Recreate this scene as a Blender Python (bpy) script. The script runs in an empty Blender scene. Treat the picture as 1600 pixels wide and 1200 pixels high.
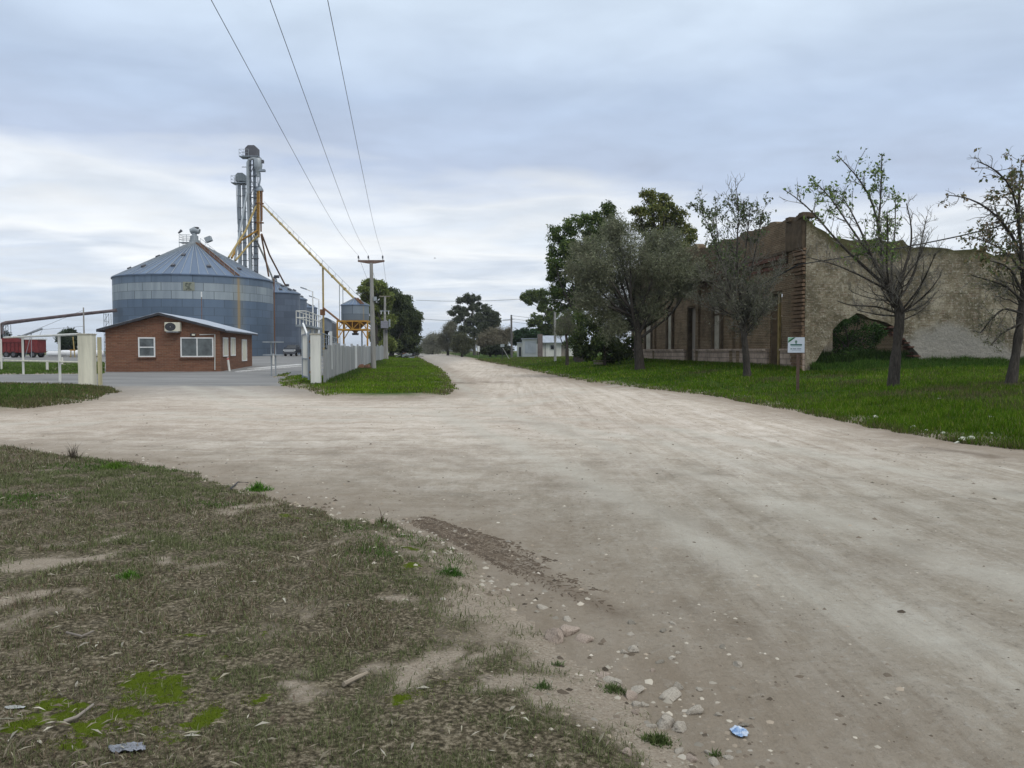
import bpy, bmesh, math, random
import numpy as np
from mathutils import Vector, Matrix
RNG = np.random.default_rng(11); random.seed(5)
S = bpy.context.scene; COL = S.collection
R = math.radians
# ---------------------------------------------------------------- camera
F, CX, CY, HZ, CH = 1260.0, 800.0, 600.0, 548.0, 1.6
PITCH = math.atan((CY - HZ) / F)
def ray(px, py):
    a = (px - CX) / F; b = (CY - py) / F
    c, s = math.cos(PITCH), math.sin(PITCH)
    y = c + b * s; z = -s + b * c
    return a / y, z / y
def at(px, py, Y):
    a, z = ray(px, py)
    return Vector((a * Y, Y, CH + z * Y))
def hit(px, py, P0, N):
    a, z = ray(px, py); d = Vector((a, 1, z)); o = Vector((0, 0, CH))
    return o + d * ((Vector(P0) - o).dot(N) / d.dot(N))
cam = bpy.data.cameras.new('camera'); camo = bpy.data.objects.new('camera', cam); COL.objects.link(camo)
camo.location = (0, 0, CH); camo.rotation_euler = (R(90) - PITCH, 0, 0)
cam.sensor_width = 36; cam.lens = 36 * F / 1600; cam.clip_end = 20000; cam.clip_start = .05
S.camera = camo
S.view_settings.view_transform = 'Standard'; S.view_settings.look = 'None'
S.view_settings.exposure = 0.08; S.view_settings.gamma = 1
S.render.resolution_x = 1024; S.render.resolution_y = 768
# ---------------------------------------------------------------- object helpers
ROOTM = {}
def tag(o, label=None, cat=None, group=None, kind=None):
    if label: o['label'] = label
    if cat: o['category'] = cat
    if group: o['group'] = group
    if kind: o['kind'] = kind
    return o
def thing(name, label, cat, loc=(0, 0, 0), rz=0.0, group=None):
    e = bpy.data.objects.new(name, None); COL.objects.link(e)
    e.empty_display_size = .3
    e.location = loc; e.rotation_euler = (0, 0, rz)
    ROOTM[e] = Matrix.Translation(Vector(loc)) @ Matrix.Rotation(rz, 4, 'Z')
    return tag(e, label, cat, group)
def box_uv(me):
    n = len(me.polygons)
    if not n: return
    nl = len(me.loops)
    co = np.empty(len(me.vertices) * 3, np.float32); me.vertices.foreach_get('co', co); co = co.reshape(-1, 3)
    vi = np.empty(nl, np.int32); me.loops.foreach_get('vertex_index', vi)
    nor = np.empty(n * 3, np.float32); me.polygons.foreach_get('normal', nor); nor = nor.reshape(-1, 3)
    lt = np.empty(n, np.int32); me.polygons.foreach_get('loop_total', lt)
    nn = np.repeat(nor, lt, axis=0); p = co[vi]
    flat = np.abs(nn[:, 2]) > .8
    t = np.stack([-nn[:, 1], nn[:, 0]], 1); ln = np.linalg.norm(t, axis=1); ln[ln < 1e-6] = 1; t /= ln[:, None]
    u = np.where(flat, p[:, 0], p[:, 0] * t[:, 0] + p[:, 1] * t[:, 1])
    v = np.where(flat, p[:, 1], p[:, 2])
    uv = me.uv_layers.new(name='UVMap')
    uv.data.foreach_set('uv', np.stack([u, v], 1).astype(np.float32).ravel())
class MB:
    def __init__(s): s.v = []; s.f = []
    def add(s, vs, fs):
        o = len(s.v); s.v += [tuple(x) for x in vs]; s.f += [tuple(i + o for i in f) for f in fs]; return s
    def box(s, c, size, ax=None):
        """centre, full size, optional (u,v,w) axes"""
        c = Vector(c); u, v, w = ax or (Vector((1, 0, 0)), Vector((0, 1, 0)), Vector((0, 0, 1)))
        a, b, d = size[0] / 2, size[1] / 2, size[2] / 2
        vs = [c + u * (i * a) + v * (j * b) + w * (k * d) for k in (-1, 1) for j in (-1, 1) for i in (-1, 1)]
        return s.add(vs, [(0, 2, 3, 1), (4, 5, 7, 6), (0, 1, 5, 4), (2, 6, 7, 3), (0, 4, 6, 2), (1, 3, 7, 5)])
    def bar(s, p0, p1, w, h=None, up=(0, 0, 1)):
        p0, p1 = Vector(p0), Vector(p1); d = p1 - p0; L = d.length
        if L < 1e-6: return s
        d /= L; up = Vector(up)
        if abs(d.dot(up)) > .98: up = Vector((0, 1, 0))
        x = d.cross(up).normalized(); y = x.cross(d)
        return s.box((p0 + p1) / 2, (w, L, h or w), (x, d, y))
    def tube(s, pts, rs, n=8, cap=True):
        pts = [Vector(p) for p in pts]
        if not hasattr(rs, '__len__'): rs = [rs] * len(pts)
        o = len(s.v); ref = None
        for i, p in enumerate(pts):
            d = (pts[min(i + 1, len(pts) - 1)] - pts[max(i - 1, 0)]).normalized()
            if ref is None:
                ref = d.cross(Vector((0, 0, 1))) if abs(d.z) < .95 else d.cross(Vector((0, 1, 0)))
            ref = (ref - d * ref.dot(d)).normalized(); b = d.cross(ref)
            for k in range(n):
                a = 2 * math.pi * k / n
                s.v.append(tuple(p + (ref * math.cos(a) + b * math.sin(a)) * rs[i]))
        for i in range(len(pts) - 1):
            for k in range(n):
                k2 = (k + 1) % n
                s.f.append((o + i * n + k, o + i * n + k2, o + (i + 1) * n + k2, o + (i + 1) * n + k))
        if cap:
            s.f.append(tuple(o + k for k in reversed(range(n))))
            e = o + (len(pts) - 1) * n; s.f.append(tuple(e + k for k in range(n)))
        return s
    def lathe(s, c, prof, n=32, a0=0, a1=2 * math.pi):
        """prof: list of (r,z) relative to c"""
        c = Vector(c); o = len(s.v); full = abs(a1 - a0 - 2 * math.pi) < 1e-6; m = n if full else n + 1
        for r, z in prof:
            for k in range(m):
                a = a0 + (a1 - a0) * k / n
                s.v.append((c.x + r * math.cos(a), c.y + r * math.sin(a), c.z + z))
        for i in range(len(prof) - 1):
            for k in range(n):
                k2 = (k + 1) % m
                s.f.append((o + i * m + k, o + i * m + k2, o + (i + 1) * m + k2, o + (i + 1) * m + k))
        return s
    def prism(s, poly, O, u, w, n, depth):
        """extrude polygon [(a,b)] in plane O+a*u+b*w along n by depth; triangulated caps"""
        O, u, w, n = Vector(O), Vector(u), Vector(w), Vector(n)
        area = sum(poly[i][0] * poly[(i + 1) % len(poly)][1] - poly[(i + 1) % len(poly)][0] * poly[i][1] for i in range(len(poly)))
        if (u.cross(w).dot(n) > 0) == (area > 0): poly = poly[::-1]
        from mathutils.geometry import tessellate_polygon
        fr = [O + u * a + w * b for a, b in poly]; bk = [p + n * depth for p in fr]
        tr = tessellate_polygon([[Vector((a, b, 0)) for a, b in poly]])
        k = len(poly); fs = []
        for t in tr:
            a, b, c = t
            n0 = (fr[b] - fr[a]).cross(fr[c] - fr[a])
            if n0.dot(n) > 0: t = (a, c, b)
            fs.append(tuple(t)); fs.append(tuple(i + k for i in reversed(t)))
        for i in range(k):
            j = (i + 1) % k; fs.append((i, i + k, j + k, j))
        return s.add(fr + bk, fs)
    def build(s, name, mat, parent=None, smooth=False, bevel=0, root=None):
        root = root or parent
        while root is not None and root.parent is not None: root = root.parent
        vs = s.v
        if root is not None:
            M = ROOTM[root].inverted(); vs = [M @ Vector(p) for p in s.v]
        me = bpy.data.meshes.new(name); me.from_pydata([tuple(p) for p in vs], [], s.f); me.update()
        bm = bmesh.new(); bm.from_mesh(me)
        bmesh.ops.recalc_face_normals(bm, faces=bm.faces)
        if bevel > 0:
            es = [e for e in bm.edges if len(e.link_faces) == 2 and e.calc_face_angle(0) > .6]
            if es: bmesh.ops.bevel(bm, geom=es, offset=bevel, segments=2, profile=.6, affect='EDGES', clamp_overlap=True)
        bm.to_mesh(me); bm.free()
        box_uv(me)
        if smooth:
            for p in me.polygons: p.use_smooth = True
            try: me.set_sharp_from_angle(angle=R(40))
            except Exception: pass
        me.materials.append(mat)
        o = bpy.data.objects.new(name, me); COL.objects.link(o)
        if parent is not None: o.parent = parent
        return o
def np_mesh(name, verts, tris=None, quads=None, mat=None, col=None, parent=None, smooth=False, fattr=None):
    """fast mesh from arrays; col per-vertex rgb attribute 'Col'"""
    if parent is not None:
        root = parent
        while root.parent is not None: root = root.parent
        M = np.array(ROOTM[root].inverted()); verts = verts @ M[:3, :3].T + M[:3, 3]
    me = bpy.data.meshes.new(name); nv = len(verts)
    me.vertices.add(nv); me.vertices.foreach_set('co', np.ascontiguousarray(verts, np.float32).ravel())
    tris = np.empty((0, 3), np.int32) if tris is None else np.asarray(tris, np.int32)
    quads = np.empty((0, 4), np.int32) if quads is None else np.asarray(quads, np.int32)
    nt, nq = len(tris), len(quads)
    me.loops.add(nt * 3 + nq * 4)
    me.loops.foreach_set('vertex_index', np.concatenate([tris.ravel(), quads.ravel()]).astype(np.int32))
    me.polygons.add(nt + nq)
    st = np.concatenate([np.arange(nt) * 3, nt * 3 + np.arange(nq) * 4]).astype(np.int32)
    me.polygons.foreach_set('loop_start', st)
    if smooth: me.polygons.foreach_set('use_smooth', np.ones(nt + nq, bool))
    me.update(calc_edges=True)
    if col is not None:
        a = me.color_attributes.new('Col', 'FLOAT_COLOR', 'POINT')
        a.data.foreach_set('color', np.concatenate([col, np.ones((nv, 1))], 1).astype(np.float32).ravel())
    for k, arr in (fattr or {}).items():
        a = me.attributes.new(k, 'FLOAT', 'POINT'); a.data.foreach_set('value', np.asarray(arr, np.float32))
    if mat: me.materials.append(mat)
    o = bpy.data.objects.new(name, me); COL.objects.link(o)
    if parent is not None: o.parent = parent
    return o
def copy_tree(o, parent=None):
    c = o.copy(); COL.objects.link(c)
    if parent is not None: c.parent = parent
    for ch in list(o.children): copy_tree(ch, c)
    return c
# ---------------------------------------------------------------- noise in numpy
_T = np.random.default_rng(3).random((256, 256))
def vnoise(x, y):
    xi = np.floor(x).astype(int); yi = np.floor(y).astype(int); fx = x - xi; fy = y - yi
    fx = fx * fx * (3 - 2 * fx); fy = fy * fy * (3 - 2 * fy)
    a = _T[xi & 255, yi & 255]; b = _T[(xi + 1) & 255, yi & 255]; c = _T[xi & 255, (yi + 1) & 255]; d = _T[(xi + 1) & 255, (yi + 1) & 255]
    return (a * (1 - fx) + b * fx) * (1 - fy) + (c * (1 - fx) + d * fx) * fy
def fbm(x, y, o=4, s=1.0):
    r = 0; a = .5; t = 0
    for k in range(o):
        r = r + a * vnoise(x * s + 17.3 * k, y * s + 9.1 * k); t += a; a *= .5; s *= 2.03
    return r / t
def sstep(a, b, x):
    t = np.clip((x - a) / (b - a), 0, 1); return t * t * (3 - 2 * t)
# ---------------------------------------------------------------- material helpers
class NT:
    def __init__(s, name):
        s.m = bpy.data.materials.new(name); s.m.use_nodes = True; s.t = s.m.node_tree
        s.b = s.t.nodes['Principled BSDF']; s.out = s.t.nodes['Material Output']
        s.b.inputs['Roughness'].default_value = .9; s.b.inputs['Specular IOR Level'].default_value = .08
    def n(s, typ, **kw):
        nd = s.t.nodes.new('ShaderNode' + typ)
        for k, v in kw.items():
            if k in nd.inputs.keys(): s.set(nd.inputs[k], v)
            else: setattr(nd, k, v)
        return nd
    def set(s, inp, v):
        if isinstance(v, bpy.types.NodeSocket): s.t.links.new(v, inp)
        elif isinstance(v, tuple) and len(v) == 3 and inp.type == 'RGBA': inp.default_value = (*v, 1)
        else: inp.default_value = v
    def math(s, op, a, b=0.0, c=None, clamp=False):
        nd = s.t.nodes.new('ShaderNodeMath'); nd.operation = op; nd.use_clamp = clamp
        s.set(nd.inputs[0], a); s.set(nd.inputs[1], b)
        if c is not None: s.set(nd.inputs[2], c)
        return nd.outputs[0]
    def mix(s, fac, a, b, mode='MIX'):
        nd = s.t.nodes.new('ShaderNodeMix'); nd.data_type = 'RGBA'; nd.blend_type = mode
        s.set(nd.inputs[0], fac); s.set(nd.inputs[6], a); s.set(nd.inputs[7], b)
        return nd.outputs[2]
    def ramp(s, fac, stops, interp='LINEAR'):
        nd = s.t.nodes.new('ShaderNodeValToRGB'); cr = nd.color_ramp; cr.interpolation = interp
        while len(cr.elements) < len(stops): cr.elements.new(.5)
        for e, (p, c) in zip(cr.elements, stops):
            e.position = p; e.color = (*c, 1) if hasattr(c, '__len__') else (c, c, c, 1)
        s.set(nd.inputs[0], fac); return nd.outputs[0]
    def coord(s, kind='Object'):
        if kind == 'World': return s.t.nodes.new('ShaderNodeNewGeometry').outputs['Position']
        return s.t.nodes.new('ShaderNodeTexCoord').outputs[kind]
    def map(s, vec, scale=(1, 1, 1), rot=(0, 0, 0), loc=(0, 0, 0)):
        nd = s.t.nodes.new('ShaderNodeMapping'); s.set(nd.inputs['Vector'], vec)
        nd.inputs['Scale'].default_value = scale; nd.inputs['Rotation'].default_value = rot; nd.inputs['Location'].default_value = loc
        return nd.outputs[0]
    def noise(s, vec, scale, detail=4, rough=.55, dist=0.0):
        nd = s.t.nodes.new('ShaderNodeTexNoise'); s.set(nd.inputs['Vector'], vec)
        nd.inputs['Scale'].default_value = scale; nd.inputs['Detail'].default_value = detail
        nd.inputs['Roughness'].default_value = rough; nd.inputs['Distortion'].default_value = dist
        return nd.outputs[0]
    def attr(s, name, out='Fac'):
        nd = s.t.nodes.new('ShaderNodeAttribute'); nd.attribute_name = name; return nd.outputs[out]
    def bump(s, h, strength=.5, dist=.02):
        nd = s.t.nodes.new('ShaderNodeBump'); s.set(nd.inputs['Height'], h)
        nd.inputs['Strength'].default_value = strength; nd.inputs['Distance'].default_value = dist
        s.set(s.b.inputs['Normal'], nd.outputs[0]); return nd.outputs[0]
    def col(s, c): s.set(s.b.inputs['Base Color'], c); return s
    def p(s, **kw):
        for k, v in kw.items(): s.set(s.b.inputs[k.replace('_', ' ')], v)
        return s
def simple(name, c, rough=.7, metal=0.0, var=.25, scale=6.0, bump=0.0, spec=.2, streak=False):
    """base colour with wear-like noise variation"""
    t = NT(name); o = t.coord('Object')
    if streak: o = t.map(o, (1, 1, .15))
    n1 = t.noise(o, scale, 5, .6)
    lo = tuple(x * (1 - var) for x in c); hi = tuple(min(1, x * (1 + var * .6)) for x in c)
    t.col(t.ramp(n1, [(.3, lo), (.7, hi)]))
    t.p(Roughness=rough, Metallic=metal); t.b.inputs['Specular IOR Level'].default_value = spec
    if bump: t.bump(t.noise(t.coord('Object'), scale * 6, 4), bump, .01)
    return t.m
# ---------------------------------------------------------------- world and sun
SUN_EL, SUN_AZ = R(52), R(140)            # azimuth clockwise from +Y: behind the camera, to the right
def make_world():
    w = bpy.data.worlds.new('World'); S.world = w; w.use_nodes = True; nt = w.node_tree
    t = NT.__new__(NT); t.t = nt; bg = nt.nodes['Background']; out = nt.nodes['World Output']
    sky = nt.nodes.new('ShaderNodeTexSky'); sky.sky_type = 'NISHITA'; sky.sun_disc = False
    sky.sun_elevation = SUN_EL; sky.sun_rotation = SUN_AZ
    nt.links.new(sky.outputs[0], bg.inputs[0]); bg.inputs[1].default_value = .1
    d = t.coord('Generated'); sp = nt.nodes.new('ShaderNodeSeparateXYZ'); nt.links.new(d, sp.inputs[0])
    x, y, z = sp.outputs
    den = t.math('ADD', t.math('MAXIMUM', z, 0.0), .10)
    cb = nt.nodes.new('ShaderNodeCombineXYZ')
    nt.links.new(t.math('DIVIDE', x, den), cb.inputs[0]); nt.links.new(t.math('DIVIDE', y, den), cb.inputs[1])
    p = cb.outputs[0]
    big = t.noise(t.map(p, (.75, 1.0, 1), (0, 0, R(-14))), .8, 3, .5, .3)
    mid = t.noise(t.map(p, (.8, 1.1, 1), (0, 0, R(-10))), 1.9, 4, .5, .4)
    fine = t.noise(t.map(p, (.9, 1.0, 1), (0, 0, R(-18))), 6.0, 4, .5, .3)
    zz = t.math('ADD', z, t.math('MULTIPLY', t.math('ADD', x, .45), .055))
    zz = t.math('ADD', zz, t.math('MULTIPLY', t.math('SUBTRACT', big, .5), .14))
    zz = t.math('ADD', zz, t.math('MULTIPLY', t.math('SUBTRACT', mid, .5), .09))
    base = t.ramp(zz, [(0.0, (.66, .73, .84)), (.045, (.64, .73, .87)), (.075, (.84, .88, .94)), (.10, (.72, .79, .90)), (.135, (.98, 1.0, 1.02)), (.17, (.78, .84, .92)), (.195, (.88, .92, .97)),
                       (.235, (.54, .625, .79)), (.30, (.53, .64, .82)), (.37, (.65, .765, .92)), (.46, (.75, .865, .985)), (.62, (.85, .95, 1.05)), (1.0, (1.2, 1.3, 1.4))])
    v = t.math('ADD', .5, t.math('MULTIPLY', mid, .9)); v2 = t.math('ADD', .86, t.math('MULTIPLY', fine, .28))
    v = t.math('ADD', t.math('MULTIPLY', v, .4), t.math('MULTIPLY', v2, .6))
    v = t.math('MINIMUM', t.math('MAXIMUM', v, .8), 1.18)
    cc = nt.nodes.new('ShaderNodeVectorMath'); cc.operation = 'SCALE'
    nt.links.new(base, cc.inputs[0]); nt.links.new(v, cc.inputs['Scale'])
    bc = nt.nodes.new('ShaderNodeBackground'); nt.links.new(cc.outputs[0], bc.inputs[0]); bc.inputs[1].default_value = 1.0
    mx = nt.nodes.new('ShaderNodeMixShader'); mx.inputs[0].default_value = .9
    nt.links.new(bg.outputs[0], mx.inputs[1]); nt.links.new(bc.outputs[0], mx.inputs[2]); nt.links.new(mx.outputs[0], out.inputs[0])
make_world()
sl = bpy.data.lights.new('sun', 'SUN'); sl.energy = 1.35; sl.angle = R(25); sl.color = (1, .955, .89)
so = bpy.data.objects.new('sun', sl); COL.objects.link(so)
sd_ = Vector((math.sin(SUN_AZ) * math.cos(SUN_EL), math.cos(SUN_AZ) * math.cos(SUN_EL), math.sin(SUN_EL)))
so.rotation_euler = sd_.to_track_quat('Z', 'Y').to_euler(); so.location = sd_ * 60
# ---------------------------------------------------------------- terrain field
def fence_x(y): return -8.8 - .12 * (y - 37)
def H0(x, y):
    x = np.asarray(x, float); y = np.asarray(y, float)
    w = sstep(3, -5, x - fence_x(y)); d = np.maximum(0, y - 37)
    z = d * (.004 + .0067 * w)
    return .95 * (1 - np.exp(-z / .95)) if False else np.minimum(z, .55 + .4 * np.tanh(np.maximum(0, z - .55) / .4))
def gp(px, py, h=None):
    """pixel -> point on the base terrain"""
    a, z = ray(px, py); lo, hi = .5, 600.0
    for _ in range(50):
        m = (lo + hi) / 2
        if CH + z * m > float((h or H0)(a * m, m)): lo = m
        else: hi = m
    return Vector((a * lo, lo, CH + z * lo))
def poly2(pts): return [tuple(gp(*p))[:2] for p in pts]
# grass regions
BANK = [(-60, 15.5), (-28, 13.6)] + poly2([(-300, 690), (0, 699), (60, 706), (110, 715), (200, 722), (300, 738), (360, 763), (440, 785), (520, 810), (600, 820),
        (680, 848), (740, 888), (775, 925), (800, 950), (850, 985), (905, 1030), (960, 1065), (1010, 1105), (1060, 1145), (1100, 1200)]) + [(1.25, 2.0), (2.2, -5), (-60, -5)]
PATCH = [(-75, 41), (-45, 40)] + poly2([(0, 602), (125, 603), (165, 605), (182, 612), (150, 624), (90, 634), (0, 643), (-200, 655)]) + [(-60, 24)]
ISLE = poly2([(452, 583), (438, 597), (446, 604), (468, 607), (483, 611), (500, 618), (560, 622), (640, 623), (695, 619), (711, 610), (704, 595), (690, 578), (668, 566), (655, 559), (648, 555)]) + \
       [(-20, 165), (fence_x(165) - .3, 165), (fence_x(46) - .3, 46), (fence_x(46) - 2.6, 47.5), (fence_x(44) - 4.0, 45.5)]
_ve = [gp(*p) for p in [(1600, 704), (1500, 693), (1400, 676), (1300, 656), (1200, 635), (1100, 617), (1000, 606), (925, 598), (850, 583), (800, 573), (762, 566)]]
VEY = np.array([-6, 4, 9] + [p.y for p in _ve] + [140, 400]); VEX = np.array([9.0, 8.9, 8.6] + [p.x for p in _ve] + [_ve[-1].x - 5, _ve[-1].x - 40])
def verge_x(y): return np.interp(y, VEY, VEX)
def poly_sd(x, y, P):
    """signed distance, positive inside"""
    x = np.asarray(x, float); y = np.asarray(y, float); d = np.full(x.shape, 1e9); ins = np.zeros(x.shape, bool); n = len(P)
    for i in range(n):
        ax, ay = P[i]; bx, by = P[(i + 1) % n]; ex, ey = bx - ax, by - ay
        t = np.clip(((x - ax) * ex + (y - ay) * ey) / (ex * ex + ey * ey + 1e-12), 0, 1)
        d = np.minimum(d, (x - ax - t * ex) ** 2 + (y - ay - t * ey) ** 2)
        if abs(ey) > 1e-12:
            c = ((ay > y) != (by > y)) & (x < ex * (y - ay) / ey + ax); ins ^= c
    d = np.sqrt(d); return np.where(ins, d, -d)
def sds(x, y):
    j = (fbm(x, y, 3, 1.6) - .5)
    jn = j * np.clip(.10 + y * .02, .1, .9)
    b = poly_sd(x, y, BANK) + jn; i = poly_sd(x, y, ISLE) + jn * .8; p = poly_sd(x, y, PATCH) + jn
    v = (x - verge_x(y)) * .96 + jn * .7
    return b, v, i, p
def verge_h(s, y):
    s = np.maximum(s, 0); a = .92 - .62 * sstep(72, 130, y)
    lin = .125 * s + .05 * sstep(0, .7, s)
    return a * (1 - np.exp(-(lin / .92) ** 1.35 * 1.55))
def H(x, y):
    x = np.asarray(x, float); y = np.asarray(y, float)
    b, v, i, p = sds(x, y); z = H0(x, y)
    near = np.clip(1 - y / 90, .1, 1)
    z = z + (.075 * sstep(-.1, .6, b) + .05 * sstep(.4, 3, b)) + .10 * sstep(-.1, .9, i) + .10 * sstep(-.1, .9, p)
    z = z + np.where(v > 0, verge_h(v, y), 0)
    g = np.maximum(np.maximum(b, v), np.maximum(i, p))
    z = z + (fbm(x, y, 4, .35) - .5) * .10 * near * sstep(-1, 1, g) + (fbm(x, y, 3, 3.1) - .5) * .035 * near
    rd = (g < .1); rut = (vnoise((x * .993 + y * .119) * 2.4, y * .11) - .5) * .035 + (vnoise(x * .2, y * 1.9 + 7) - .5) * .02
    z = z + np.where(rd, rut * near * sstep(.1, -.8, g), 0)
    return z
def Hs(x, y): return float(H(np.array([x]), np.array([y]))[0])
def on_ground(px, py): 
    p = gp(px, py, lambda a, b: Hs(a, b)); return p
def ground_at(px, Y):
    a, _ = ray(px, 600); x = a * Y; return Vector((x, Y, Hs(x, Y)))
# ---------------------------------------------------------------- terrain mesh split by class
def bumpmix(t, a, b, k): return t.math('ADD', t.math('MULTIPLY', a, 1 - k), t.math('MULTIPLY', b, k))
def dirt_layers(t):
    """colour of the pale dirt road, used by the road and where grass wears through"""
    w = t.coord('World')
    big = t.noise(t.map(w, (1, 1, 0)), .16, 4, .55, .4)
    along = t.noise(t.map(w, (2.6, .16, 0), (0, 0, R(6.8))), .9, 6, .62, .8)     # wheel streaks along the street
    across = t.noise(t.map(w, (.16, 2.2, 0), (0, 0, R(-4))), .9, 6, .62, .8)     # wheel streaks of the cross road
    sp = t.t.nodes.new('ShaderNodeSeparateXYZ'); t.t.links.new(w, sp.inputs[0])
    k = t.math('SUBTRACT', t.math('MULTIPLY', sp.outputs[0], .22), t.math('MULTIPLY', t.math('ABSOLUTE', t.math('SUBTRACT', sp.outputs[1], 14)), -.05))
    k = t.math('ADD', k, .15, clamp=True)
    st = t.mix(k, across, along)
    mid = t.noise(t.map(w, (1, 1, 0)), 1.3, 6, .6, .3); fine = t.noise(t.map(w, (1, 1, 0)), 14, 6, .7)
    grit = t.noise(t.map(w, (1, 1, 0)), 60, 3, .7)
    m2 = t.noise(t.map(w, (1, .55, 0), (0, 0, R(6.8))), 3.2, 7, .72, .4); st2 = t.math('ADD', t.math('MULTIPLY', st, .5), t.math('MULTIPLY', m2, .5))
    c = t.ramp(st2, [(.33, (.215, .180, .132)), (.46, (.30, .262, .206)), (.55, (.36, .322, .262)), (.66, (.44, .405, .342))])
    fl = t.mix(k, t.noise(t.map(w, (.10, 7, 0), (0, 0, R(-4))), 1.0, 4, .6, .5), t.noise(t.map(w, (8, .10, 0), (0, 0, R(6.8))), 1.0, 4, .6, .5))     # thin tyre lines
    c = t.mix(t.math('MULTIPLY', t.ramp(fl, [(.56, 0), (.66, 1)]), .38), c, (.20, .168, .125)); c = t.mix(t.math('MULTIPLY', t.ramp(fl, [(.34, 1), (.43, 0)]), .35), c, (.42, .395, .34))
    c = t.mix(t.math('MULTIPLY', t.ramp(big, [(.42, 0), (.66, 1)]), .55), c, (.205, .168, .128))
    c = t.mix(t.math('MULTIPLY', t.ramp(mid, [(.52, 0), (.72, 1)]), .5), c, (.40, .37, .315))
    c = t.mix(t.math('MULTIPLY', t.ramp(mid, [(.28, 1), (.46, 0)]), .45), c, (.165, .14, .108))
    c = t.mix(t.math('MULTIPLY', t.ramp(fine, [(.56, 0), (.68, 1)]), .6), c, (.41, .39, .345))
    c = t.mix(t.math('MULTIPLY', t.ramp(fine, [(.33, 1), (.44, 0)]), .5), c, (.13, .112, .088))
    c = t.mix(t.math('MULTIPLY', t.ramp(grit, [(.30, 1), (.38, 0)]), .65), c, (.15, .125, .10))
    g2 = t.noise(t.map(w, (1, 1, 0)), 27, 7, .75, .2); g3 = t.noise(t.map(w, (1, .7, 0), (0, 0, R(8))), 6.5, 8, .75, .5)
    c = t.mix(t.math('MULTIPLY', t.ramp(g2, [(.57, 0), (.66, 1)]), .55), c, (.43, .40, .345)); c = t.mix(t.math('MULTIPLY', t.ramp(g2, [(.34, 1), (.43, 0)]), .6), c, (.115, .095, .07))
    c = t.mix(t.math('MULTIPLY', t.ramp(g3, [(.55, 0), (.65, 1)]), .35), c, (.41, .38, .32)); c = t.mix(t.math('MULTIPLY', t.ramp(g3, [(.35, 1), (.45, 0)]), .38), c, (.165, .138, .10)); grit = bumpmix(t, grit, g2, .6); fine = bumpmix(t, fine, g3, .5)
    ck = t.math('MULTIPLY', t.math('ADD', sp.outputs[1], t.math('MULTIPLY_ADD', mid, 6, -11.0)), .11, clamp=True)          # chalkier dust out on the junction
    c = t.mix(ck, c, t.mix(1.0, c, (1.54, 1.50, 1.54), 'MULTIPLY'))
    return c, st, mid, fine, grit
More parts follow.
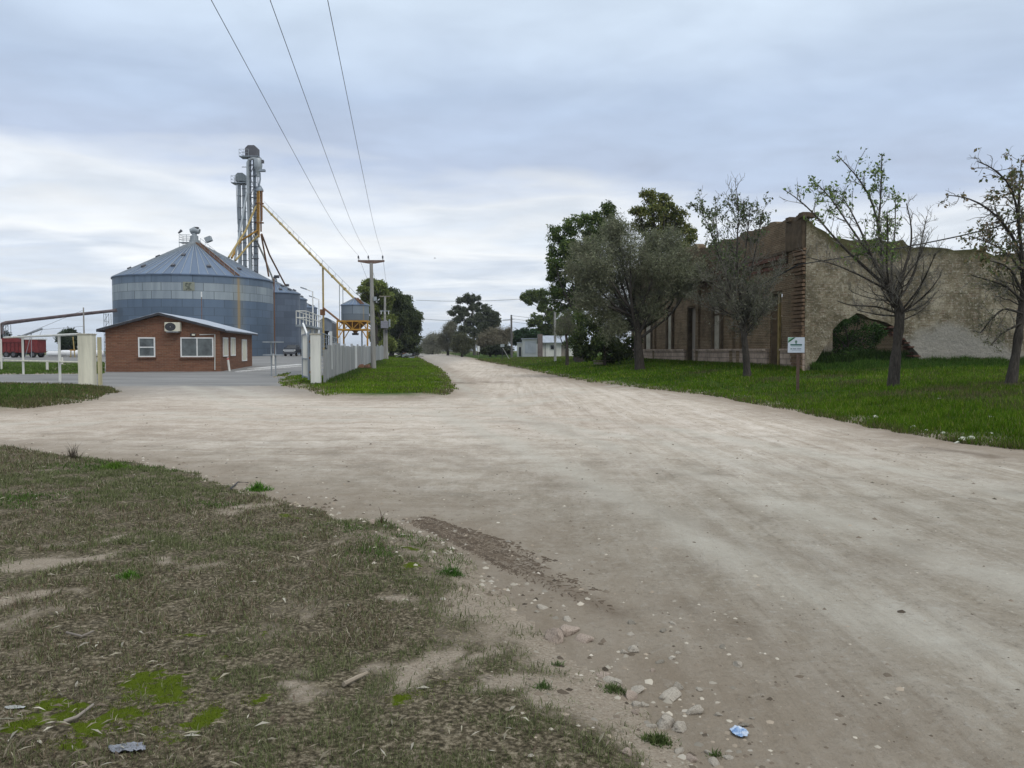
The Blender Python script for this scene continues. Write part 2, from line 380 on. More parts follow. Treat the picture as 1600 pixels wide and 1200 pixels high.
def terrain_mats():
    M = {}
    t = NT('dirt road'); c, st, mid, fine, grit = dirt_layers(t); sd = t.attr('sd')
    n = t.noise(t.coord('World'), 2.2, 5, .6)
    e = t.math('ADD', sd, t.math('MULTIPLY', t.math('SUBTRACT', n, .5), 1.6))
    c = t.mix(t.math('MULTIPLY', t.ramp(t.math('MULTIPLY_ADD', e, .25, 1.0), [(.55, 0), (.95, 1)]), .62), c, (.20, .158, .115))
    c = t.mix(t.math('MULTIPLY', t.attr('grey'), .85), c, t.mix(n, (.17, .164, .154), (.25, .243, .228)))
    c = t.mix(t.math('MULTIPLY', t.attr('pale'), .55), c, t.mix(n, (.40, .37, .31), (.50, .47, .405)))
    c = t.mix(t.math('MULTIPLY', t.attr('mud'), .75), c, (.10, .072, .05))
    t.col(c).p(Roughness=.95)
    h = t.math('ADD', t.math('MULTIPLY', fine, .6), t.math('ADD', t.math('MULTIPLY', grit, .35), t.math('MULTIPLY', st, .9)))
    t.bump(h, 1.0, .05); M['road'] = t.m
    t = NT('bank soil'); c, st, mid, fine, grit = dirt_layers(t); w = t.coord('World')
    n1 = t.noise(w, 9, 6, .7); n2 = t.noise(w, 38, 5, .7)
    th = t.ramp(n2, [(.36, (.028, .024, .015)), (.5, (.10, .082, .052)), (.64, (.27, .228, .16))])  # matted thatch; its near-black end paints in the shadowed gaps between blades
    nb = t.math('ADD', t.math('MULTIPLY', t.math('SUBTRACT', n1, .5), 1.1), t.math('MULTIPLY', t.math('SUBTRACT', n2, .5), 1.3))
    cover = t.math('MULTIPLY_ADD', t.math('ADD', t.math('SUBTRACT', .50, t.attr('bare')), nb), 2.1, .5, clamp=True); n5 = t.noise(w, 70, 4, .7)
    soil = t.ramp(n5, [(.30, (.15, .117, .082)), (.42, (.265, .216, .163)), (.58, (.32, .272, .212)), (.70, (.41, .36, .29))])
    c2 = t.mix(cover, soil, th)
    mo = t.math('ADD', t.attr('moss'), t.math('MULTIPLY', t.math('SUBTRACT', n1, .56), 3.0), clamp=True)
    mo = t.ramp(mo, [(.45, 0), (.6, 1)])
    c2 = t.mix(mo, c2, t.mix(n2, (.04, .06, .004), (.11, .145, .010)))
    t.col(c2).p(Roughness=.97)
    t.bump(t.math('ADD', n2, t.math('MULTIPLY', n1, 1.2)), .8, .03); M['bank'] = t.m
    t = NT('grass soil'); w = t.coord('World'); c, st, mid, fine, grit = dirt_layers(t); sd = t.attr('sd')
    n1 = t.noise(w, 1.1, 6, .65); n2 = t.noise(w, 12, 5, .7)
    g = t.ramp(t.math('MULTIPLY_ADD', n2, .6, t.math('MULTIPLY', n1, .4)), [(.3, (.018, .036, .004)), (.5, (.036, .068, .007)), (.68, (.08, .095, .02))])
    ed = t.math('ADD', sd, t.math('MULTIPLY', t.math('SUBTRACT', n1, .5), 1.5))
    c3 = t.mix(t.ramp(ed, [(.25, 1), (1.0, 0)]), g, t.mix(.5, c, (.14, .11, .07)))
    c3 = t.mix(t.attr('bare'), c3, (.13, .105, .065))
    t.col(c3).p(Roughness=.97); t.bump(n2, .8, .06); M['grass'] = t.m
    t = NT('yard concrete'); w = t.coord('World')
    n1 = t.noise(t.map(w, (.25, 1.4, 0)), .6, 5, .6); n2 = t.noise(w, 9, 5, .7)
    c = t.ramp(n1, [(.3, (.15, .147, .143)), (.55, (.22, .217, .21)), (.75, (.30, .29, .28))])
    c = t.mix(t.math('MULTIPLY', n2, .3), c, (.16, .15, .14)); n3 = t.noise(w, .35, 5, .6); sp = t.t.nodes.new('ShaderNodeSeparateXYZ'); t.t.links.new(w, sp.inputs[0]); kk = t.math('MULTIPLY', t.math('ADD', t.math('SUBTRACT', 38.5, sp.outputs[1]), t.math('MULTIPLY_ADD', n3, 16, -8.0)), .16, clamp=True)
    c = t.mix(kk, c, (.27, .255, .23)); t.col(c).p(Roughness=.9); t.bump(n2, .3, .02); M['yard'] = t.m
    t = NT('pampas'); w = t.coord('World'); n1 = t.noise(t.map(w, (.02, .05, 0)), 1, 5, .6)
    t.col(t.ramp(n1, [(.3, (.06, .08, .025)), (.6, (.12, .12, .05)), (.8, (.17, .15, .08))])).p(Roughness=1); M['field'] = t.m
    return M
TM = terrain_mats()
MOSS = [(270, 1085, .30), (300, 1120, .2), (355, 1050, .12), (60, 1130, .2), (110, 1140, .2), (200, 1150, .25), (330, 1165, .25), (250, 1110, .2), (380, 1075, .1), (30, 1160, .15), (290, 1020, .08), (178, 1052, .06), (620, 870, .2),
        (470, 815, .22), (520, 822, .2), (660, 1110, .09), (390, 1015, .08), (640, 905, .15), (225, 975, .06), (690, 890, .12), (120, 1180, .2), (430, 1140, .1)]
BARE = [(60, 1030, .5), (20, 965, .35), (100, 975, .25), (140, 900, .35), (135, 850, .25), (290, 905, .3), (270, 940, .18), (400, 790, .35), (380, 800, .5), (470, 860, .14), (860, 960, .4), (840, 1020, .3), (930, 1060, .4), (980, 1120, .4),
        (1040, 1180, .35), (760, 905, .2), (720, 950, .2), (800, 1060, .25), (690, 1060, .25), (900, 1140, .3), (580, 1120, .2), (490, 1000, .16), (450, 900, .15), (90, 870, .2), (20, 750, .3), (660, 960, .2), (930, 1190, .2)]
def spots(x, y, L, warp=0.0):
    r = np.zeros(np.shape(x))
    if warp: x, y = x + (fbm(x + 31, y, 4, 1.9) - .5) * warp, y + (fbm(x, y + 57, 4, 1.9) - .5) * warp
    for px, py, rad in L:
        p = gp(px, py); r = np.maximum(r, np.exp(-((x - p.x) ** 2 + (y - p.y) ** 2) / (rad * rad * .36)))
    return r
def bank_bare(x, y):
    b = spots(x, y, BARE, 1.5) * (.45 + .9 * fbm(x + 5, y, 3, 1.3)); sd = poly_sd(x, y, BANK)
    edge = sstep(.75, .05, sd) * sstep(8.0, 5.0, y)
    return np.clip(np.maximum(b, edge * .85) + (fbm(x, y, 3, 2.3) - .52) * 1.1, 0, 1.2)
def bank_moss(x, y): return np.clip(spots(x, y, MOSS, .5) * 1.15 + (fbm(x, y, 3, 4.2) - .5) * .9, 0, 1) * (spots(x, y, MOSS, .5) > .12)
def build_terrain():
    nr, nc = 880, 560
    yp = 3.2 * np.exp(np.linspace(0, math.log(4500 / 3.2), nr)); tn = np.sinh(np.linspace(-2.2, 2.2, nc)) / math.sinh(2.2) * 2.6
    X = yp[:, None] * tn[None, :]; Y = np.repeat(yp[:, None] - 7.0, nc, 1)
    x = X.ravel(); y = Y.ravel(); b, v, i, p = sds(x, y); z = H(x, y)
    far = y > 240
    V = np.stack([x, y, z], 1)
    lg = np.maximum(np.maximum(b, v), np.maximum(i, p))
    def fc(a): a = a.reshape(nr, nc); return (a[:-1, :-1] + a[1:, :-1] + a[:-1, 1:] + a[1:, 1:]).ravel() / 4
    xf, yf = fc(x), fc(y); fb, fv, fi, fp = fc(b), fc(v), fc(i), fc(p)
    YG = poly2([(-400, 566), (164, 566), (163, 584), (-400, 588)])
    sdy = poly_sd(xf, yf, YG)
    cls = np.zeros(len(xf), int)                                     # 0 road
    left = xf < fence_x(yf) - .2
    cls[(yf > 36.6 + (fbm(xf, yf, 2, .5) - .5) * 2) & left] = 4       # yard
    cls[(sdy > 0) & left] = 5                                          # yard lawn
    cls[fp > 0] = 6; cls[fi > 0] = 3; cls[fb > 0] = 1; cls[fv > 0] = 2
    cls[(yf > 235)] = 7; cls[(yf > 60) & (xf < -78)] = 7
    idx = np.arange(nr * nc).reshape(nr, nc)
    Q = np.stack([idx[:-1, :-1].ravel(), idx[:-1, 1:].ravel(), idx[1:, 1:].ravel(), idx[1:, :-1].ravel()], 1)
    bare = np.where(b > -.3, bank_bare(x, y), 0); moss = np.where(b > -.3, bank_moss(x, y), 0)
    vb = spots(x, y, []) ; s_v = v
    vbare = np.clip((fbm(x, y, 3, .45) - .55) * 3.2, 0, 1) * sstep(12, 5, np.abs(s_v - 3)) * sstep(30, 17, y)
    bare = np.where(v > 0, vbare * .8, bare)
    grey = .9 * sstep(-5, 3, y - 34) * sstep(-7, -11, x + .05 * y) + .0
    grey = np.maximum(grey, sstep(24, 33, y) * sstep(-4.5, -9, x) * .55)
    mud = np.zeros(len(x))
    for (q0, q1, wd, s) in [((1420, 695), (1600, 722), .22, .8), ((1380, 690), (1480, 704), .12, .5), ((698, 598.5), (770, 597.5), 1.1, 1.0), ((1050, 735), (1130, 742), .25, .4), ((1180, 722), (1240, 728), .3, .4), ((800, 660), (870, 665), .4, .35), ((1500, 745), (1600, 765), .3, .4), ((380, 700), (470, 706), .3, .3), ((1250, 640), (1420, 682), .25, .35)]:
        a = gp(*q0); c = gp(*q1); ex, ey = c.x - a.x, c.y - a.y; tt = np.clip(((x - a.x) * ex + (y - a.y) * ey) / (ex * ex + ey * ey), 0, 1)
        dd = np.hypot(x - a.x - tt * ex, y - a.y - tt * ey); mud = np.maximum(mud, s * np.exp(-(dd / wd) ** 2) * sstep(.35, .6, fbm(x, y, 3, 2.2)))
    for path, wd_ in [([(648, 813), (735, 850), (820, 893), (900, 930), (968, 958)], .10), ([(662, 808), (760, 845), (850, 890)], .07)]:
        for q0, q1 in zip(path[:-1], path[1:]):
            a = gp(*q0); c = gp(*q1); ex, ey = c.x - a.x, c.y - a.y; tt = np.clip(((x - a.x) * ex + (y - a.y) * ey) / (ex * ex + ey * ey), 0, 1)
            dd = np.hypot(x - a.x - tt * ex, y - a.y - tt * ey); mud = np.maximum(mud, .62 * np.exp(-(dd / wd_) ** 2))
    def plines(paths, wd, gauge=1.5):
        r = np.zeros(len(x)); wx = x + (fbm(x, y, 3, .5) - .5) * .5
        for P in paths:
            Q = [gp(*q) for q in P]
            for off in (-gauge / 2, gauge / 2):
                for a, c in zip(Q[:-1], Q[1:]):
                    ex, ey = c.x - a.x, c.y - a.y; L = math.hypot(ex, ey); nx, ny = -ey / L * off, ex / L * off; tt = np.clip(((wx - a.x - nx) * ex + (y - a.y - ny) * ey) / (L * L), 0, 1)
                    r = np.maximum(r, np.exp(-((wx - a.x - nx - tt * ex) ** 2 + (y - a.y - ny - tt * ey) ** 2) / (wd * wd)))
        return r * np.clip(fbm(x, y, 3, .9) * 2.2 - .35, 0, 1)
    pale = plines([[(1600, 985), (1400, 900), (1200, 820), (1000, 745), (850, 690), (750, 650), (705, 610), (672, 572)], [(1600, 800), (1350, 740), (1100, 690), (900, 660), (700, 650), (500, 652), (300, 648), (150, 655), (0, 668)], [(1000, 602), (880, 612), (780, 632), (600, 645), (420, 635), (330, 608), (300, 598)]], .30)
    dark = plines([[(1600, 1130), (1350, 985), (1100, 868), (850, 775), (600, 722), (300, 692), (0, 682)], [(1600, 900), (1300, 800), (1050, 715), (900, 655), (800, 610), (720, 575)], [(1200, 1200), (1100, 1050), (960, 900), (820, 790), (640, 715), (400, 680), (150, 672)]], .17)
    mud = np.maximum(mud, dark * .20)
    A = dict(pale=pale, sd=np.clip(lg, -4, 4), bare=bare, moss=moss, grey=grey, mud=mud)
    names = [('road', 'road', 'pale dirt road with wheel streaks at a wide junction'), ('grass_bank', 'bank', None), ('verge_ground', 'grass', None), ('island_ground', 'grass', None),
             ('yard', 'yard', None), ('lawn_ground', 'grass', None), ('roadside_ground', 'grass', None), ('field', 'field', None)]
    for k, (nm, mt, lb) in enumerate(names):
        q = Q[cls == k]
        if not len(q): continue
        used, inv = np.unique(q.ravel(), return_inverse=True)
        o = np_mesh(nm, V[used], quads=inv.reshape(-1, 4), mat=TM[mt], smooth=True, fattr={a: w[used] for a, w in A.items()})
        o['kind'] = 'structure'
    return YG
YGRASS = build_terrain()
# ---------------------------------------------------------------- shared materials
def brick_mat(name, c1, c2, mortar, scale=1.0, bw=.26, bh=.075, ms=.012, stain=None, rough=.9, bump=.5):
    t = NT(name); uv = t.coord('UV')
    br = t.t.nodes.new('ShaderNodeTexBrick'); t.set(br.inputs['Vector'], uv)
    br.inputs['Scale'].default_value = scale; br.inputs['Brick Width'].default_value = bw; br.inputs['Row Height'].default_value = bh
    br.inputs['Mortar Size'].default_value = ms; br.inputs['Mortar Smooth'].default_value = .3; br.inputs['Bias'].default_value = -.1
    br.inputs['Color1'].default_value = (*c1, 1); br.inputs['Color2'].default_value = (*c2, 1); br.inputs['Mortar'].default_value = (*mortar, 1)
    n = t.noise(uv, 1.1, 5, .65); n2 = t.noise(uv, 7, 4, .6)
    rw = t.noise(t.map(uv, (.12, 5.5, 1)), 1.6, 3, .6); c = t.mix(t.math('MULTIPLY', t.ramp(rw, [(.45, 0), (.62, 1)]), .45), br.outputs[0], tuple(x * .5 for x in c1)); c = t.mix(t.math('MULTIPLY', t.ramp(n2, [(.4, 0), (.7, 1)]), .4), c, tuple(x * .55 for x in c1))
    if stain: c = t.mix(t.math('MULTIPLY', t.ramp(n, [(.42, 0), (.65, 1)]), stain[1]), c, stain[0])
    t.col(c).p(Roughness=rough)
    t.bump(t.math('ADD', t.math('MULTIPLY', br.outputs[1], -.6), t.math('MULTIPLY', n2, .5)), bump, .02)
    return t.m
M_WHITE = simple('white paint', (.66, .66, .64), .6, var=.12)
M_WHITEDIRTY = simple('weathered white paint', (.60, .59, .54), .75, var=.22, scale=2.5, streak=True)
M_CREAM = simple('cream render', (.60, .57, .46), .85, var=.28, scale=2.2, bump=.2, streak=True)
M_GALV = simple('galvanised steel', (.30, .325, .34), .5, .35, .2, 3, streak=True)
M_GALVDARK = simple('weathered galvanised steel', (.23, .26, .29), .55, .3, .25, 3, streak=True)
M_DARK = simple('dark metal', (.05, .05, .055), .6, .2, .3)
M_DARKGREY = simple('dark grey paint', (.10, .10, .11), .6, .1, .3)
M_YELLOW = simple('faded yellow paint', (.38, .20, .035), .65, 0, .3, 4)
M_YELLOWPALE = simple('pale yellow paint', (.36, .27, .11), .65, 0, .3, 4)
M_RUST = simple('rust', (.20, .10, .05), .85, 0, .4, 6)
M_WOOD = simple('grey weathered wood', (.23, .20, .17), .9, 0, .35, 5, .3, streak=True)
M_POLE = simple('pole concrete', (.27, .26, .24), .9, 0, .25, 4, .2, streak=True)
M_CONC = simple('weathered concrete', (.36, .355, .34), .9, 0, .28, 2.0, .25, streak=True)
M_RED = simple('dark red paint', (.17, .03, .03), .55, 0, .35, 3)
M_REDBAND = simple('red paint', (.40, .05, .04), .6)
M_BLACK = simple('black rubber', (.02, .02, .02), .8)
M_CABLE = simple('black cable', (.025, .025, .028), .7)
M_BRICKRED = brick_mat('house brick', (.23, .105, .062), (.125, .058, .036), (.19, .145, .105), bw=.34, bh=.105, ms=.016, stain=((.17, .085, .06), .45))
M_TANK = simple('white tank paint', (.72, .72, .72), .5, 0, .08)
def glass_mat(name, c=(.07, .08, .08), rough=.12):
    t = NT(name); t.col(t.ramp(t.noise(t.coord('Object'), 1.4, 3), [(.35, tuple(x * .6 for x in c)), (.7, tuple(x * 1.8 for x in c))])).p(Roughness=rough)
    t.b.inputs['Specular IOR Level'].default_value = .6; return t.m
M_GLASS = glass_mat('window glass')
M_GLASSDARK = glass_mat('dark glass', (.015, .016, .018), .2)
def corr_mat(name, c, freq=13.0, axis=0, rough=.5, metal=.3, var=.18, rust=0):
    t = NT(name); uv = t.coord('UV'); sp = t.t.nodes.new('ShaderNodeSeparateXYZ'); t.t.links.new(uv, sp.inputs[0])
    wv = t.math('SINE', t.math('MULTIPLY', sp.outputs[axis], 2 * math.pi * freq)); n = t.noise(t.map(uv, (1, .3, 1)), 1.4, 5, .6)
    cc = t.ramp(n, [(.3, tuple(x * (1 - var) for x in c)), (.7, tuple(x * (1 + var) for x in c))])
    if rust: cc = t.mix(t.math('MULTIPLY', t.ramp(t.noise(uv, 2.3, 5, .7), [(.5, 0), (.7, 1)]), rust), cc, (.22, .12, .07))
    t.col(cc).p(Roughness=rough, Metallic=metal); t.bump(wv, .6, .02); return t.m
M_ROOF = corr_mat('corrugated roof', (.40, .43, .48), 5, 1)
M_SHED = corr_mat('shed sheeting', (.17, .19, .215), 4)
M_SHEDDARK = corr_mat('dark shed sheeting', (.10, .105, .115), 4)
def silo_mat(name, R0, zt, light=(), base=(.115, .155, .21), lightc=(.31, .35, .37), rust=None, seed=0):
    t = NT(name); o = t.coord('Object'); sp = t.t.nodes.new('ShaderNodeSeparateXYZ'); t.t.links.new(o, sp.inputs[0]); x, y, z = sp.outputs
    ang = t.math('ARCTAN2', y, x); ring = t.math('DIVIDE', t.math('SUBTRACT', zt, z), 1.12); rf = t.math('FLOOR', ring)
    u = t.math('DIVIDE', t.math('MULTIPLY', ang, R0), 2.75); u = t.math('ADD', u, t.math('MULTIPLY', t.math('MODULO', rf, 2.0), .5)); uf = t.math('FLOOR', u)
    cb = t.t.nodes.new('ShaderNodeCombineXYZ'); t.t.links.new(uf, cb.inputs[0]); t.t.links.new(rf, cb.inputs[1]); cb.inputs[2].default_value = seed
    wn = t.t.nodes.new('ShaderNodeTexWhiteNoise'); t.t.links.new(cb.outputs[0], wn.inputs['Vector'])
    rcol = t.t.nodes.new('ShaderNodeTexWhiteNoise'); rcol.noise_dimensions = '1D'; t.t.links.new(t.math('ADD', rf, 3.3 + seed), rcol.inputs['W'])
    lo = tuple(a * .72 for a in base); hi = tuple(a * 1.25 for a in base)
    c = t.mix(t.math('ADD', t.math('MULTIPLY', wn.outputs[0], .5), t.math('MULTIPLY', rcol.outputs[0], .5)), lo, hi)
    if light:
        k = 0.0
        for r0, am in light:
            k = t.math('MAXIMUM', k, t.math('MULTIPLY', t.math('COMPARE', rf, float(r0), .1), am))
        c = t.mix(t.math('MULTIPLY', k, t.math('MULTIPLY_ADD', wn.outputs[0], .35, .7)), c, lightc)
    st = t.noise(t.map(o, (1, 1, .12)), 1.0, 5, .65)
    c = t.mix(t.math('MULTIPLY', t.ramp(st, [(.45, 0), (.7, 1)]), .35), c, tuple(a * .62 for a in base))
    fu = t.math('FRACT', u); fz = t.math('FRACT', ring)
    seam = t.math('MAXIMUM', t.math('LESS_THAN', fu, .035), t.math('LESS_THAN', fz, .05))
    c = t.mix(t.math('MULTIPLY', seam, .7), c, (.07, .085, .10))
    if rust:
        d = t.math('ABSOLUTE', t.math('SUBTRACT', ang, rust)); n = t.noise(t.map(o, (2, 2, .1)), 1.2, 4)
        k = t.math('SUBTRACT', 1.0, t.math('DIVIDE', d, .030), clamp=True)
        k = t.math('MULTIPLY', k, t.math('MULTIPLY_ADD', n, 1.2, .1), clamp=True)
        c = t.mix(k, c, (.36, .23, .09))
        k2 = t.math('MULTIPLY', t.math('SUBTRACT', 1.0, t.math('DIVIDE', d, .12), clamp=True), .25)
        c = t.mix(k2, c, (.33, .29, .17))
    t.col(c).p(Roughness=.48, Metallic=.25)
    t.bump(t.math('SINE', t.math('MULTIPLY', z, 2 * math.pi / .14)), .25, .02); return t.m
def cone_mat(name, base=(.14, .185, .26), n=44):
    t = NT(name); o = t.coord('Object'); sp = t.t.nodes.new('ShaderNodeSeparateXYZ'); t.t.links.new(o, sp.inputs[0])
    a = t.math('MULTIPLY', t.math('ARCTAN2', sp.outputs[1], sp.outputs[0]), n / (2 * math.pi))
    wn = t.t.nodes.new('ShaderNodeTexWhiteNoise'); wn.noise_dimensions = '1D'; t.t.links.new(t.math('FLOOR', a), wn.inputs['W'])
    c = t.mix(wn.outputs[0], tuple(x * .86 for x in base), tuple(x * 1.12 for x in base))
    c = t.mix(t.math('MULTIPLY', t.noise(o, .5, 5, .6), .3), c, tuple(x * .6 for x in base))
    t.col(c).p(Roughness=.45, Metallic=.3); return t.m
# ---------------------------------------------------------------- brick office
hu = Vector((1, .15, 0)).normalized(); hv = Vector((-.15, 1, 0)).normalized(); ZU = Vector((0, 0, 1))
def make_office():
    B = ground_at(345, 55); B.z -= .05; f = lambda s, t, z: B + hu * s + hv * t + ZU * z
    t = thing('brick_office', 'small red brick office with low gable roof in front of the biggest silo', 'office', B)
    st = lambda px, py: ((hit(px, py, B, hv) - B).dot(hu), (hit(px, py, B, hv) - B).z)
    sl_, zl = st(164, 514); sp_, zp = st(250, 491); zr = zl; L = 12.7
    MB().prism([(sl_, 0), (0, 0), (0, zr), (sp_, zp - .1), (sl_, zl)], B, hu, ZU, hv, L).build('wall', M_BRICKRED, t)
    rf = MB(); ov = .42; k1 = (zp - zr) / (0 - sp_); k2 = (zp - zl) / (sp_ - sl_)
    prof = [(sl_ - ov, zl - k2 * ov + .02), (sp_, zp + .02), (ov, zr - k1 * ov + .02), (ov, zr - k1 * ov + .11), (sp_, zp + .12), (sl_ - ov, zl - k2 * ov + .11)]
    rf.prism(prof, f(0, -.35, 0), hu, ZU, hv, L + .7); r = rf.build('roof', M_ROOF, t)
    fa = MB(); prof2 = [(a, b - .09) for a, b in prof[:3]] + [(a, b + .075 if i != 1 else b + .075) for i, (a, b) in enumerate(prof[:3])][::-1]
    fa.prism(prof2, f(0, -.39, 0), hu, ZU, hv, .045); fa.build('fascia', M_DARK, r)
    gu = MB()
    for s in (sl_ - ov, ov): gu.bar(f(s, -.3, (zl - k2 * ov) - .02), f(s, L + .3, (zr - k1 * ov) - .02), .07, .12)
    gu.build('gutter', M_DARK, r)
    def window(s0, s1, z0, z1, vert=1, horiz=0, curtain=False):
        c = f((s0 + s1) / 2, -.01, (z0 + z1) / 2); w, h = s1 - s0, z1 - z0; fr = MB()
        for s in (s0, s1): fr.box(f(s, -.02, (z0 + z1) / 2), (.085, .09, h + .08), (hu, hv, ZU))
        for z in (z0, z1): fr.box(f((s0 + s1) / 2, -.022, z), (w - .08, .09, .085), (hu, hv, ZU))
        for i in range(1, vert): fr.box(f(s0 + w * i / vert, -.018, (z0 + z1) / 2), (.07, .07, h - .08), (hu, hv, ZU))
        for i in range(1, horiz): fr.box(f((s0 + s1) / 2, -.017, z0 + h * i / horiz), (w - .08, .07, .07), (hu, hv, ZU))
        o = fr.build('window', M_WHITE, t)
        MB().box(f((s0 + s1) / 2, -.008, (z0 + z1) / 2), (w - .03, .02, h - .03), (hu, hv, ZU)).build('pane', M_GLASS, o)
        MB().box(f((s0 + s1) / 2, -.05, z0 - .09), (w + .2, .14, .07), (hu, hv, ZU)).build('sill', M_BRICKRED, o)
    for a, b, v, h in [((217, 528), (242, 557), 1, 2), ((283, 528), (333, 557), 2, 0)]:
        s0, z1 = st(*a); s1, z0 = st(*b); window(s0, s1, z0, z1, v, h)
    # right side openings with cream shutters
    def side_z(px, py): p = hit(px, py, B, hu) ; return (p - B).dot(hv), (p - B).z
    for a, b in [((348, 528), (355.5, 556)), ((360, 528), (367, 555)), ((377.5, 531), (385, 563))]:
        t0, z1 = side_z(*a); t1, z0 = side_z(*b); door = b[1] > 560
        fr = MB()
        for tt in (t0, t1): fr.box(f(.02, tt, (z0 + z1) / 2), (.08, .09, z1 - z0), (hu, hv, ZU))
        for z in (z0, z1): fr.box(f(.02, (t0 + t1) / 2, z), (.078, abs(t1 - t0) + .09, .09), (hu, hv, ZU))
        o = fr.build('door' if door else 'window', M_WHITE, t)
        MB().box(f(.012, (t0 + t1) / 2, (z0 + z1) / 2), (.03, abs(t1 - t0) - .09, z1 - z0 - .09), (hu, hv, ZU)).build('panel' if door else 'shutter', M_CREAM, o)
    s0, z1 = st(260, 504); s1, z0 = st(284, 518)
    ac = MB().box(f((s0 + s1) / 2, -.26, (z0 + z1) / 2), (s1 - s0, .5, z1 - z0), (hu, hv, ZU)).build('air_conditioner', M_CREAM, t, bevel=.02)
    g = MB()
    w = s1 - s0
    g.lathe((0, 0, 0), [(.28, 0), (.02, 0)], 20); g.v = [tuple(f(s0 + w * .38 + x * 1.25, -.515, (z0 + z1) / 2 + y)) for x, y, z in g.v]
    g.build('fan_grille', M_DARK, ac)
    MB().box(f(s0 + w * .5, -.28, z0 - .04), (w * .8, .5, .05), (hu, hv, ZU)).build('bracket', M_GALV, ac)
    a, z = st(302, 523)
    lp = MB().box(f(a, -.08, z), (.34, .16, .16), (hu, hv, ZU)).build('wall_lamp', M_DARK, t, bevel=.02)
    MB().box(f(a + .05, -.17, z - .01), (.2, .04, .11), (hu, hv, ZU)).build('lens', M_CREAM, lp)
    pts = [st(312, 523), st(336, 522.5), st(336, 578)]
    MB().tube([f(s, -.05, z) for s, z in pts], .035, 6).build('drain_pipe', M_WHITEDIRTY, t)
make_office()
def bollard(px, py_top, py_bot, Y, lean=0.0, band=False, label='', cat='post', w=.16, name='bollard', group='white bollards around the yard'):
    b = ground_at(px, Y); top = at(px, py_top, Y).z; h = top - b.z
    t = thing(name, label, cat, b, 0, group)
    tilt = Vector((-lean, 0, h))
    MB().tube([b - ZU * .05, b + tilt * .78, b + tilt * .97, b + tilt], [w / 2, w / 2, w / 2, w * .36], 10).build('shaft', M_WHITEDIRTY, t, smooth=True)
    if band: MB().tube([b + tilt * .86, b + tilt * .96], w / 2 + .008, 10).build('band', M_REDBAND, t)
bollard(359, 559, 579.5, 55.5, .12, True, 'leaning white bollard with a red band beside the brick office')
bollard(427.5, 553, 569, 72, 0, True, 'upright white bollard with a red top in front of the biggest silo')
# ---------------------------------------------------------------- silos
def silo(name, label, cx, cy, R0, z0, z1, za, seed, light=(), rust=None, vents=True, n=72, ribs=44, col=(.115, .155, .21), group='galvanised grain silos'):
    t = thing(name, label, 'silo', (cx, cy, z0), 0, group); c = Vector((cx, cy, z0)); h = z1 - z0; ha = za - z0
    MB().lathe(c, [(R0, -.3), (R0, h)], n).build('wall', silo_mat('silo sheets %d' % seed, R0, h, light, col, rust=rust, seed=seed), t, smooth=True)
    MB().lathe(c, [(R0 + .3, -.3), (R0 + .3, .12), (R0 + .02, .12)], n).build('footing', M_CONC, t)
    r = MB().lathe(c, [(R0 + .16, h - .12), (R0 + .16, h + .02), (.55, ha - .12), (.55, ha + .15), (0.01, ha + .25)], n).build('roof', cone_mat('silo roof %d' % seed, n=ribs), t)
    rb = MB()
    for k in range(ribs):
        a = 2 * math.pi * k / ribs; d = Vector((math.cos(a), math.sin(a), 0))
        rb.bar(c + d * (R0 + .14) + ZU * (h + .03), c + d * .6 + ZU * (ha - .09), .07, .10)
    rb.build('roof_ribs', M_GALV, r)
    if vents:
        for rr, cnt, of in ((.80, 12, .1), (.48, 7, .35)):
            for k in range(cnt):
                a = 2 * math.pi * (k + of) / cnt
                if math.sin(a) > .25: continue
                d = Vector((math.cos(a), math.sin(a), 0)); zz = h + (ha - h) * (1 - rr); sl = math.atan2(ha - h, R0)
                ax = (Vector((-d.y, d.x, 0)), (d * math.cos(sl) - ZU * math.sin(sl)), (ZU * math.cos(sl) + d * math.sin(sl)))
                MB().box(c + d * (R0 * rr) + ZU * (zz + .2), (.5, .55, .35), ax).build('roof_vent', M_DARKGREY, r, bevel=.04)
    return t, c
D = 130.0; th = math.atan(.494) - R(4.93); C1 = Vector((-D * math.sin(math.atan(.494) * .5 + math.atan(.295) * .5), D * math.cos((math.atan(.494) + math.atan(.295)) / 2), 0)); R1 = D * math.sin((math.atan(.494) - math.atan(.295)) / 2)
def silo_ang(px, c=C1, r=R1):
    a, _ = ray(px, 600); d = Vector((a, 1, 0)).normalized(); o = -Vector((c.x, c.y, 0)); b = o.dot(d); q = b * b - (o.dot(o) - r * r)
    p = d * (-b - math.sqrt(max(q, 0))) + o; return math.atan2(p.y, p.x)
Z1 = Hs(C1.x, C1.y - R1) - .1
T1, c1 = silo('grain_silo', 'biggest grain silo, wide and squat with two pale panel rows, behind the brick office', C1.x, C1.y, R1, Z1, 12.05, 17.8, 1, ((1, 1.0), (2, .95), (0, .12)), silo_ang(375), n=96, ribs=60)
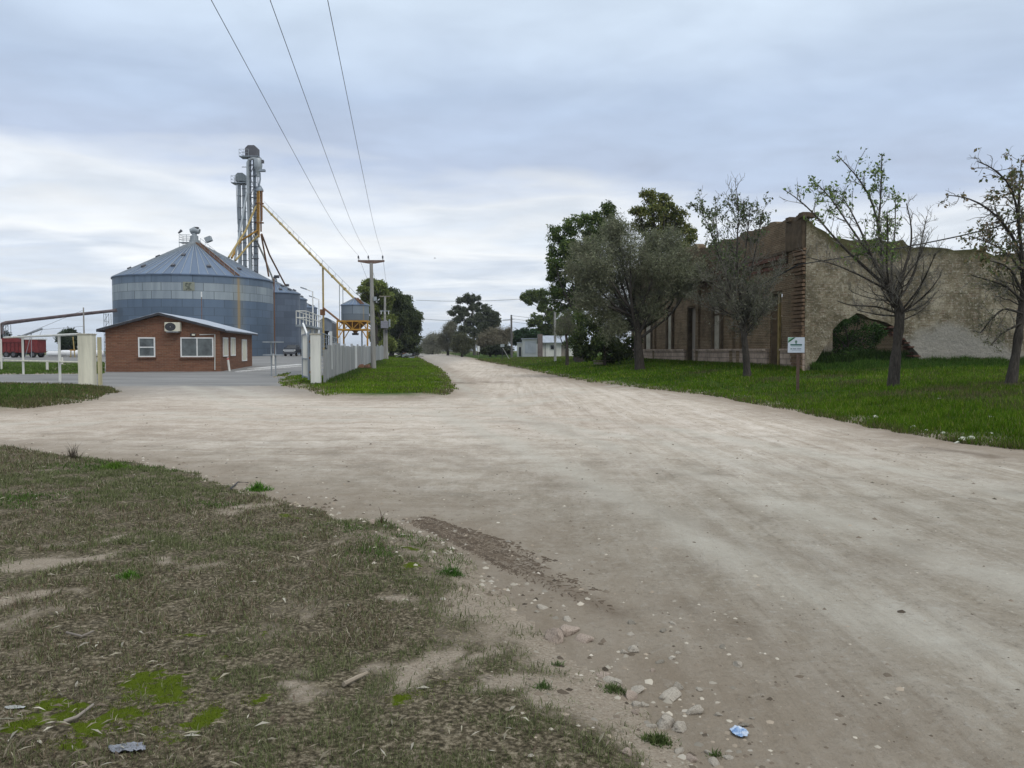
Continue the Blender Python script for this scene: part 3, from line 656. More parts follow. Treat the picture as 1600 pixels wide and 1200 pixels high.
def silo_trim():
    # ladder with cage on the right edge, stair up the roof, head gear on the peak, company plate
    a = silo_ang(427.4) ; d = Vector((math.cos(a), math.sin(a), 0)); tg = Vector((-d.y, d.x, 0)); m = MB()
    for s in (-.25, .25): m.tube([c1 + d * (R1 + .25) + tg * s, c1 + d * (R1 + .25) + tg * s + ZU * (12.6 - Z1)], .05, 5)
    for k in range(36): m.bar(c1 + d * (R1 + .25) - tg * .25 + ZU * (.4 + .32 * k), c1 + d * (R1 + .25) + tg * .25 + ZU * (.4 + .32 * k), .04)
    m.build('ladder', M_RUST, T1)
    a = silo_ang(372); d = Vector((math.cos(a), math.sin(a), 0)); tg = Vector((-d.y, d.x, 0)); m = MB(); hw = 12.05 - Z1; hp = 17.8 - Z1
    e0 = c1 + d * (R1 + .1) + ZU * (hw + .12); e1 = c1 + d * 1.0 + ZU * (hp - .2)
    for s in (-.35, .35): m.bar(e0 + tg * s, e1 + tg * s, .09, .16)
    for k in range(34): p = e0.lerp(e1, (k + .5) / 34); m.bar(p - tg * .35 + ZU * .05, p + tg * .35 + ZU * .05, .12, .05)
    m.build('roof_stair', M_RUST, T1)
    m = MB()
    for s in (-.4, .4):
        m.tube([e0 + tg * s + ZU * .7, e1 + tg * s + ZU * .7], .03, 4)
        for k in range(9): p = e0.lerp(e1, k / 8); m.tube([p + tg * s, p + tg * s + ZU * .7], .025, 4)
    m.build('stair_railing', M_GALV, T1)
    top = c1 + ZU * hp; m = MB().lathe(top, [(.75, -.35), (.75, .25), (.55, .3), (.55, .9), (.35, 1.0), (.35, 1.3)], 14).build('roof_cap', M_GALV, T1, smooth=True)
    MB().tube([top + Vector((-.55, 0, 1.55)), top + Vector((.1, 0, 1.75)), top + Vector((.75, 0, 1.55))], [.42, .55, .40], 10).build('motor', M_GALV, T1, smooth=True, bevel=0)
    MB().box(top + Vector((.42, -.1, 1.9)), (.5, .5, .6)).build('motor_guard', M_DARK, T1, bevel=.05)
    MB().box(top + Vector((2.2, -.3, .35)), (.9, .8, .75), (Vector((.9, 0, .35)).normalized(), Vector((0, 1, 0)), Vector((-.35, 0, .9)).normalized())).build('inspection_box', M_GALV, T1, bevel=.03)
    m = MB()
    for x in (-2.0, -.9): 
        for y in (-.7, .7): m.tube([top + Vector((x, y, -.9 if x < -1.5 else -.3)), top + Vector((x, y, 1.0))], .035, 4)
    for z in (.3, .65, 1.0):
        for y in (-.7, .7): m.tube([top + Vector((-2.0, y, z)), top + Vector((-.4, y, z))], .03, 4)
        m.tube([top + Vector((-2.0, -.7, z)), top + Vector((-2.0, .7, z))], .03, 4)
    m.box(top + Vector((-1.2, 0, -.12)), (1.8, 1.4, .08)); m.build('peak_platform', M_GALV, T1)
    MB().tube([top + Vector((-2.1, -.7, 1.2)), top + Vector((-1.6, -.7, 1.65))], [.12, .22], 8).build('floodlight', M_DARKGREY, T1)
    a0, a1 = silo_ang(288.5), silo_ang(306.5); zb, zt = at(297, 455.5, 112).z - Z1, at(297, 442, 112).z - Z1
    pl = MB().lathe(c1, [(R1 + .0, zt), (R1 + .05, zt), (R1 + .05, zb), (R1, zb)], 8, min(a0, a1), max(a0, a1)).build('plate', simple('faded tan plate', (.23, .24, .19), .7, 0, .2), T1)
    m = MB(); q = lambda u, v: c1 + Vector((math.cos(a0 + (a1 - a0) * u), math.sin(a0 + (a1 - a0) * u), 0)) * (R1 + .085) + ZU * (zb + (zt - zb) * v)
    def stroke(*pp):
        for i in range(len(pp) - 1): m.bar(q(*pp[i]), q(*pp[i + 1]), .13, .05)
    stroke((.44, .84), (.24, .84), (.24, .55), (.44, .48), (.44, .2), (.24, .2))       # S
    stroke((.74, .84), (.54, .84), (.54, .18), (.74, .18))                              # C
    m.build('plate_lettering', simple('dark green lettering', (.12, .135, .11), .7), pl)
silo_trim()
def mid_silo(label, pxc, Y, R0, zt, za, seed):
    x = at(pxc, 550, Y).x; z0 = Hs(x, Y - R0) - .1
    t, c = silo('grain_silo', label, x, Y, R0, z0, zt, za, seed, (), None, True, 48, 28, (.105, .128, .168))
    top = c + ZU * (za - z0)
    MB().lathe(top, [(.5, -.1), (.5, .5), (.3, .7), (.3, .9)], 10).build('roof_cap', M_GALV, t)
    MB().box(top + Vector((.5, -.2, .9)), (.9, .5, .5)).build('motor', M_DARK, t, bevel=.05)
mid_silo('tall slim grain silo right next to the biggest one, pickup parked at its foot', 430, 148, 4.5, 12.0, 14.2, 2)
mid_silo('tall slim grain silo, second behind the pickup', 446, 171, 4.5, 12.4, 14.5, 3)
mid_silo('tall slim grain silo farthest down the row, half hidden by the steel platform', 468, 208, 4.5, 12.6, 14.6, 4)
# ---------------------------------------------------------------- antenna mast and lamp posts
def mast(px, y0, y1, Y, r, label, name='antenna_mast', cat='mast', mat=None, tip=None, group=None):
    b = ground_at(px, Y); top = at(px, y0, Y).z; t = thing(name, label, cat, b, 0, group)
    MB().tube([b - ZU * .1, Vector((b.x, b.y, top))], [r, r * .7], 8).build('shaft', mat or M_GALV, t, smooth=True)
    return t, b, top
t, b, top = mast(317, 464, 520, 71, .035, 'thin mast with a white tip rising behind the office roof', mat=M_RUST)
MB().tube([Vector((b.x, b.y, top)), Vector((b.x, b.y, top + .45))], .06, 6).build('tip', M_WHITE, t)
def lamp_post(px, ytop, Y, armpx, army, label):
    b = ground_at(px, Y); top = at(px, ytop, Y); t = thing('street_lamp', label, 'lamp post', b, 0, 'lamp posts in the silo yard')
    e = at(armpx, army, Y)
    MB().tube([b - ZU * .1, Vector((b.x, b.y, top.z)), Vector((b.x, b.y, top.z)) + (e - top) * .4, e], [.07, .055, .045, .04], 8).build('pole', M_WHITE, t, smooth=True)
    d = (e - top).normalized(); MB().box(e + d * .25, (.55, .22, .11), (d, Vector((0, 1, 0)), ZU)).build('lamp_head', M_GALVDARK, t, bevel=.02)
lamp_post(490, 455.5, 68, 479, 452, 'taller lamp post with bent arm behind the steel platform')
lamp_post(499.5, 468, 78, 491, 465, 'shorter lamp post with bent arm near the white gate pillar')
# ---------------------------------------------------------------- elevator tower
YT = 131.0
M_GALVMID = simple('dull galvanised steel', (.21, .235, .245), .6, .2, .3, 2, streak=True)
def P(px, py, dY=0.0): return at(px, py, YT + dY)
def leg_elevator(label, pxs, w, ytop, ybox, headpx, plat, mat, headmat, dY):
    b = ground_at(sum(pxs) / len(pxs), YT + dY); t = thing('bucket_elevator', label, 'grain elevator', b, 0, 'bucket elevators above the silos')
    for px in pxs:
        m = MB(); top = P(px, ybox, dY); bt = Vector((top.x, top.y, b.z))
        m.bar(bt, top, w, w * 1.1)
        L = (top - bt).z; k = 0; q = m.build('leg_trunk', mat, t); m = MB()
        while k * 1.9 < L: m.box(bt + ZU * (k * 1.9 + 1.2), (w + .10, w * 1.1 + .10, .10)); k += 1
        m.build('flange_rings', M_DARKGREY, q)['kind'] = 'stuff'
    x0, x1 = headpx; a, c = P(x0, ybox, dY), P(x1, ytop, dY); W, Hh = c.x - a.x, c.z - a.z; ch = min(W, Hh) * .28
    MB().prism([(0, 0), (W, 0), (W, Hh - ch), (W - ch, Hh), (ch, Hh), (0, Hh - ch)], a + Vector((0, -.6, 0)), (1, 0, 0), (0, 0, 1), (0, 1, 0), 1.3).build('head', headmat, t, bevel=.04)
    p0, p1 = P(plat[0], plat[2], dY), P(plat[1], plat[2], dY); ww = p1.x - p0.x
    MB().box((p0 + p1) / 2, (ww, 1.9, .14)).build('platform', M_GALVDARK, t)
    r = MB()
    for y in (-.9, .9):
        for q in (0, .5, 1):
            r.tube([p0 + Vector((ww * q * .5, y, 0)), p0 + Vector((ww * q * .5, y, 1.1))], .03, 4)
        for z in (.55, 1.1): r.tube([p0 + Vector((0, y, z)), p0 + Vector((ww * .5, y, z))], .03, 4)
    for z in (.55, 1.1): r.tube([p0 + Vector((0, -.9, z)), p0 + Vector((0, .9, z))], .03, 4)
    r.build('railing', M_GALV, t)
    return t, b
tA, bA = leg_elevator('taller bucket elevator with a dark boxy head', (389.5, 397.5), .42, 228, 245, (384.5, 403.5), (376.5, 406, 246), M_GALVDARK, M_DARKGREY, 0)
tB, bB = leg_elevator('lower bucket elevator with a pale grey head', (373.5, 381), .46, 271, 284, (369.5, 384), (364, 386, 287), M_GALV, M_GALVMID, 1.6)
m = MB(); m.tube([P(371.5, 288, .6), P(372.5, 351, .6)], .09, 5); m.tube([P(369, 287, .2), P(371.5, 350, .2)], .05, 5); m.build('drain_pipe', M_GALVDARK, tB)
def tower_lattice():
    m = MB(); ys = [258, 275, 292, 309, 328, 347, 366, 385, 404]
    for i, y in enumerate(ys):
        m.bar(P(388, y, -.3), P(404, y, -.3), .15); m.bar(P(388, y, .9), P(404, y, .9), .15); m.bar(P(404, y, -.3), P(404, y, .9), .12)
        if i % 2 == 0: m.bar(P(378, y + 3, .9), P(390, y + 3, .9), .09)
        if i < len(ys) - 1: m.bar(P(390.5 if i % 2 else 396.5, y, -.3), P(396.5 if i % 2 else 390.5, ys[i + 1], -.3), .07)
    for px, dY in ((403, -.3), (403, .9)): m.bar(P(px, 262, dY), P(px, 545, dY), .11); 
    m.build('lattice', M_DARKGREY, tA)
    l = MB()
    for s in (-.2, .2): l.tube([P(394.5, 246, -.7) + Vector((s, 0, 0)), P(394.5, 430, -.7) + Vector((s, 0, 0))], .035, 4)
    z = P(394, 430).z
    while z < P(394, 246).z: l.bar(Vector((P(394.5, 300, -.7).x - .2, YT - .7, z)), Vector((P(394.5, 300, -.7).x + .2, YT - .7, z)), .035); z += .4
    l.build('ladder', M_GALVDARK, tA)
tower_lattice()
def cyclone():
    b = P(404, 275, -1.0); t = thing('dust_cyclone', 'pale grey dust cyclone hung beside the elevator head', 'cyclone', b)
    c = P(403.2, 250, -1.0); zz = lambda y: P(403, y, -1).z - c.z
    MB().lathe(c, [(.02, zz(247)), (.5, zz(247.5)), (.66, zz(249.5)), (.66, zz(260)), (.55, zz(264)), (.22, zz(271)), (.22, zz(276))], 16).build('body', M_GALV, t, smooth=True)
    MB().box(P(410, 252.5, -1), (.45, .5, .5)).build('fan_motor', M_DARKGREY, t, bevel=.04)
    MB().box(P(409.5, 266.5, -1), (1.0, .7, .35)).build('outlet_box', M_GALVDARK, t, bevel=.03)
    MB().tube([P(401, 248.5, -1), P(395, 247.8, -1), P(389.5, 249.5, -1), P(387.2, 254, -1), P(387.4, 300, -1), P(389, 350, -1), P(391.5, 432, -1)], .24, 8).build('duct', M_GALV, t, smooth=True)
    m = MB(); m.tube([P(406, 270, -1), P(406.5, 280, -1), P(404.5, 291, -1)], .14, 6); m.tube([P(400, 292, -1), P(399.5, 280, -1), P(402, 270, -1)], .08, 6); m.build('down_pipe', M_GALVDARK, t)
cyclone()
def distributor():
    b = P(405, 370, -.6); t = thing('grain_distributor', 'dome topped grain distributor with a bundle of yellow down pipes', 'distributor', b)
    c = P(405.5, 297, -.6)
    MB().lathe(c, [(.02, .75), (.25, .7), (.45, .35), (.62, .05), (.62, -.22), (.5, -.22)], 14).build('dome', M_GALVDARK, t, smooth=True)
    for k, (px, dy, mt, yb) in enumerate([(402.3, -.2, M_YELLOW, 366), (405, -.5, M_YELLOW, 371), (409.2, -.3, M_RUST, 345), (404, .3, M_RUST, 362), (407.5, .3, M_RUST, 362)]):
        MB().tube([P(px, 298, -.6 + dy), P(px - .4 + k * .2, yb, -.6 + dy)], .125, 8).build('down_pipe', mt, t, smooth=True)
    for y in (318, 348): MB().lathe(P(405.5, y, -.6), [(.62, -.06), (.7, -.06), (.7, .06), (.62, .06)], 14).build('hoop', M_RUST, t)
distributor()
def spout(label, pts, r, mat, extra=None):
    p = [at(*q) for q in pts]; t = thing('grain_spout', label, 'grain pipe', p[-1], 0, 'pipes fanning out from the elevator')
    MB().tube(p, r, 8).build('pipe', mat, t, smooth=True)
    m = MB()
    L = (p[-1] - p[0]).length; k = 1
    while k * 4.5 < L:
        q = p[0].lerp(p[-1], k * 4.5 / L); d = (p[-1] - p[0]).normalized()
        if len(p) == 2: m.tube([q - d * .08, q + d * .08], r + .07, 8)
        k += 1
    if m.v: m.build('flange', mat, t)
    return t
spout('pale pipe slanting down in front of the elevator legs to the big silo roof', [(386, 300, YT - 1.2), (377, 350, 128), (366, 412, 124)], .17, M_GALV)
spout('yellow pipe running down left onto the big silo roof, outermost', [(400, 322, YT - .9), (384, 360, 128), (357.5, 402, 121)], .16, M_YELLOWPALE)
spout('yellow boxy pipe crossing the elevator legs to the left', [(403, 360, YT - 1), (376, 376, YT - 1.6), (362, 403, 123)], .17, M_YELLOW)
spout('rusty yellow pipe dropping left from the bundle foot', [(404, 368, YT - 1.1), (391, 380, YT - 1.4), (368, 407, 124)], .15, M_YELLOWPALE)
spout('red brown pipe dropping steeply to the big silo edge', [(408, 366, YT - .4), (412, 388, 132), (420, 432, 134)], .14, M_RUST)
spout('white pipe slanting right to the slim silo roofs', [(396, 366, YT - 1.3), (412, 400, 134), (428, 440, 142)], .16, M_WHITEDIRTY)
spout('red brown pipe reaching right to the second slim silo', [(409, 366, YT - .2), (421, 398, 140), (446, 446, 158)], .15, M_RUST)
tS = spout('long yellow pipe descending from the elevator to the small hopper silo', [(411.5, 322, YT - .4), (556, 469, 101)], .14, M_YELLOWPALE)
def spout_supports():
    m = MB(); p0, p1 = at(411.5, 322, YT - .4), at(556, 469, 101); d = (p1 - p0).normalized(); nrm = ZU - d * d.z; nrm.normalize()
    m.tube([p0 + nrm * .75, p1 + nrm * .75], .03, 4)
    for k in range(1, 16): q = p0.lerp(p1, k / 16); m.tube([q, q + nrm * .75], .025, 4)
    m.build('truss_wire', M_GALV, tS)
    k = (504 - 411.5) / (556 - 411.5); Yk = 1 / ((1 - k) / (YT - .4) + k / 101); a = at(504.5, 417, Yk); g = ground_at(504.5, Yk)
    MB().tube([Vector((a.x, a.y, g.z)), a], .13, 8).build('post', M_YELLOWPALE, tS, smooth=True)
    q = Vector((a.x, a.y, at(504, 488, Yk).z)); m = MB().box(q + Vector((-.1, 0, 0)), (.62, .45, .8)); m.build('gate_box', M_RUST, tS, bevel=.03)
    MB().tube([Vector((a.x, a.y, at(504, 481, Yk).z)), at(535, 505, 101)], .13, 6).build('branch_pipe', M_RUST, tS, smooth=True)
    k = .84; Y2 = 1 / ((1 - k) / (YT - .4) + k / 101); a = at(533, 444, Y2); g = ground_at(533, Y2); m = MB()
    for s in (-.22, .22): m.tube([Vector((a.x + s, a.y, g.z)), a + Vector((s, 0, 0))], .05, 5)
    m.build('strut', M_GALV, tS)
spout_supports()
def hopper_silo():
    Y = 101; c = at(555.5, 550, Y); g = Hs(c.x, Y); c.z = g; R0 = 1.72; z = lambda y: at(555, y, Y).z - g
    t = thing('hopper_silo', 'small hopper bottomed silo on a yellow steel frame beside the fence', 'silo', c)
    MB().lathe(c, [(R0, z(501)), (R0, z(477))], 40).build('wall', silo_mat('hopper sheets', R0, z(477), (), (.18, .21, .24), rust=silo_ang(569, c, R0), seed=9), t, smooth=True)
    r = MB().lathe(c, [(R0 + .08, z(478)), (R0 + .08, z(477)), (.2, z(466.5)), (.2, z(465)), (0.01, z(464.5))], 40).build('roof', cone_mat('hopper roof', n=20), t)
    m = MB()
    for k in range(20):
        a = 2 * math.pi * k / 20; d = Vector((math.cos(a), math.sin(a), 0)); m.bar(c + d * (R0 + .08) + ZU * z(476.7), c + d * .22 + ZU * z(466.3), .04, .06)
    m.build('roof_ribs', M_GALV, r)
    a = silo_ang(566, c, R0); d = Vector((math.cos(a), math.sin(a), 0)); tg = Vector((-d.y, d.x, 0)); m = MB()
    for s in (-.2, .2): m.bar(c + d * (R0 + .1) + tg * s + ZU * z(475.5), c + d * .3 + tg * s + ZU * z(465.5), .05, .12)
    for k in range(10): p = (c + d * (R0 + .1) + ZU * z(475.5)).lerp(c + d * .3 + ZU * z(465.5), k / 10); m.bar(p - tg * .2, p + tg * .2, .05)
    m.build('roof_ladder', M_RUST, r)
    MB().lathe(c, [(R0 - .05, z(502)), (.25, z(519)), (.25, z(521.5))], 8).build('hopper', simple('rusty ochre sheet', (.17, .08, .025), .8, 0, .35), t)
    MB().box(c + ZU * z(522), (.7, .7, .25)).build('slide_gate', M_DARK, t)
    m = MB(); hw = R0 + .12
    for y in (-1, 1):
        for z_ in (502.5, 515.5):
            m.bar(c + Vector((-hw, y * hw, z(z_))), c + Vector((hw, y * hw, z(z_))), .13, .18)
        for k in range(-2, 3): m.bar(c + Vector((k * hw / 2, y * hw, z(503))), c + Vector((k * hw / 2, y * hw, z(515.5))), .08)
        for k in range(4):
            a, b = (-1 + k * .5) * hw, (-.5 + k * .5) * hw
            if k % 2: a, b = b, a
            m.bar(c + Vector((a, y * hw, z(515))), c + Vector((b, y * hw, z(503))), .08)
    for x in (-1, 1):
        for z_ in (502.5, 515.5): m.bar(c + Vector((x * hw, -hw, z(z_))), c + Vector((x * hw, hw, z(z_))), .13, .18)
    m.build('truss', M_YELLOW, t)
    for x in (-1, 1):
        for y in (-1, 1):
            m = MB().bar(c + Vector((x * hw, y * hw, -.1)), c + Vector((x * hw, y * hw, z(502))), .18)
            m.bar(c + Vector((x * hw, y * hw, z(530))), c + Vector((x * hw * .62, y * hw, z(516))), .1)
            m.build('leg', M_YELLOW, t)
    MB().tube([c + Vector((1.0, -1, 0)), c + Vector((1.0, -1, z(516)))], .1, 8).build('discharge_pipe', M_GALVDARK, t)
    m = MB()
    for k in range(7): m.box(c + Vector((hw + .45, -1 + .25 * k, z(530) - .3 * k + .6)), (.7, .3, .06))
    m.build('stair', M_DARK, t)
hopper_silo()
# ---------------------------------------------------------------- barrel roofed shed
def shed():
    Y = 118; a = ground_at(499, Y); b = at(519, 550, Y); t = thing('storage_shed', 'grey sheet metal shed with curved roof and open doorway behind the fence', 'shed', a)
    zt = at(500, 503, Y).z - a.z; W = (b.x - a.x); dv = hv; du = hu; n = 10; L = 11
    arc = [(W * k / n, zt + .55 * math.sin(math.pi * k / n)) for k in range(n + 1)]
    d0, d1, dh = W * .27, W * .78, at(500, 517, Y).z - a.z
    MB().prism([(0, 0), (d0, 0), (d0, dh), (d1, dh), (d1, 0), (W, 0), (W, zt)] + arc[::-1][1:-1] + [(0, zt)], a, du, ZU, dv, .12).build('front_wall', M_SHED, t)
    MB().prism([(0, 0), (d0, 0), (d0, dh), (d1, dh), (d1, 0), (W, 0), (W, zt), (0, zt)], a + dv * L, du, ZU, dv, .12).build('rear_wall', M_SHED, t)
    for s, nm in ((0.06, 'side_wall'), (W - .06, 'side_wall')):
        MB().box(a + du * s + dv * (L / 2 + .06) + ZU * (zt / 2), (.1, L - .14, zt), (du, dv, ZU)).build(nm, M_SHEDDARK, t)
    ar = [(x, z + .02) for x, z in arc]; MB().prism(ar + [(x, z + .09) for x, z in ar[::-1]], a - dv * .15, du, ZU, dv, L + .4).build('roof', M_SHED, t)
shed()
# ---------------------------------------------------------------- gate pillars, gates, fence
gu_, gv_ = Vector((1, .12, 0)).normalized(), Vector((-.12, 1, 0)).normalized()
def pillar(px, ytop, w, d, label, mat):
    g = ground_at(px, 37); h = at(px, ytop, 37).z - g.z; t = thing('gate_pillar', label, 'pillar', g, 0, 'pillars of the yard gateway')
    MB().box(g + ZU * (h / 2 - .05), (w, d, h + .1), (gu_, gv_, ZU)).build('shaft', mat, t, bevel=.02)
    MB().box(g + ZU * (h + .02), (w + .05, d + .05, .06), (gu_, gv_, ZU)).build('cap', simple('stained cap', (.40, .37, .30), .9, 0, .4), t, bevel=.015)
    return g, h
gL, hL = pillar(137, 523, .62, .52, 'stained cream pillar at the left end of the gateway', M_CREAM)
MB().box(Vector((gL.x, gL.y, 0)) + gu_ * .42 + gv_ * .35 + ZU * (gL.z + 1.1), (.14, .16, 2.25), (gu_, gv_, ZU)).build('side_post', simple('ochre cream render', (.46, .42, .27), .9, 0, .3, 3, streak=True), [o for o in COL.objects if o.name == 'gate_pillar'][0])
gR, hR = pillar(494, 523, .44, .44, 'whitewashed pillar at the corner of the concrete fence', M_WHITEDIRTY)
def rail_gate():
    t = thing('tube_gate', 'open white tube gate with two rails hinged on the cream pillar', 'gate', gL)
    z1, z0 = at(36, 526, 50).z, at(36, 565, 50).z
    P0 = Vector((gL.x - .35, gL.y, 0)); P1 = Vector((at(36, 560, 50).x, 50, 0)); d = (P1 - P0).normalized(); E = P0 + d * ((P1 - P0).length * 1.5)
    m = MB(); m.tube([P0 + ZU * (z1 - .12), E + ZU * (z1 + .05)], .06, 8); m.build('top_rail', M_WHITEDIRTY, t, smooth=True)
    m = MB(); m.tube([P0 + ZU * at(125, 566, 37).z, E + ZU * z0], .045, 8); m.build('lower_rail', M_CREAM, t, smooth=True)
    for px in (93, 36, 2):
        a, _ = ray(px, 560); k = ((P0.x - a * P0.y) / (a * d.y - d.x)); q = P0 + d * k; g = Hs(q.x, q.y)
        MB().tube([Vector((q.x, q.y, g - .05)), Vector((q.x, q.y, z1 - .02))], .065, 8).build('upright', M_WHITEDIRTY, t, smooth=True)
rail_gate()
def leaf_gate():
    t = thing('swung_gate', 'white metal gate leaf folded back against the corner pillar', 'gate', gR)
    a = gR + gu_ * -.32; hz = Hs(a.x, a.y + 1); d = Vector((-.36, 1, 0)).normalized(); L = 3.0; h = 2.25
    m = MB(); m.bar(a + ZU * .15, a + ZU * (h + .1), .09); m.bar(a + d * L + ZU * .15, a + d * L + ZU * h, .07)
    for z in (.25, 1.1, h): m.bar(a + ZU * z, a + d * L + ZU * z, .06)
    m.build('gate_frame', M_GALVDARK, t)
    m = MB()
    for k in range(1, 7): m.bar(a + d * (L * k / 7) + ZU * .25, a + d * (L * k / 7) + ZU * h, .05, .05)
    m.build('pales', M_WHITEDIRTY, t)
    MB().bar(a + d * .1 + ZU * (h - .15), a + d * 2.6 + ZU * (h + .55), .08).build('brace', M_WHITE, t)
    m = MB()
    for z in (.5, 1.15, 1.9): m.box(a + gu_ * .1 + ZU * z, (.16, .1, .1), (gu_, gv_, ZU))
    m.build('hinges', M_RUST, t)
leaf_gate()
def fence():
    t = thing('slab_fence', 'grey fence of upright concrete slabs running along the street', 'fence', Vector((gR.x + .3, gR.y + .4, gR.z)))
    y = gR.y + .45; k = 0; rr = random.Random(4)
    W = [simple('fence slab %d' % i, c, .9, 0, .3, 1.6, .3, streak=True) for i, c in enumerate([(.31, .315, .315), (.335, .34, .34), (.295, .305, .308), (.35, .36, .365), (.58, .59, .59)])]
    while y < 106:
        wd = .92 if y < 62 else 1.9
        if k % 6 == 0 and k:
            x = fence_x(y) + .1; g = Hs(x, y)
            MB().box((x, y, g + .9), (.14, .14, 2.0), (gu_, gv_, ZU)).build('post', W[3], t); y += .1
        yc = y + wd / 2; x = fence_x(yc) + .12; g = float(H0(x, yc)); h = (2.02 if y < 44 else 1.9) + rr.uniform(-.07, .07)
        if yc < 39.5: h = 1.75
        m = MB(); m.box((x, yc, g + h / 2 - .1), (.07, wd * .955, h), (gu_, gv_, ZU))
        for q in (-.5, .5): m.box((x + .035 + gv_.x * q * wd * .8, yc + q * wd * .8, g + h / 2 - .1), (.05, .1, h - .03), (gu_, gv_, ZU))
        m.build('slab', W[4] if k in (20, 21) else W[rr.randrange(4)], t); y += wd; k += 1
    m = MB(); a = gR + gu_ * .2; b0 = Vector((fence_x(44) + .1, 44, 0)); zz = gR.z + 2.25
    m.tube([Vector((a.x, a.y, zz + .05)), Vector((b0.x, b0.y, zz - .1))], .03, 5)
    for k in range(7):
        q = k / 6; p = Vector((a.x, a.y, 0)).lerp(b0, q); m.tube([p + ZU * (gR.z + 1.6), p + ZU * (zz + .05 - .15 * q)], .025, 5)
    m.tube([Vector((a.x, a.y, zz - .25)), Vector((b0.x, b0.y, zz - .3))], .012, 4)
    m.build('top_rail', M_GALVDARK, t)
    MB().box(Vector((fence_x(40.6) + .12, 40.6, gR.z + 1.5)), (.14, .14, 1.9), (gu_, gv_, ZU)).build('post', W[4], t)
fence()
def platform():
    Y0 = 47; a = at(463, 507, Y0); b = at(478, 507, Y0); g = Hs(a.x, Y0); du, dv = gu_, gv_; W = (b.x - a.x); L = 7.5; zt = a.z
    a = Vector((a.x, Y0, 0)); t = thing('sampling_platform', 'raised white steel walkway with handrails on columns beside the gateway', 'platform', Vector((a.x, a.y, g)))
    q = lambda s, l, z: a + du * s + dv * l + ZU * z
    MB().box(q(W / 2, L / 2, zt - .06), (W + .1, L, .12), (du, dv, ZU)).build('deck', M_GALVDARK, t)
    m = MB()
    for s in (0, W):
        for z in (.4, .78): m.tube([q(s, 0, zt + z), q(s, L, zt + z)], .03, 5)
        for k in range(6): m.bar(q(s, L * k / 5, zt), q(s, L * k / 5, zt + .8), .04)
    for z in (.4, .78): m.tube([q(0, 0, zt + z), q(W, 0, zt + z)], .03, 5)
    m.build('handrail', M_WHITEDIRTY, t)
    for k in range(4):
        l = .25 + k * 2.2; p = q(W * .62, l, 0); gg = Hs(p.x, p.y)
        MB().bar(Vector((p.x, p.y, gg - .1)), Vector((p.x, p.y, zt - .12)), .17, .17, (0, 1, 0)).build('column', M_WHITEDIRTY, t)
    m = MB()
    for k in range(9):
        m.bar(q(W + .15, L * .5 + .2 * k, .4 + .25 * k), q(W + .75, L * .5 + .2 * k, .4 + .25 * k), .2, .04)
    m.build('stair', M_GALVDARK, t)
    p = q(-1.4, .5, 0); gg = Hs(p.x, p.y); tb = thing('ticket_stand', 'small grey stand with two shelves left of the raised walkway', 'stand', Vector((p.x, p.y, gg)))
    m = MB()
    for s in (-.25, .25): m.bar(Vector((p.x + s * .5, p.y, gg)), Vector((p.x + s * .5, p.y, gg + 2.0)), .06)
    m.build('upright', M_GALV, tb); m = MB()
    for z in (1.25, 2.0): m.box(Vector((p.x, p.y, gg + z)), (1.1, .5, .06))
    m.build('shelf', M_GALV, tb)
platform()
# weighbridge strips
for k, (p0, p1, w) in enumerate([((372, 581.5), (470, 573), .45), ((396, 577), (472, 570), .9)]):
    a, b = gp(*p0), gp(*p1); a.z = Hs(a.x, a.y) + .03; b.z = Hs(b.x, b.y) + .03
    o = MB().bar(a, b, w, .08).build('weighbridge_kerb', simple('pale kerb concrete %d' % k, (.5, .49, .47), .9), None)
    tag(o, ('near' if not k else 'far') + ' pale concrete strip of the weighbridge beside the brick office', 'kerb', 'weighbridge strips')
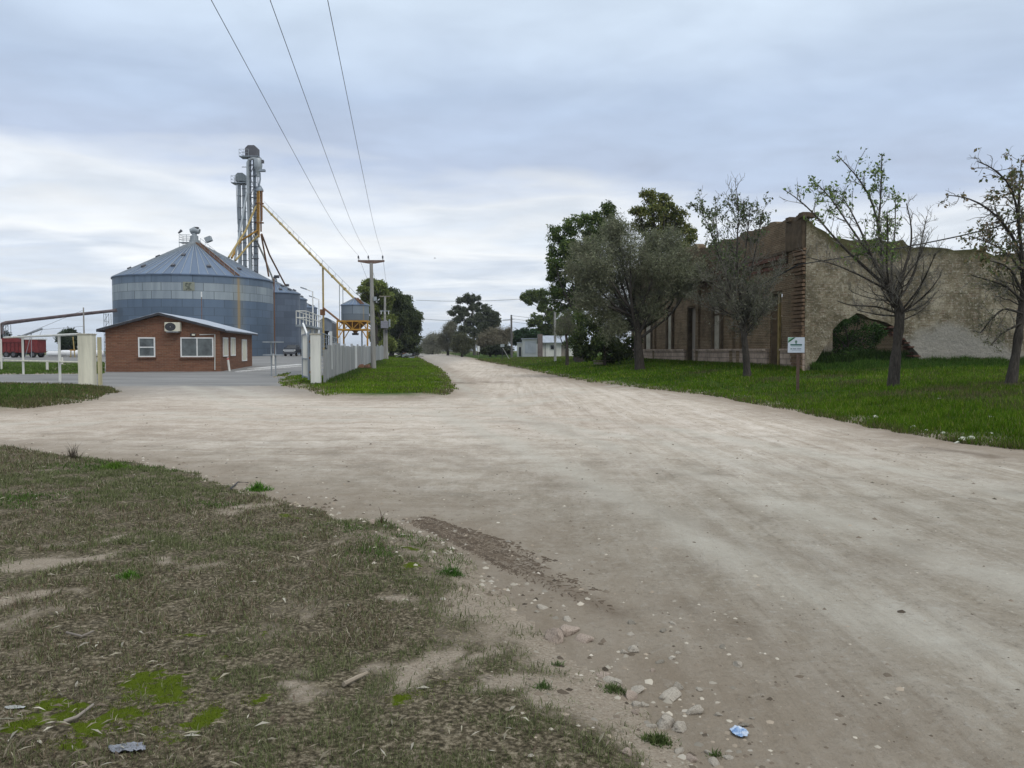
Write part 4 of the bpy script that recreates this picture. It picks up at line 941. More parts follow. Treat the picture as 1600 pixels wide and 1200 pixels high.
# ---------------------------------------------------------------- vehicles in the yard
def wheel(t, c, r, w, ax, rim=M_GALV):
    c = Vector(c); ax = Vector(ax).normalized()
    o = MB().tube([c - ax * w / 2, c - ax * w * .42, c + ax * w * .42, c + ax * w / 2], [r * .88, r, r, r * .88], 18).build('wheel', M_BLACK, t, smooth=True)
    MB().tube([c - ax * (w / 2 + .01), c + ax * (w / 2 + .01)], r * .55, 14).build('rim', rim, o)
def pickup():
    Y = 117; g = ground_at(452.5, Y); t = thing('pickup_truck', 'dark pickup with a pale front parked at the foot of a slim silo', 'pickup', g)
    x = Vector((1, 0, 0)); q = lambda s, l, z: g + Vector((s, l, z)); body = simple('dark body paint', (.035, .04, .05), .35, 0, .15); front = simple('silver paint', (.42, .43, .44), .4, .2, .1)
    MB().box(q(0, 2.4, .78), (1.85, 4.7, .6)).build('body', body, t, bevel=.08)
    m = MB(); m.add([q(-.85, .9, 1.05), q(.85, .9, 1.05), q(.85, 3.2, 1.05), q(-.85, 3.2, 1.05), q(-.68, 1.5, 1.68), q(.68, 1.5, 1.68), q(.68, 2.9, 1.68), q(-.68, 2.9, 1.68)],
      [(0, 1, 5, 4), (1, 2, 6, 5), (2, 3, 7, 6), (3, 0, 4, 7), (4, 5, 6, 7), (0, 3, 2, 1)]); m.build('cab', body, t, bevel=.05)
    m = MB(); m.add([q(-.72, .93, 1.12), q(.72, .93, 1.12), q(.60, 1.44, 1.62), q(-.60, 1.44, 1.62)], [(0, 1, 2, 3)]); m.build('windscreen', M_GLASSDARK, t)
    MB().box(q(0, .04, .80), (1.5, .1, .34)).build('grille', front, t, bevel=.03)
    MB().box(q(0, 0, .46), (1.8, .2, .22)).build('bumper', M_DARKGREY, t, bevel=.04)
    for s in (-.74, .74): MB().box(q(s, .03, .86), (.3, .08, .2)).build('headlight', M_WHITE, t, bevel=.03)
    for s in (-.98, .98): MB().box(q(s, 1.25, 1.2), (.2, .1, .16)).build('mirror', M_DARK, t, bevel=.03)
    for s in (-.8, .8):
        for l in (.95, 3.9): wheel(t, q(s, l, .36), .37, .26, (1, 0, 0))
pickup()
def wagon():
    Y = 104; a = ground_at(4, Y); s = 1260 / Y; g = a; du = Vector((1, .05, 0)).normalized(); dv = Vector((-.05, 1, 0)); z = lambda y: at(20, y, Y).z - g.z
    t = thing('grain_trailer', 'dark red grain trailer standing on the grass behind the tube gate', 'trailer', g); q = lambda u, v, w: g + du * u + dv * v + ZU * w
    L = 2.75; m = MB(); zt, zm, zb = z(528), z(535), z(551)
    m.prism([(0, zb), (L, zb), (L, zm), (L, zt), (0, zt)], q(0, 0, 0), du, ZU, dv, 2.3); m.build('box', M_RED, t, bevel=.03)
    m = MB()
    for k in range(6): m.bar(q(.12 + k * (L - .24) / 5, -.04, zb), q(.12 + k * (L - .24) / 5, -.04, zm), .09)
    m.bar(q(0, -.05, zm), q(L, -.05, zm), .1); m.build('stakes', simple('darker red paint', (.11, .02, .02), .6), t)
    m = MB(); m.box(q(L + .95, 1.1, (z(530.5) + zb) / 2), (1.55, 2.2, z(530.5) - zb), (du, dv, ZU)); c = m.build('cab', M_RED, t, bevel=.05)
    MB().box(q(L + .95, 1.1, z(529.6)), (1.8, 2.3, .16), (du, dv, ZU)).build('roof', M_WHITE, c, bevel=.03)
    for u in (L + .55, L + 1.35): MB().box(q(u, -.02, (z(530.5) + zb) / 2), (.08, .05, z(530.5) - zb - .1), (du, dv, ZU)).build('rib', M_RED, c)
    MB().box(q(L / 2 + .8, 1.1, zb - .12), (L + 1.7, 1.0, .22), (du, dv, ZU)).build('chassis', M_DARK, t)
    for u in (.55, 1.45, L + 1.1):
        for v in (.1, 2.1): wheel(t, q(u, v, .40), .41, .26, dv, M_DARKGREY)
wagon()
def tank(px0, px1, y0, y1, Y, label):
    a, b = at(px0, (y0 + y1) / 2, Y), at(px1, (y0 + y1) / 2, Y); r = (y1 - y0) / 2 / 1260 * Y; g = Hs(a.x, Y)
    t = thing('storage_tank', label, 'tank', Vector((a.x, a.y, g)), 0, 'white tanks lying in the yard'); d = (b - a).normalized()
    MB().tube([a, a + d * r * .25, a + d * r * .7, b - d * r * .7, b - d * r * .25, b], [r * .3, r * .8, r, r, r * .8, r * .3], 18).build('shell', M_TANK, t, smooth=True)
    m = MB()
    for k in (.2, .8): p = a.lerp(b, k); m.box(Vector((p.x, p.y, (g + a.z - r * .6) / 2)), (.35, r * 1.5, a.z - r * .6 - g + .1))
    m.build('saddle', M_CONC, t)
tank(73, 98, 548.5, 557, 116, 'shorter white tank lying beside the red trailer')
tank(94, 162, 547, 557, 108, 'longer white tank lying behind the cream pillar')
def pipe_conveyor():
    Y = 112; pts = [(5, 522), (2.5, 518), (2, 511), (4, 506.5), (9, 504.7), (60, 498.5), (120, 491.5), (182, 485)]
    p = [at(x, y, Y + (2 if x < 10 else 0)) for x, y in pts]; g = ground_at(9, Y)
    t = thing('pipe_conveyor', 'long rusty grain pipe rising to the biggest silo, bent down at its end', 'conveyor', g)
    MB().tube(p, [.3, .3, .3, .3, .28, .22, .22, .22], 8).build('pipe', simple('rusty grey pipe', (.13, .10, .10), .8, .1, .4, 2), t, smooth=True)
    for px, y in ((13, 505), (170, 487.5)):
        m = MB(); b = ground_at(px, Y); top = at(px, y, Y)
        for s in (-.35, .35):
            for yy in (-.3, .3): m.tube([Vector((b.x + s, b.y + yy, b.z)), Vector((b.x + s, b.y + yy, top.z - .2))], .045, 4)
        for k in range(6):
            z0 = b.z + (top.z - b.z - .3) * k / 6; z1 = b.z + (top.z - b.z - .3) * (k + 1) / 6
            m.tube([Vector((b.x - .35, b.y - .3, z0)), Vector((b.x + .35, b.y - .3, z1))], .03, 4); m.tube([Vector((b.x - .35, b.y - .3, z1)), Vector((b.x + .35, b.y - .3, z1))], .03, 4)
        m.build('trestle', M_GALVDARK, t)
pipe_conveyor()
t, b, top = mast(133, 480.5, 530, 95, .11, 'grey post standing behind the cream pillar with guy wires', 'guyed_post', 'post', M_POLE)
m = MB(); m.tube([Vector((b.x, b.y, top - .3)), at(35, 524, 92)], .015, 4); m.tube([Vector((b.x, b.y, top - 2.2)), at(66, 515, 92), at(62, 524, 92)], .015, 4); m.build('guy_wire', M_CABLE, t)
mast(1.5, 470, 560, 84, .09, 'slim white pole at the edge by the red trailer', 'flag_pole', 'pole', M_WHITE)
# auger with white supports, yellow pump posts
def auger():
    a, b = at(32, 526, 100), at(66, 513.5, 100); g = ground_at(45, 100); t = thing('grain_auger', 'slanting grey auger above the red trailer', 'auger', g)
    MB().tube([a, b], .13, 8).build('tube', M_GALV, t, smooth=True); m = MB()
    for s in (-.4, .4): m.tube([a.lerp(b, .5), Vector((g.x + s, g.y, g.z))], .04, 4)
    m.build('support', M_GALV, t); MB().lathe(a, [(.1, -.25), (.35, .15), (.3, .18), (.08, -.2)], 8).build('hopper', M_GALVDARK, t)
auger()
def yellow_pump():
    g = ground_at(118, 106); t = thing('yellow_hoist', 'yellow hoist frame in front of the dark tree by the white tank', 'hoist', g); top = at(115, 526, 106).z
    m = MB(); m.bar(g, Vector((g.x - .2, g.y, top)), .10); m.bar(g + Vector((-.55, 0, 0)), g + Vector((-.5, 0, 1.0)), .10); m.build('post', M_YELLOWPALE, t)
    MB().box(g + Vector((-.28, 0, .95)), (.7, .2, .14)).build('beam', M_YELLOW, t)
yellow_pump()
bollard(74.5, 566, 583.5, 56, 0, False, 'short white marker post on the lawn behind the tube gate', w=.17)
bollard(98, 558.5, 566.5, 72, 0, False, 'white marker post in front of the longer white tank', w=.17)
# ---------------------------------------------------------------- utility poles and wires
def wire(name, label, pts, r=.014, group='overhead power lines', cat='wire'):
    """pts world; smooth sag through them"""
    out = []; n = len(pts)
    for i in range(n - 1):
        p0, p1, p2, p3 = pts[max(i - 1, 0)], pts[i], pts[i + 1], pts[min(i + 2, n - 1)]
        for k in range(10):
            u = k / 10; out.append(.5 * ((2 * p1) + (p2 - p0) * u + (2 * p0 - 5 * p1 + 4 * p2 - p3) * u * u + (3 * p1 - p0 - 3 * p2 + p3) * u ** 3))
    out.append(pts[-1]); o = MB().tube(out, r, 5).build(name, M_CABLE, None, smooth=True); return tag(o, label, cat, group)
def sagwire(a, b, sag): return [a, a.lerp(b, .25) - ZU * sag * .75, a.lerp(b, .5) - ZU * sag, a.lerp(b, .75) - ZU * sag * .75, b]
def main_pole():
    Y = 62; g = ground_at(584, Y); zt = at(580, 411, Y).z; t = thing('utility_pole', 'tall grey power pole with a T shaped crossarm on the grass island', 'utility pole', g, 0, 'power poles along the street')
    xt = at(580, 411, Y).x
    MB().tube([g - ZU * .2, Vector((xt, Y, zt))], [.21, .13], 12).build('pole', M_POLE, t, smooth=True)
    W = 20.5 * Y / 1260; m = MB(); c = Vector((xt, Y, zt + .12)); m.prism([(-W, -.03), (-.25, -.16), (.25, -.16), (W, -.03), (W, .1), (-W, .1)], c + Vector((0, -.08, 0)), (1, 0, 0), (0, 0, 1), (0, 1, 0), .16); m.build('crossarm', simple('brown crossarm', (.16, .11, .09), .85), t)
    ins = []
    for px in (560, 575.5, 598):
        p = Vector((at(px, 411, Y).x, Y, zt + .22)); MB().lathe(p, [(.02, 0), (.02, .12), (.07, .14), (.05, .2), (.07, .24), (.04, .34), (.01, .36)], 8).build('insulator', M_DARKGREY, t, smooth=True); ins.append(p + ZU * .36)
    MB().box(Vector((g.x + .17, Y - .12, at(584, 467, Y).z)), (.22, .2, .3)).build('junction_box', M_GALV, t)
    return ins
INS = main_pole()
def near_wires():
    ends = [((330, 0), (445, 205)), ((422, 0), (500, 210)), ((512, 0), (556, 215))]; far = []
    labs = ['left one of the three power lines sweeping overhead to the T pole', 'middle one of the three power lines sweeping overhead to the T pole', 'right one of the three power lines sweeping overhead to the T pole']
    for i, (e, m) in enumerate(ends):
        a = INS[i]; b = at(*e, 14.5); d = (b - a); c = at(*m, 28.0); q = b + d * .4 + ZU * .55
        wire('power_line', labs[i], [a, a.lerp(b, .45) - ZU * .55, b, q], .0068)
near_wires()
def transformer_pole():
    Y = 108; g = ground_at(602.5, Y); z = lambda y: at(602, y, Y).z; t = thing('transformer_pole', 'shorter power pole carrying a grey transformer box by the dark trees', 'utility pole', g, 0, 'power poles along the street')
    for px in (600.8, 604.6): MB().tube([Vector((at(px, 550, Y).x, Y, g.z - .2)), Vector((at(602 + (px - 602) * .3, 480, Y).x, Y, z(500) if px > 603 else z(463)))], [.2, .14], 10).build('pole', M_POLE, t, smooth=True)
    x = at(601.7, 500, Y).x
    MB().box(Vector((x, Y, z(463))), (1.5, .14, .12)).build('crossarm', M_WOOD, t); MB().box(Vector((x, Y - .1, z(486))), (1.4, .12, .1)).build('crossarm', M_GALV, t)
    MB().box(Vector((x, Y - .45, z(507.5))), (.92, .7, .95)).build('transformer', simple('transformer grey', (.22, .22, .25), .6), t, bevel=.04)
    m = MB()
    for k in (-.5, 0, .5): m.tube([Vector((x + k, Y - .15, z(486))), Vector((x + k, Y - .15, z(491)))], .05, 6)
    m.build('insulator', M_WHITE, t); MB().box(Vector((x + .62, Y - .2, z(505))), (.2, .3, 1.0)).build('switch_box', M_GALV, t)
    MB().box(Vector((at(604.5, 520, Y).x, Y - .25, z(518))), (.25, .2, .4)).build('meter_box', M_DARKGREY, t)
    for i in range(3):
        b = Vector((x + (i - 1) * .65, Y, z(463) + .1)); wire('power_line', ['left', 'middle', 'right'][i] + ' power line between the T pole and the transformer pole', sagwire(INS[i], b, .8), .011)
transformer_pole()
# ---------------------------------------------------------------- ruined brick building
rv, ru = Vector((-.12, 1, 0)).normalized(), Vector((1, .12, 0)).normalized()
K = Vector((at(1258, 577, 35).x, 35.0, 0)); K.z = Hs(K.x - .3, K.y - .3) - .25
def fpt(px, py): p = hit(px, py, K, ru) - K; return p.dot(rv), p.z          # facade plane: (t along the street, z)
def wpt(px, py): p = hit(px, py, K, rv) - K; return p.dot(ru), p.z          # side wall plane: (s, z)
def ruin_mats():
    M = {}
    M['facade'] = brick_mat('sooty facade brick', (.185, .125, .076), (.11, .077, .048), (.25, .205, .145), bw=.30, bh=.085, ms=.014, stain=((.065, .050, .031), .6), bump=.8)
    M['plinth'] = brick_mat('plinth brick', (.44, .345, .28), (.32, .245, .195), (.15, .12, .10), bw=.62, bh=.26, ms=.022, stain=((.10, .08, .06), .6), bump=.8)
    M['redbrick'] = brick_mat('broken red brick', (.16, .065, .045), (.095, .045, .034), (.13, .10, .08), bw=.28, bh=.08, ms=.014, stain=((.05, .03, .022), .6), bump=1.0)
    M['brown'] = simple('mossy brown brick', (.085, .062, .040), .95, 0, .4, 3, .5)
    M['infill'] = simple('pale lime infill', (.30, .275, .225), .95, 0, .3, 2.5, .4)
    t = NT('weathered lime plaster'); uv = t.coord('UV'); sp = t.t.nodes.new('ShaderNodeSeparateXYZ'); t.t.links.new(uv, sp.inputs[0]); z = sp.outputs[1]; s = sp.outputs[0]
    n0 = t.noise(uv, .45, 6, .62); n1 = t.noise(uv, 1.6, 7, .68); n2 = t.noise(uv, 7, 6, .7); n3 = t.noise(t.map(uv, (1, 1.6, 1)), 3.2, 5, .7)
    c = t.ramp(n1, [(.30, (.085, .070, .044)), (.45, (.18, .152, .10)), (.58, (.27, .236, .168)), (.75, (.37, .333, .25))])
    c = t.mix(t.math('MULTIPLY', t.ramp(n0, [(.46, 0), (.55, 1)]), .7), c, (.09, .077, .048)); c = t.mix(t.math('MULTIPLY', t.ramp(n0, [(.36, 1), (.44, 0)]), .5), c, (.36, .325, .245))
    c = t.mix(t.math('MULTIPLY', t.ramp(n2, [(.54, 0), (.64, 1)]), .6), c, (.40, .375, .31))
    c = t.mix(t.math('MULTIPLY', t.ramp(n2, [(.33, 1), (.45, 0)]), .75), c, (.055, .048, .034))
    br = t.t.nodes.new('ShaderNodeTexBrick'); t.set(br.inputs['Vector'], uv); br.inputs['Scale'].default_value = 1; br.inputs['Brick Width'].default_value = .34; br.inputs['Row Height'].default_value = .11; br.inputs['Mortar Size'].default_value = .02; br.inputs['Color1'].default_value = (.19, .13, .09, 1); br.inputs['Color2'].default_value = (.13, .09, .06, 1); br.inputs['Mortar'].default_value = (.30, .27, .21, 1)
    n4 = t.noise(uv, 14, 4, .65)
    c = t.mix(t.math('MULTIPLY', t.ramp(n3, [(.50, 0), (.60, 1)]), .6), c, br.outputs[0]); c = t.mix(t.math('MULTIPLY', t.ramp(n4, [(.64, 0), (.70, 1)]), .6), c, (.44, .41, .34)); c = t.mix(t.math('MULTIPLY', t.ramp(n4, [(.31, 1), (.38, 0)]), .65), c, (.04, .034, .024))
    dr = t.noise(t.map(uv, (2.2, .14, 1)), 1.5, 4, .6); c = t.mix(t.math('MULTIPLY', t.ramp(dr, [(.54, 0), (.68, 1)]), .45), c, (.085, .075, .05))
    # cement patch low on the wall and lichen along the crest: marks with edges of their own
    pz = t.math('SUBTRACT', t.math('ADD', 2.2, t.math('MULTIPLY', n1, .9)), t.math('ADD', z, t.math('MULTIPLY', t.math('ABSOLUTE', t.math('SUBTRACT', s, PATCH_S)), .38)))
    c = t.mix(t.math('MULTIPLY', t.math('MULTIPLY', pz, 2.2, clamp=True), .75), c, t.mix(n2, (.20, .19, .165), (.34, .325, .29)))
    top = t.math('ADD', t.attr('crest'), t.math('MULTIPLY', t.math('SUBTRACT', n1, .5), .55))
    c = t.mix(t.math('MULTIPLY', t.ramp(top, [(.38, 0), (.66, 1)]), .9), c, t.mix(n2, (.035, .034, .014), (.085, .08, .034)))
    t.col(c).p(Roughness=.97); t.bump(t.math('ADD', n2, t.math('MULTIPLY', n1, 1.5)), .9, .05); M['plaster'] = t.m
    return M
def make_ruin():
    global PATCH_S
    T0 = K - K; t = thing('ruined_building', 'roofless brick ruin with a sooty facade and a plastered side wall broken through below', 'ruin', K)
    hs = wpt(1480, 540)[0]; PATCH_S = (Vector((K.x, K.y, 0)) + ru * hs).dot(Vector((ru.x, ru.y, 0))) - Vector((K.x, K.y, 0)).dot(Vector((ru.x, ru.y, 0)))
    M = ruin_mats(); rr = random.Random(8)
    def jag(pts, step=.28, amp=.06, course=None):
        out = []
        for i in range(len(pts) - 1):
            (a, b), (c, d) = pts[i], pts[i + 1]; L = math.hypot(c - a, d - b); n = max(1, int(L / step))
            for k in range(n):
                u = k / n; x, y = a + (c - a) * u, b + (d - b) * u
                out.append((x + rr.uniform(-amp, amp), y + rr.uniform(-amp, amp)))
        out.append(pts[-1]); return out
    # side wall: one concave outline with the hole open to the ground, cut in columns so that the crest lichen follows the top
    top = [wpt(*q) for q in [(1258, 341), (1264, 346), (1276, 352), (1290, 362), (1303, 373.5), (1330, 374), (1370, 374.5), (1410, 377), (1419, 384), (1440, 385), (1480, 387), (1505, 390.5), (1521, 391), (1535, 392), (1552, 397), (1565, 396), (1600, 395), (1660, 398), (1720, 402)]]
    hole = [wpt(*q) for q in [(1264, 590), (1268, 572), (1274, 561), (1283, 550), (1292, 538), (1299, 526), (1304, 513), (1313, 504), (1326, 496), (1340, 491.5), (1351, 492), (1360, 498.5), (1373, 501), (1386, 505), (1396, 511), (1404, 519), (1412, 529), (1420, 538), (1427, 546), (1434, 553), (1437, 559), (1438, 590)]]
    s1 = top[-1][0]; zb = -.4
    hj = jag(hole, .22, .07); tj = jag(top, .3, .08)
    poly = [(-.03, zb)] + [(a, max(b, zb)) for a, b in hj] + [(s1, zb), (s1, tj[-1][1])] + tj[::-1][1:-1] + [(-.03, tj[0][1] - .05)]
    # drop degenerate repeats
    cl = [poly[0]]
    for q in poly[1:]:
        if math.hypot(q[0] - cl[-1][0], q[1] - cl[-1][1]) > 1e-3: cl.append(q)
    O = K + Vector((0, 0, 0)); TH = .55
    w = MB().prism(cl, O, ru, ZU, rv, TH).build('side_wall', M['plaster'], t)
    # local uv for the wall: s along the wall, z up from its foot; crest attribute
    me = w.data; co = np.array([v.co[:] for v in me.vertices]); s = co[:, 0] * ru.x + co[:, 1] * ru.y; z = co[:, 2]
    bm = bmesh.new(); bm.from_mesh(me); bmesh.ops.triangulate(bm, faces=bm.faces)
    for _ in range(5):
        es = [e for e in bm.edges if e.calc_length() > .8]
        if not es: break
        bmesh.ops.subdivide_edges(bm, edges=es, cuts=1); bmesh.ops.triangulate(bm, faces=bm.faces)
    bm.to_mesh(me); bm.free()
    co = np.array([v.co[:] for v in me.vertices]); s = co[:, 0] * ru.x + co[:, 1] * ru.y; z = co[:, 2]
    ta = np.array(top); zt = np.interp(s, ta[:, 0], ta[:, 1]); cr = 1 - np.clip((zt - z) / 1.15, 0, 1)
    cr *= np.interp(s, [0, 1, 1.6, 4.4, 5.0, 7, 10], [.7, .75, 1.15, 1.15, .72, .68, .75])
    a = me.attributes.new('crest', 'FLOAT', 'POINT'); a.data.foreach_set('value', cr.astype(np.float32))
    uvl = me.uv_layers[0]; vi = np.empty(len(me.loops), np.int32); me.loops.foreach_get('vertex_index', vi)
    d = co[:, 0] * rv.x + co[:, 1] * rv.y
    uvl.data.foreach_set('uv', np.stack([s[vi] + d[vi] * .7, z[vi]], 1).astype(np.float32).ravel())
    # broken brick edge round the right of the hole: loose toothing bricks
    m = MB()
    for i, (a, b) in enumerate(hj):
        if a < hole[13][0] or b < -.2: continue
        for k in range(4):
            m.box(K + ru * (a - .02 - rr.random() * .14) + rv * (.06 + k * .13) + ZU * (b + rr.uniform(-.1, .08)), (.26, .125, .07), (ru, rv, ZU))
    m.build('broken_bricks', M['redbrick'], t)['kind'] = 'stuff'
    m = MB()
    for k in range(26):
        a = rr.uniform(hole[-1][0], hole[-1][0] + 3.4); g = Hs((K + ru * a).x, (K + ru * a).y - .2) - K.z
        m.box(K + ru * a + rv * -.03 + ZU * (g + .12 + rr.random() * .22), (.25, .1, .07), (ru, rv, ZU))
    m.build('exposed_bricks', M['redbrick'], t)['kind'] = 'stuff'
    # facade
    ftop = [fpt(*q) for q in [(1240, 349), (1230, 346), (1220, 345.5), (1210, 347), (1202, 351), (1199.5, 353), (1199, 350.5), (1191, 350.5), (1190, 358), (1176, 359), (1164, 361), (1156, 364.5), (1154.5, 371), (1140, 373), (1128, 376), (1119, 379), (1110, 384)]]
    zend = ftop[-1][1]; L = fpt(986, 562)[0]
    step = []; tt = ftop[-1][0]; k = 0
    while tt < L - 1.2: step += [(tt + .05 + q * .41, zend + (.35 if k % 2 else 0) + rr.uniform(-.14, .14)) for q in range(6)]; tt += 2.15; k += 1
    prof = jag(ftop, .32, .10) + step + [(L, zend)]
    d1 = (fpt(1221, 560)[0], fpt(1203, 560)[0], fpt(1212, 455)[1]); d2 = (fpt(1086, 560)[0], fpt(1073, 560)[0], fpt(1080, 478)[1])
    bot = []
    for a, b, h in (d2, d1): bot += [(b, zb), (b, h), (a, h), (a, zb)]
    poly = [(.56, zb), (.56, ftop[0][1])] + [q for q in prof if q[0] > .6] + [(L, zb)] + bot
    win = [((1117.5, 1128), 476, 543), ((1045, 1052), 487, 543.5), ((1010.5, 1019.5), 489, 544)]
    MB().prism(poly, K, rv, ZU, ru, .55).build('facade_wall', M['facade'], t)
    zp = fpt(1150, 547.5)[1]
    pl = MB(); cuts = [0] + sorted([d1[0] - .1, d1[1] + .1, d2[0] - .1, d2[1] + .1]) + [L]
    for i in range(0, len(cuts), 2):
        a, b = cuts[i], cuts[i + 1]
        pl.box(K - ru * .06 + rv * ((a + b) / 2) + ZU * (zp / 2 - .15), (b - a, .13, zp + .3), (rv, ru, ZU))
        pl.box(K - ru * .09 + rv * ((a + b) / 2) + ZU * (zp + .03), (b - a, .2, .09), (rv, ru, ZU))
    pl.build('plinth', M['plinth'], t)
    for (a, b), y0, y1 in win:
        t0, t1 = fpt(b, 500)[0], fpt(a, 500)[0]; z1 = fpt((a + b) / 2, y0)[1]; z0 = zp + .08; tm = (t0 + t1) / 2
        # blocked window: projecting surround with a pale infill between
        o = MB(); sw = .24
        for q in (t0 - sw / 2, t1 + sw / 2): o.box(K - ru * .08 + rv * q + ZU * ((z0 + z1) / 2), (sw, .16, z1 - z0), (rv, ru, ZU))
        o.box(K - ru * .11 + rv * tm + ZU * (z1 + .13), (t1 - t0 + sw * 2 + .2, .24, .24), (rv, ru, ZU))
        o = o.build('window', M['brown'], t)
        MB().box(K - ru * .015 + rv * tm + ZU * ((z0 + z1) / 2), (t1 - t0 - .01, .04, z1 - z0 - .02), (rv, ru, ZU)).build('infill', M['infill'], o)
        if b - a > 8: MB().box(K - ru * .04 + rv * tm + ZU * (z1 - (z1 - z0) * .22), (t1 - t0 - .02, .08, .12), (rv, ru, ZU)).build('transom', M['brown'], o)
    for (a, b, h), px in ((d1, 1), (d2, 0)):
        f = MB(); 
        for q in (a + .05, b - .05): f.box(K + ru * .2 + rv * q + ZU * (h / 2), (.1, .3, h), (rv, ru, ZU))
        f.box(K + ru * .2 + rv * ((a + b) / 2) + ZU * (h - .06), (b - a - .21, .3, .12), (rv, ru, ZU))
        o = f.build('door_frame', M['brown'], t)
        if px: MB().box(K + ru * .12 + rv * (a + (b - a) * .42) + ZU * (h / 2 + .1), (.16, .1, h - .3), (rv, ru, ZU)).build('post', simple('ochre timber', (.20, .15, .06), .9, 0, .35, 4), o)
        else: MB().box(K + ru * .33 + rv * ((a + b) / 2) + ZU * (h / 2), (b - a - .22, .05, h - .14), (rv, ru, ZU)).build('boarding', M_WOOD, o)
    for q in (fpt(1092, 500)[0], fpt(1024, 500)[0], fpt(1146, 500)[0], fpt(1157, 500)[0]):
        MB().box(K - ru * .07 + rv * q + ZU * (zend * .42), (.42, .13, zend * .8), (rv, ru, ZU)).build('pilaster', M['facade'], t)
    zc = fpt(1236, 399)[1]
    for k, (dz, pr, hh) in enumerate([(-.42, .10, .16), (-.22, .18, .16), (-.03, .27, .18), (.17, .2, .12)]):
        MB().box(K - ru * (pr / 2) + rv * (1.7 + (L - 1.7) / 2) + ZU * (zc + dz), (L - 1.7, pr, hh), (rv, ru, ZU)).build('cornice_course', M['redbrick'] if k in (0, 2) else M['brown'], t)
    # corner pier with toothed brick courses
    p1 = fpt(1233, 400)[0]; ztop = fpt(1246, 335)[1]; zmid = fpt(1246, 392)[1]; zlow = fpt(1246, 513)[1]
    c = K + rv * (p1 / 2 + .05)
    MB().box(c - ru * .02 + ZU * ((zmid + ztop) / 2 - .1), (p1 - .02, .36, ztop - zmid - .2), (rv, ru, ZU)).build('pier_head', M['brown'], t, bevel=.08)
    cap = MB()
    for k in range(16): cap.box(c - ru * rr.uniform(-.25, .15) + rv * rr.uniform(-p1 / 2, p1 / 2) + ZU * (ztop - .25 + rr.uniform(-.12, .14) - abs(k - 8) * .012), (.4, .35, .22), (rv, ru, ZU))
    cap.build('pier_rubble', M['brown'], t, bevel=.03)
    m = MB(); z = -.3; k = 0
    dk = MB().box(c + ru * .0 + ZU * ((zmid - .3) / 2), (p1 - .15, .1, zmid + .3), (rv, ru, ZU)); dk.build('pier', M['facade'], t)
    while z < zmid:
        h = .13 if k % 2 else .10; gap = .055 if z > zlow else .02
        wd = p1 * (.62 if rr.random() < .8 else .5)
        if not (fpt(1246, 441)[1] < z < fpt(1246, 436)[1]):
            m.box(K + rv * (wd / 2 + .01) - ru * (.08 + .04 * (k % 2)) + ZU * (z + h / 2), (wd, .14, h), (rv, ru, ZU))
        z += h + gap; k += 1
    m.build('pier_courses', simple('toothed brown brick', (.15, .098, .062), .95, 0, .4, 4, .5), t)
    # inner walls seen through openings and over the broken parts
    q = lambda s, d, z: K + ru * s + rv * d + ZU * z
    ia = wpt(1364, 540)[0] * 1.16; it = 3.15
    MB().prism([(5.2, -.3), (11.5, -.3), (11.5, it - .3), (10.2, it), (8.6, it - .5), (7.0, it - .3), (5.2, it - .7)], K + ru * ia, rv, ZU, ru, .45).build('inner_wall', M['plaster'], t)
    MB().box(q(s1 * .5, L - .3, 2.6), (s1, .5, 5.6), (ru, rv, ZU)).build('rear_wall', M['facade'], t)
    MB().box(q(s1 - .3, L / 2, 2.2), (.5, L - 1.2, 4.8), (ru, rv, ZU)).build('far_wall', M['facade'], t)
    # cables along the facade
    zb_ = fpt(1236, 418)[1]
    m = MB().tube([q(0, 0, 0) + rv * .3 - ru * .24 + ZU * zb_, q(0, 0, 0) + rv * 3 - ru * .4 + ZU * (zb_ - .5), q(0, 0, 0) + rv * 5.5 - ru * .3 + ZU * (zb_ - .65), q(0, 0, 0) + rv * 11 - ru * .3 + ZU * (zb_ - .5)], .035, 5)
    m.build('cable', M_CABLE, t)
    return q(0, 0, 0) + rv * .2 - ru * .22 + ZU * zb_
CABLE0 = make_ruin()
pc = at(1600, 342, 21.5); pm = at(1430, 383, 27.5)
wire('black_cable', 'black cable from the ruin corner sweeping up to the right edge', [CABLE0, pm, pc, pc + (pc - pm) * .9 + ZU * .5], .022, None, 'cable')
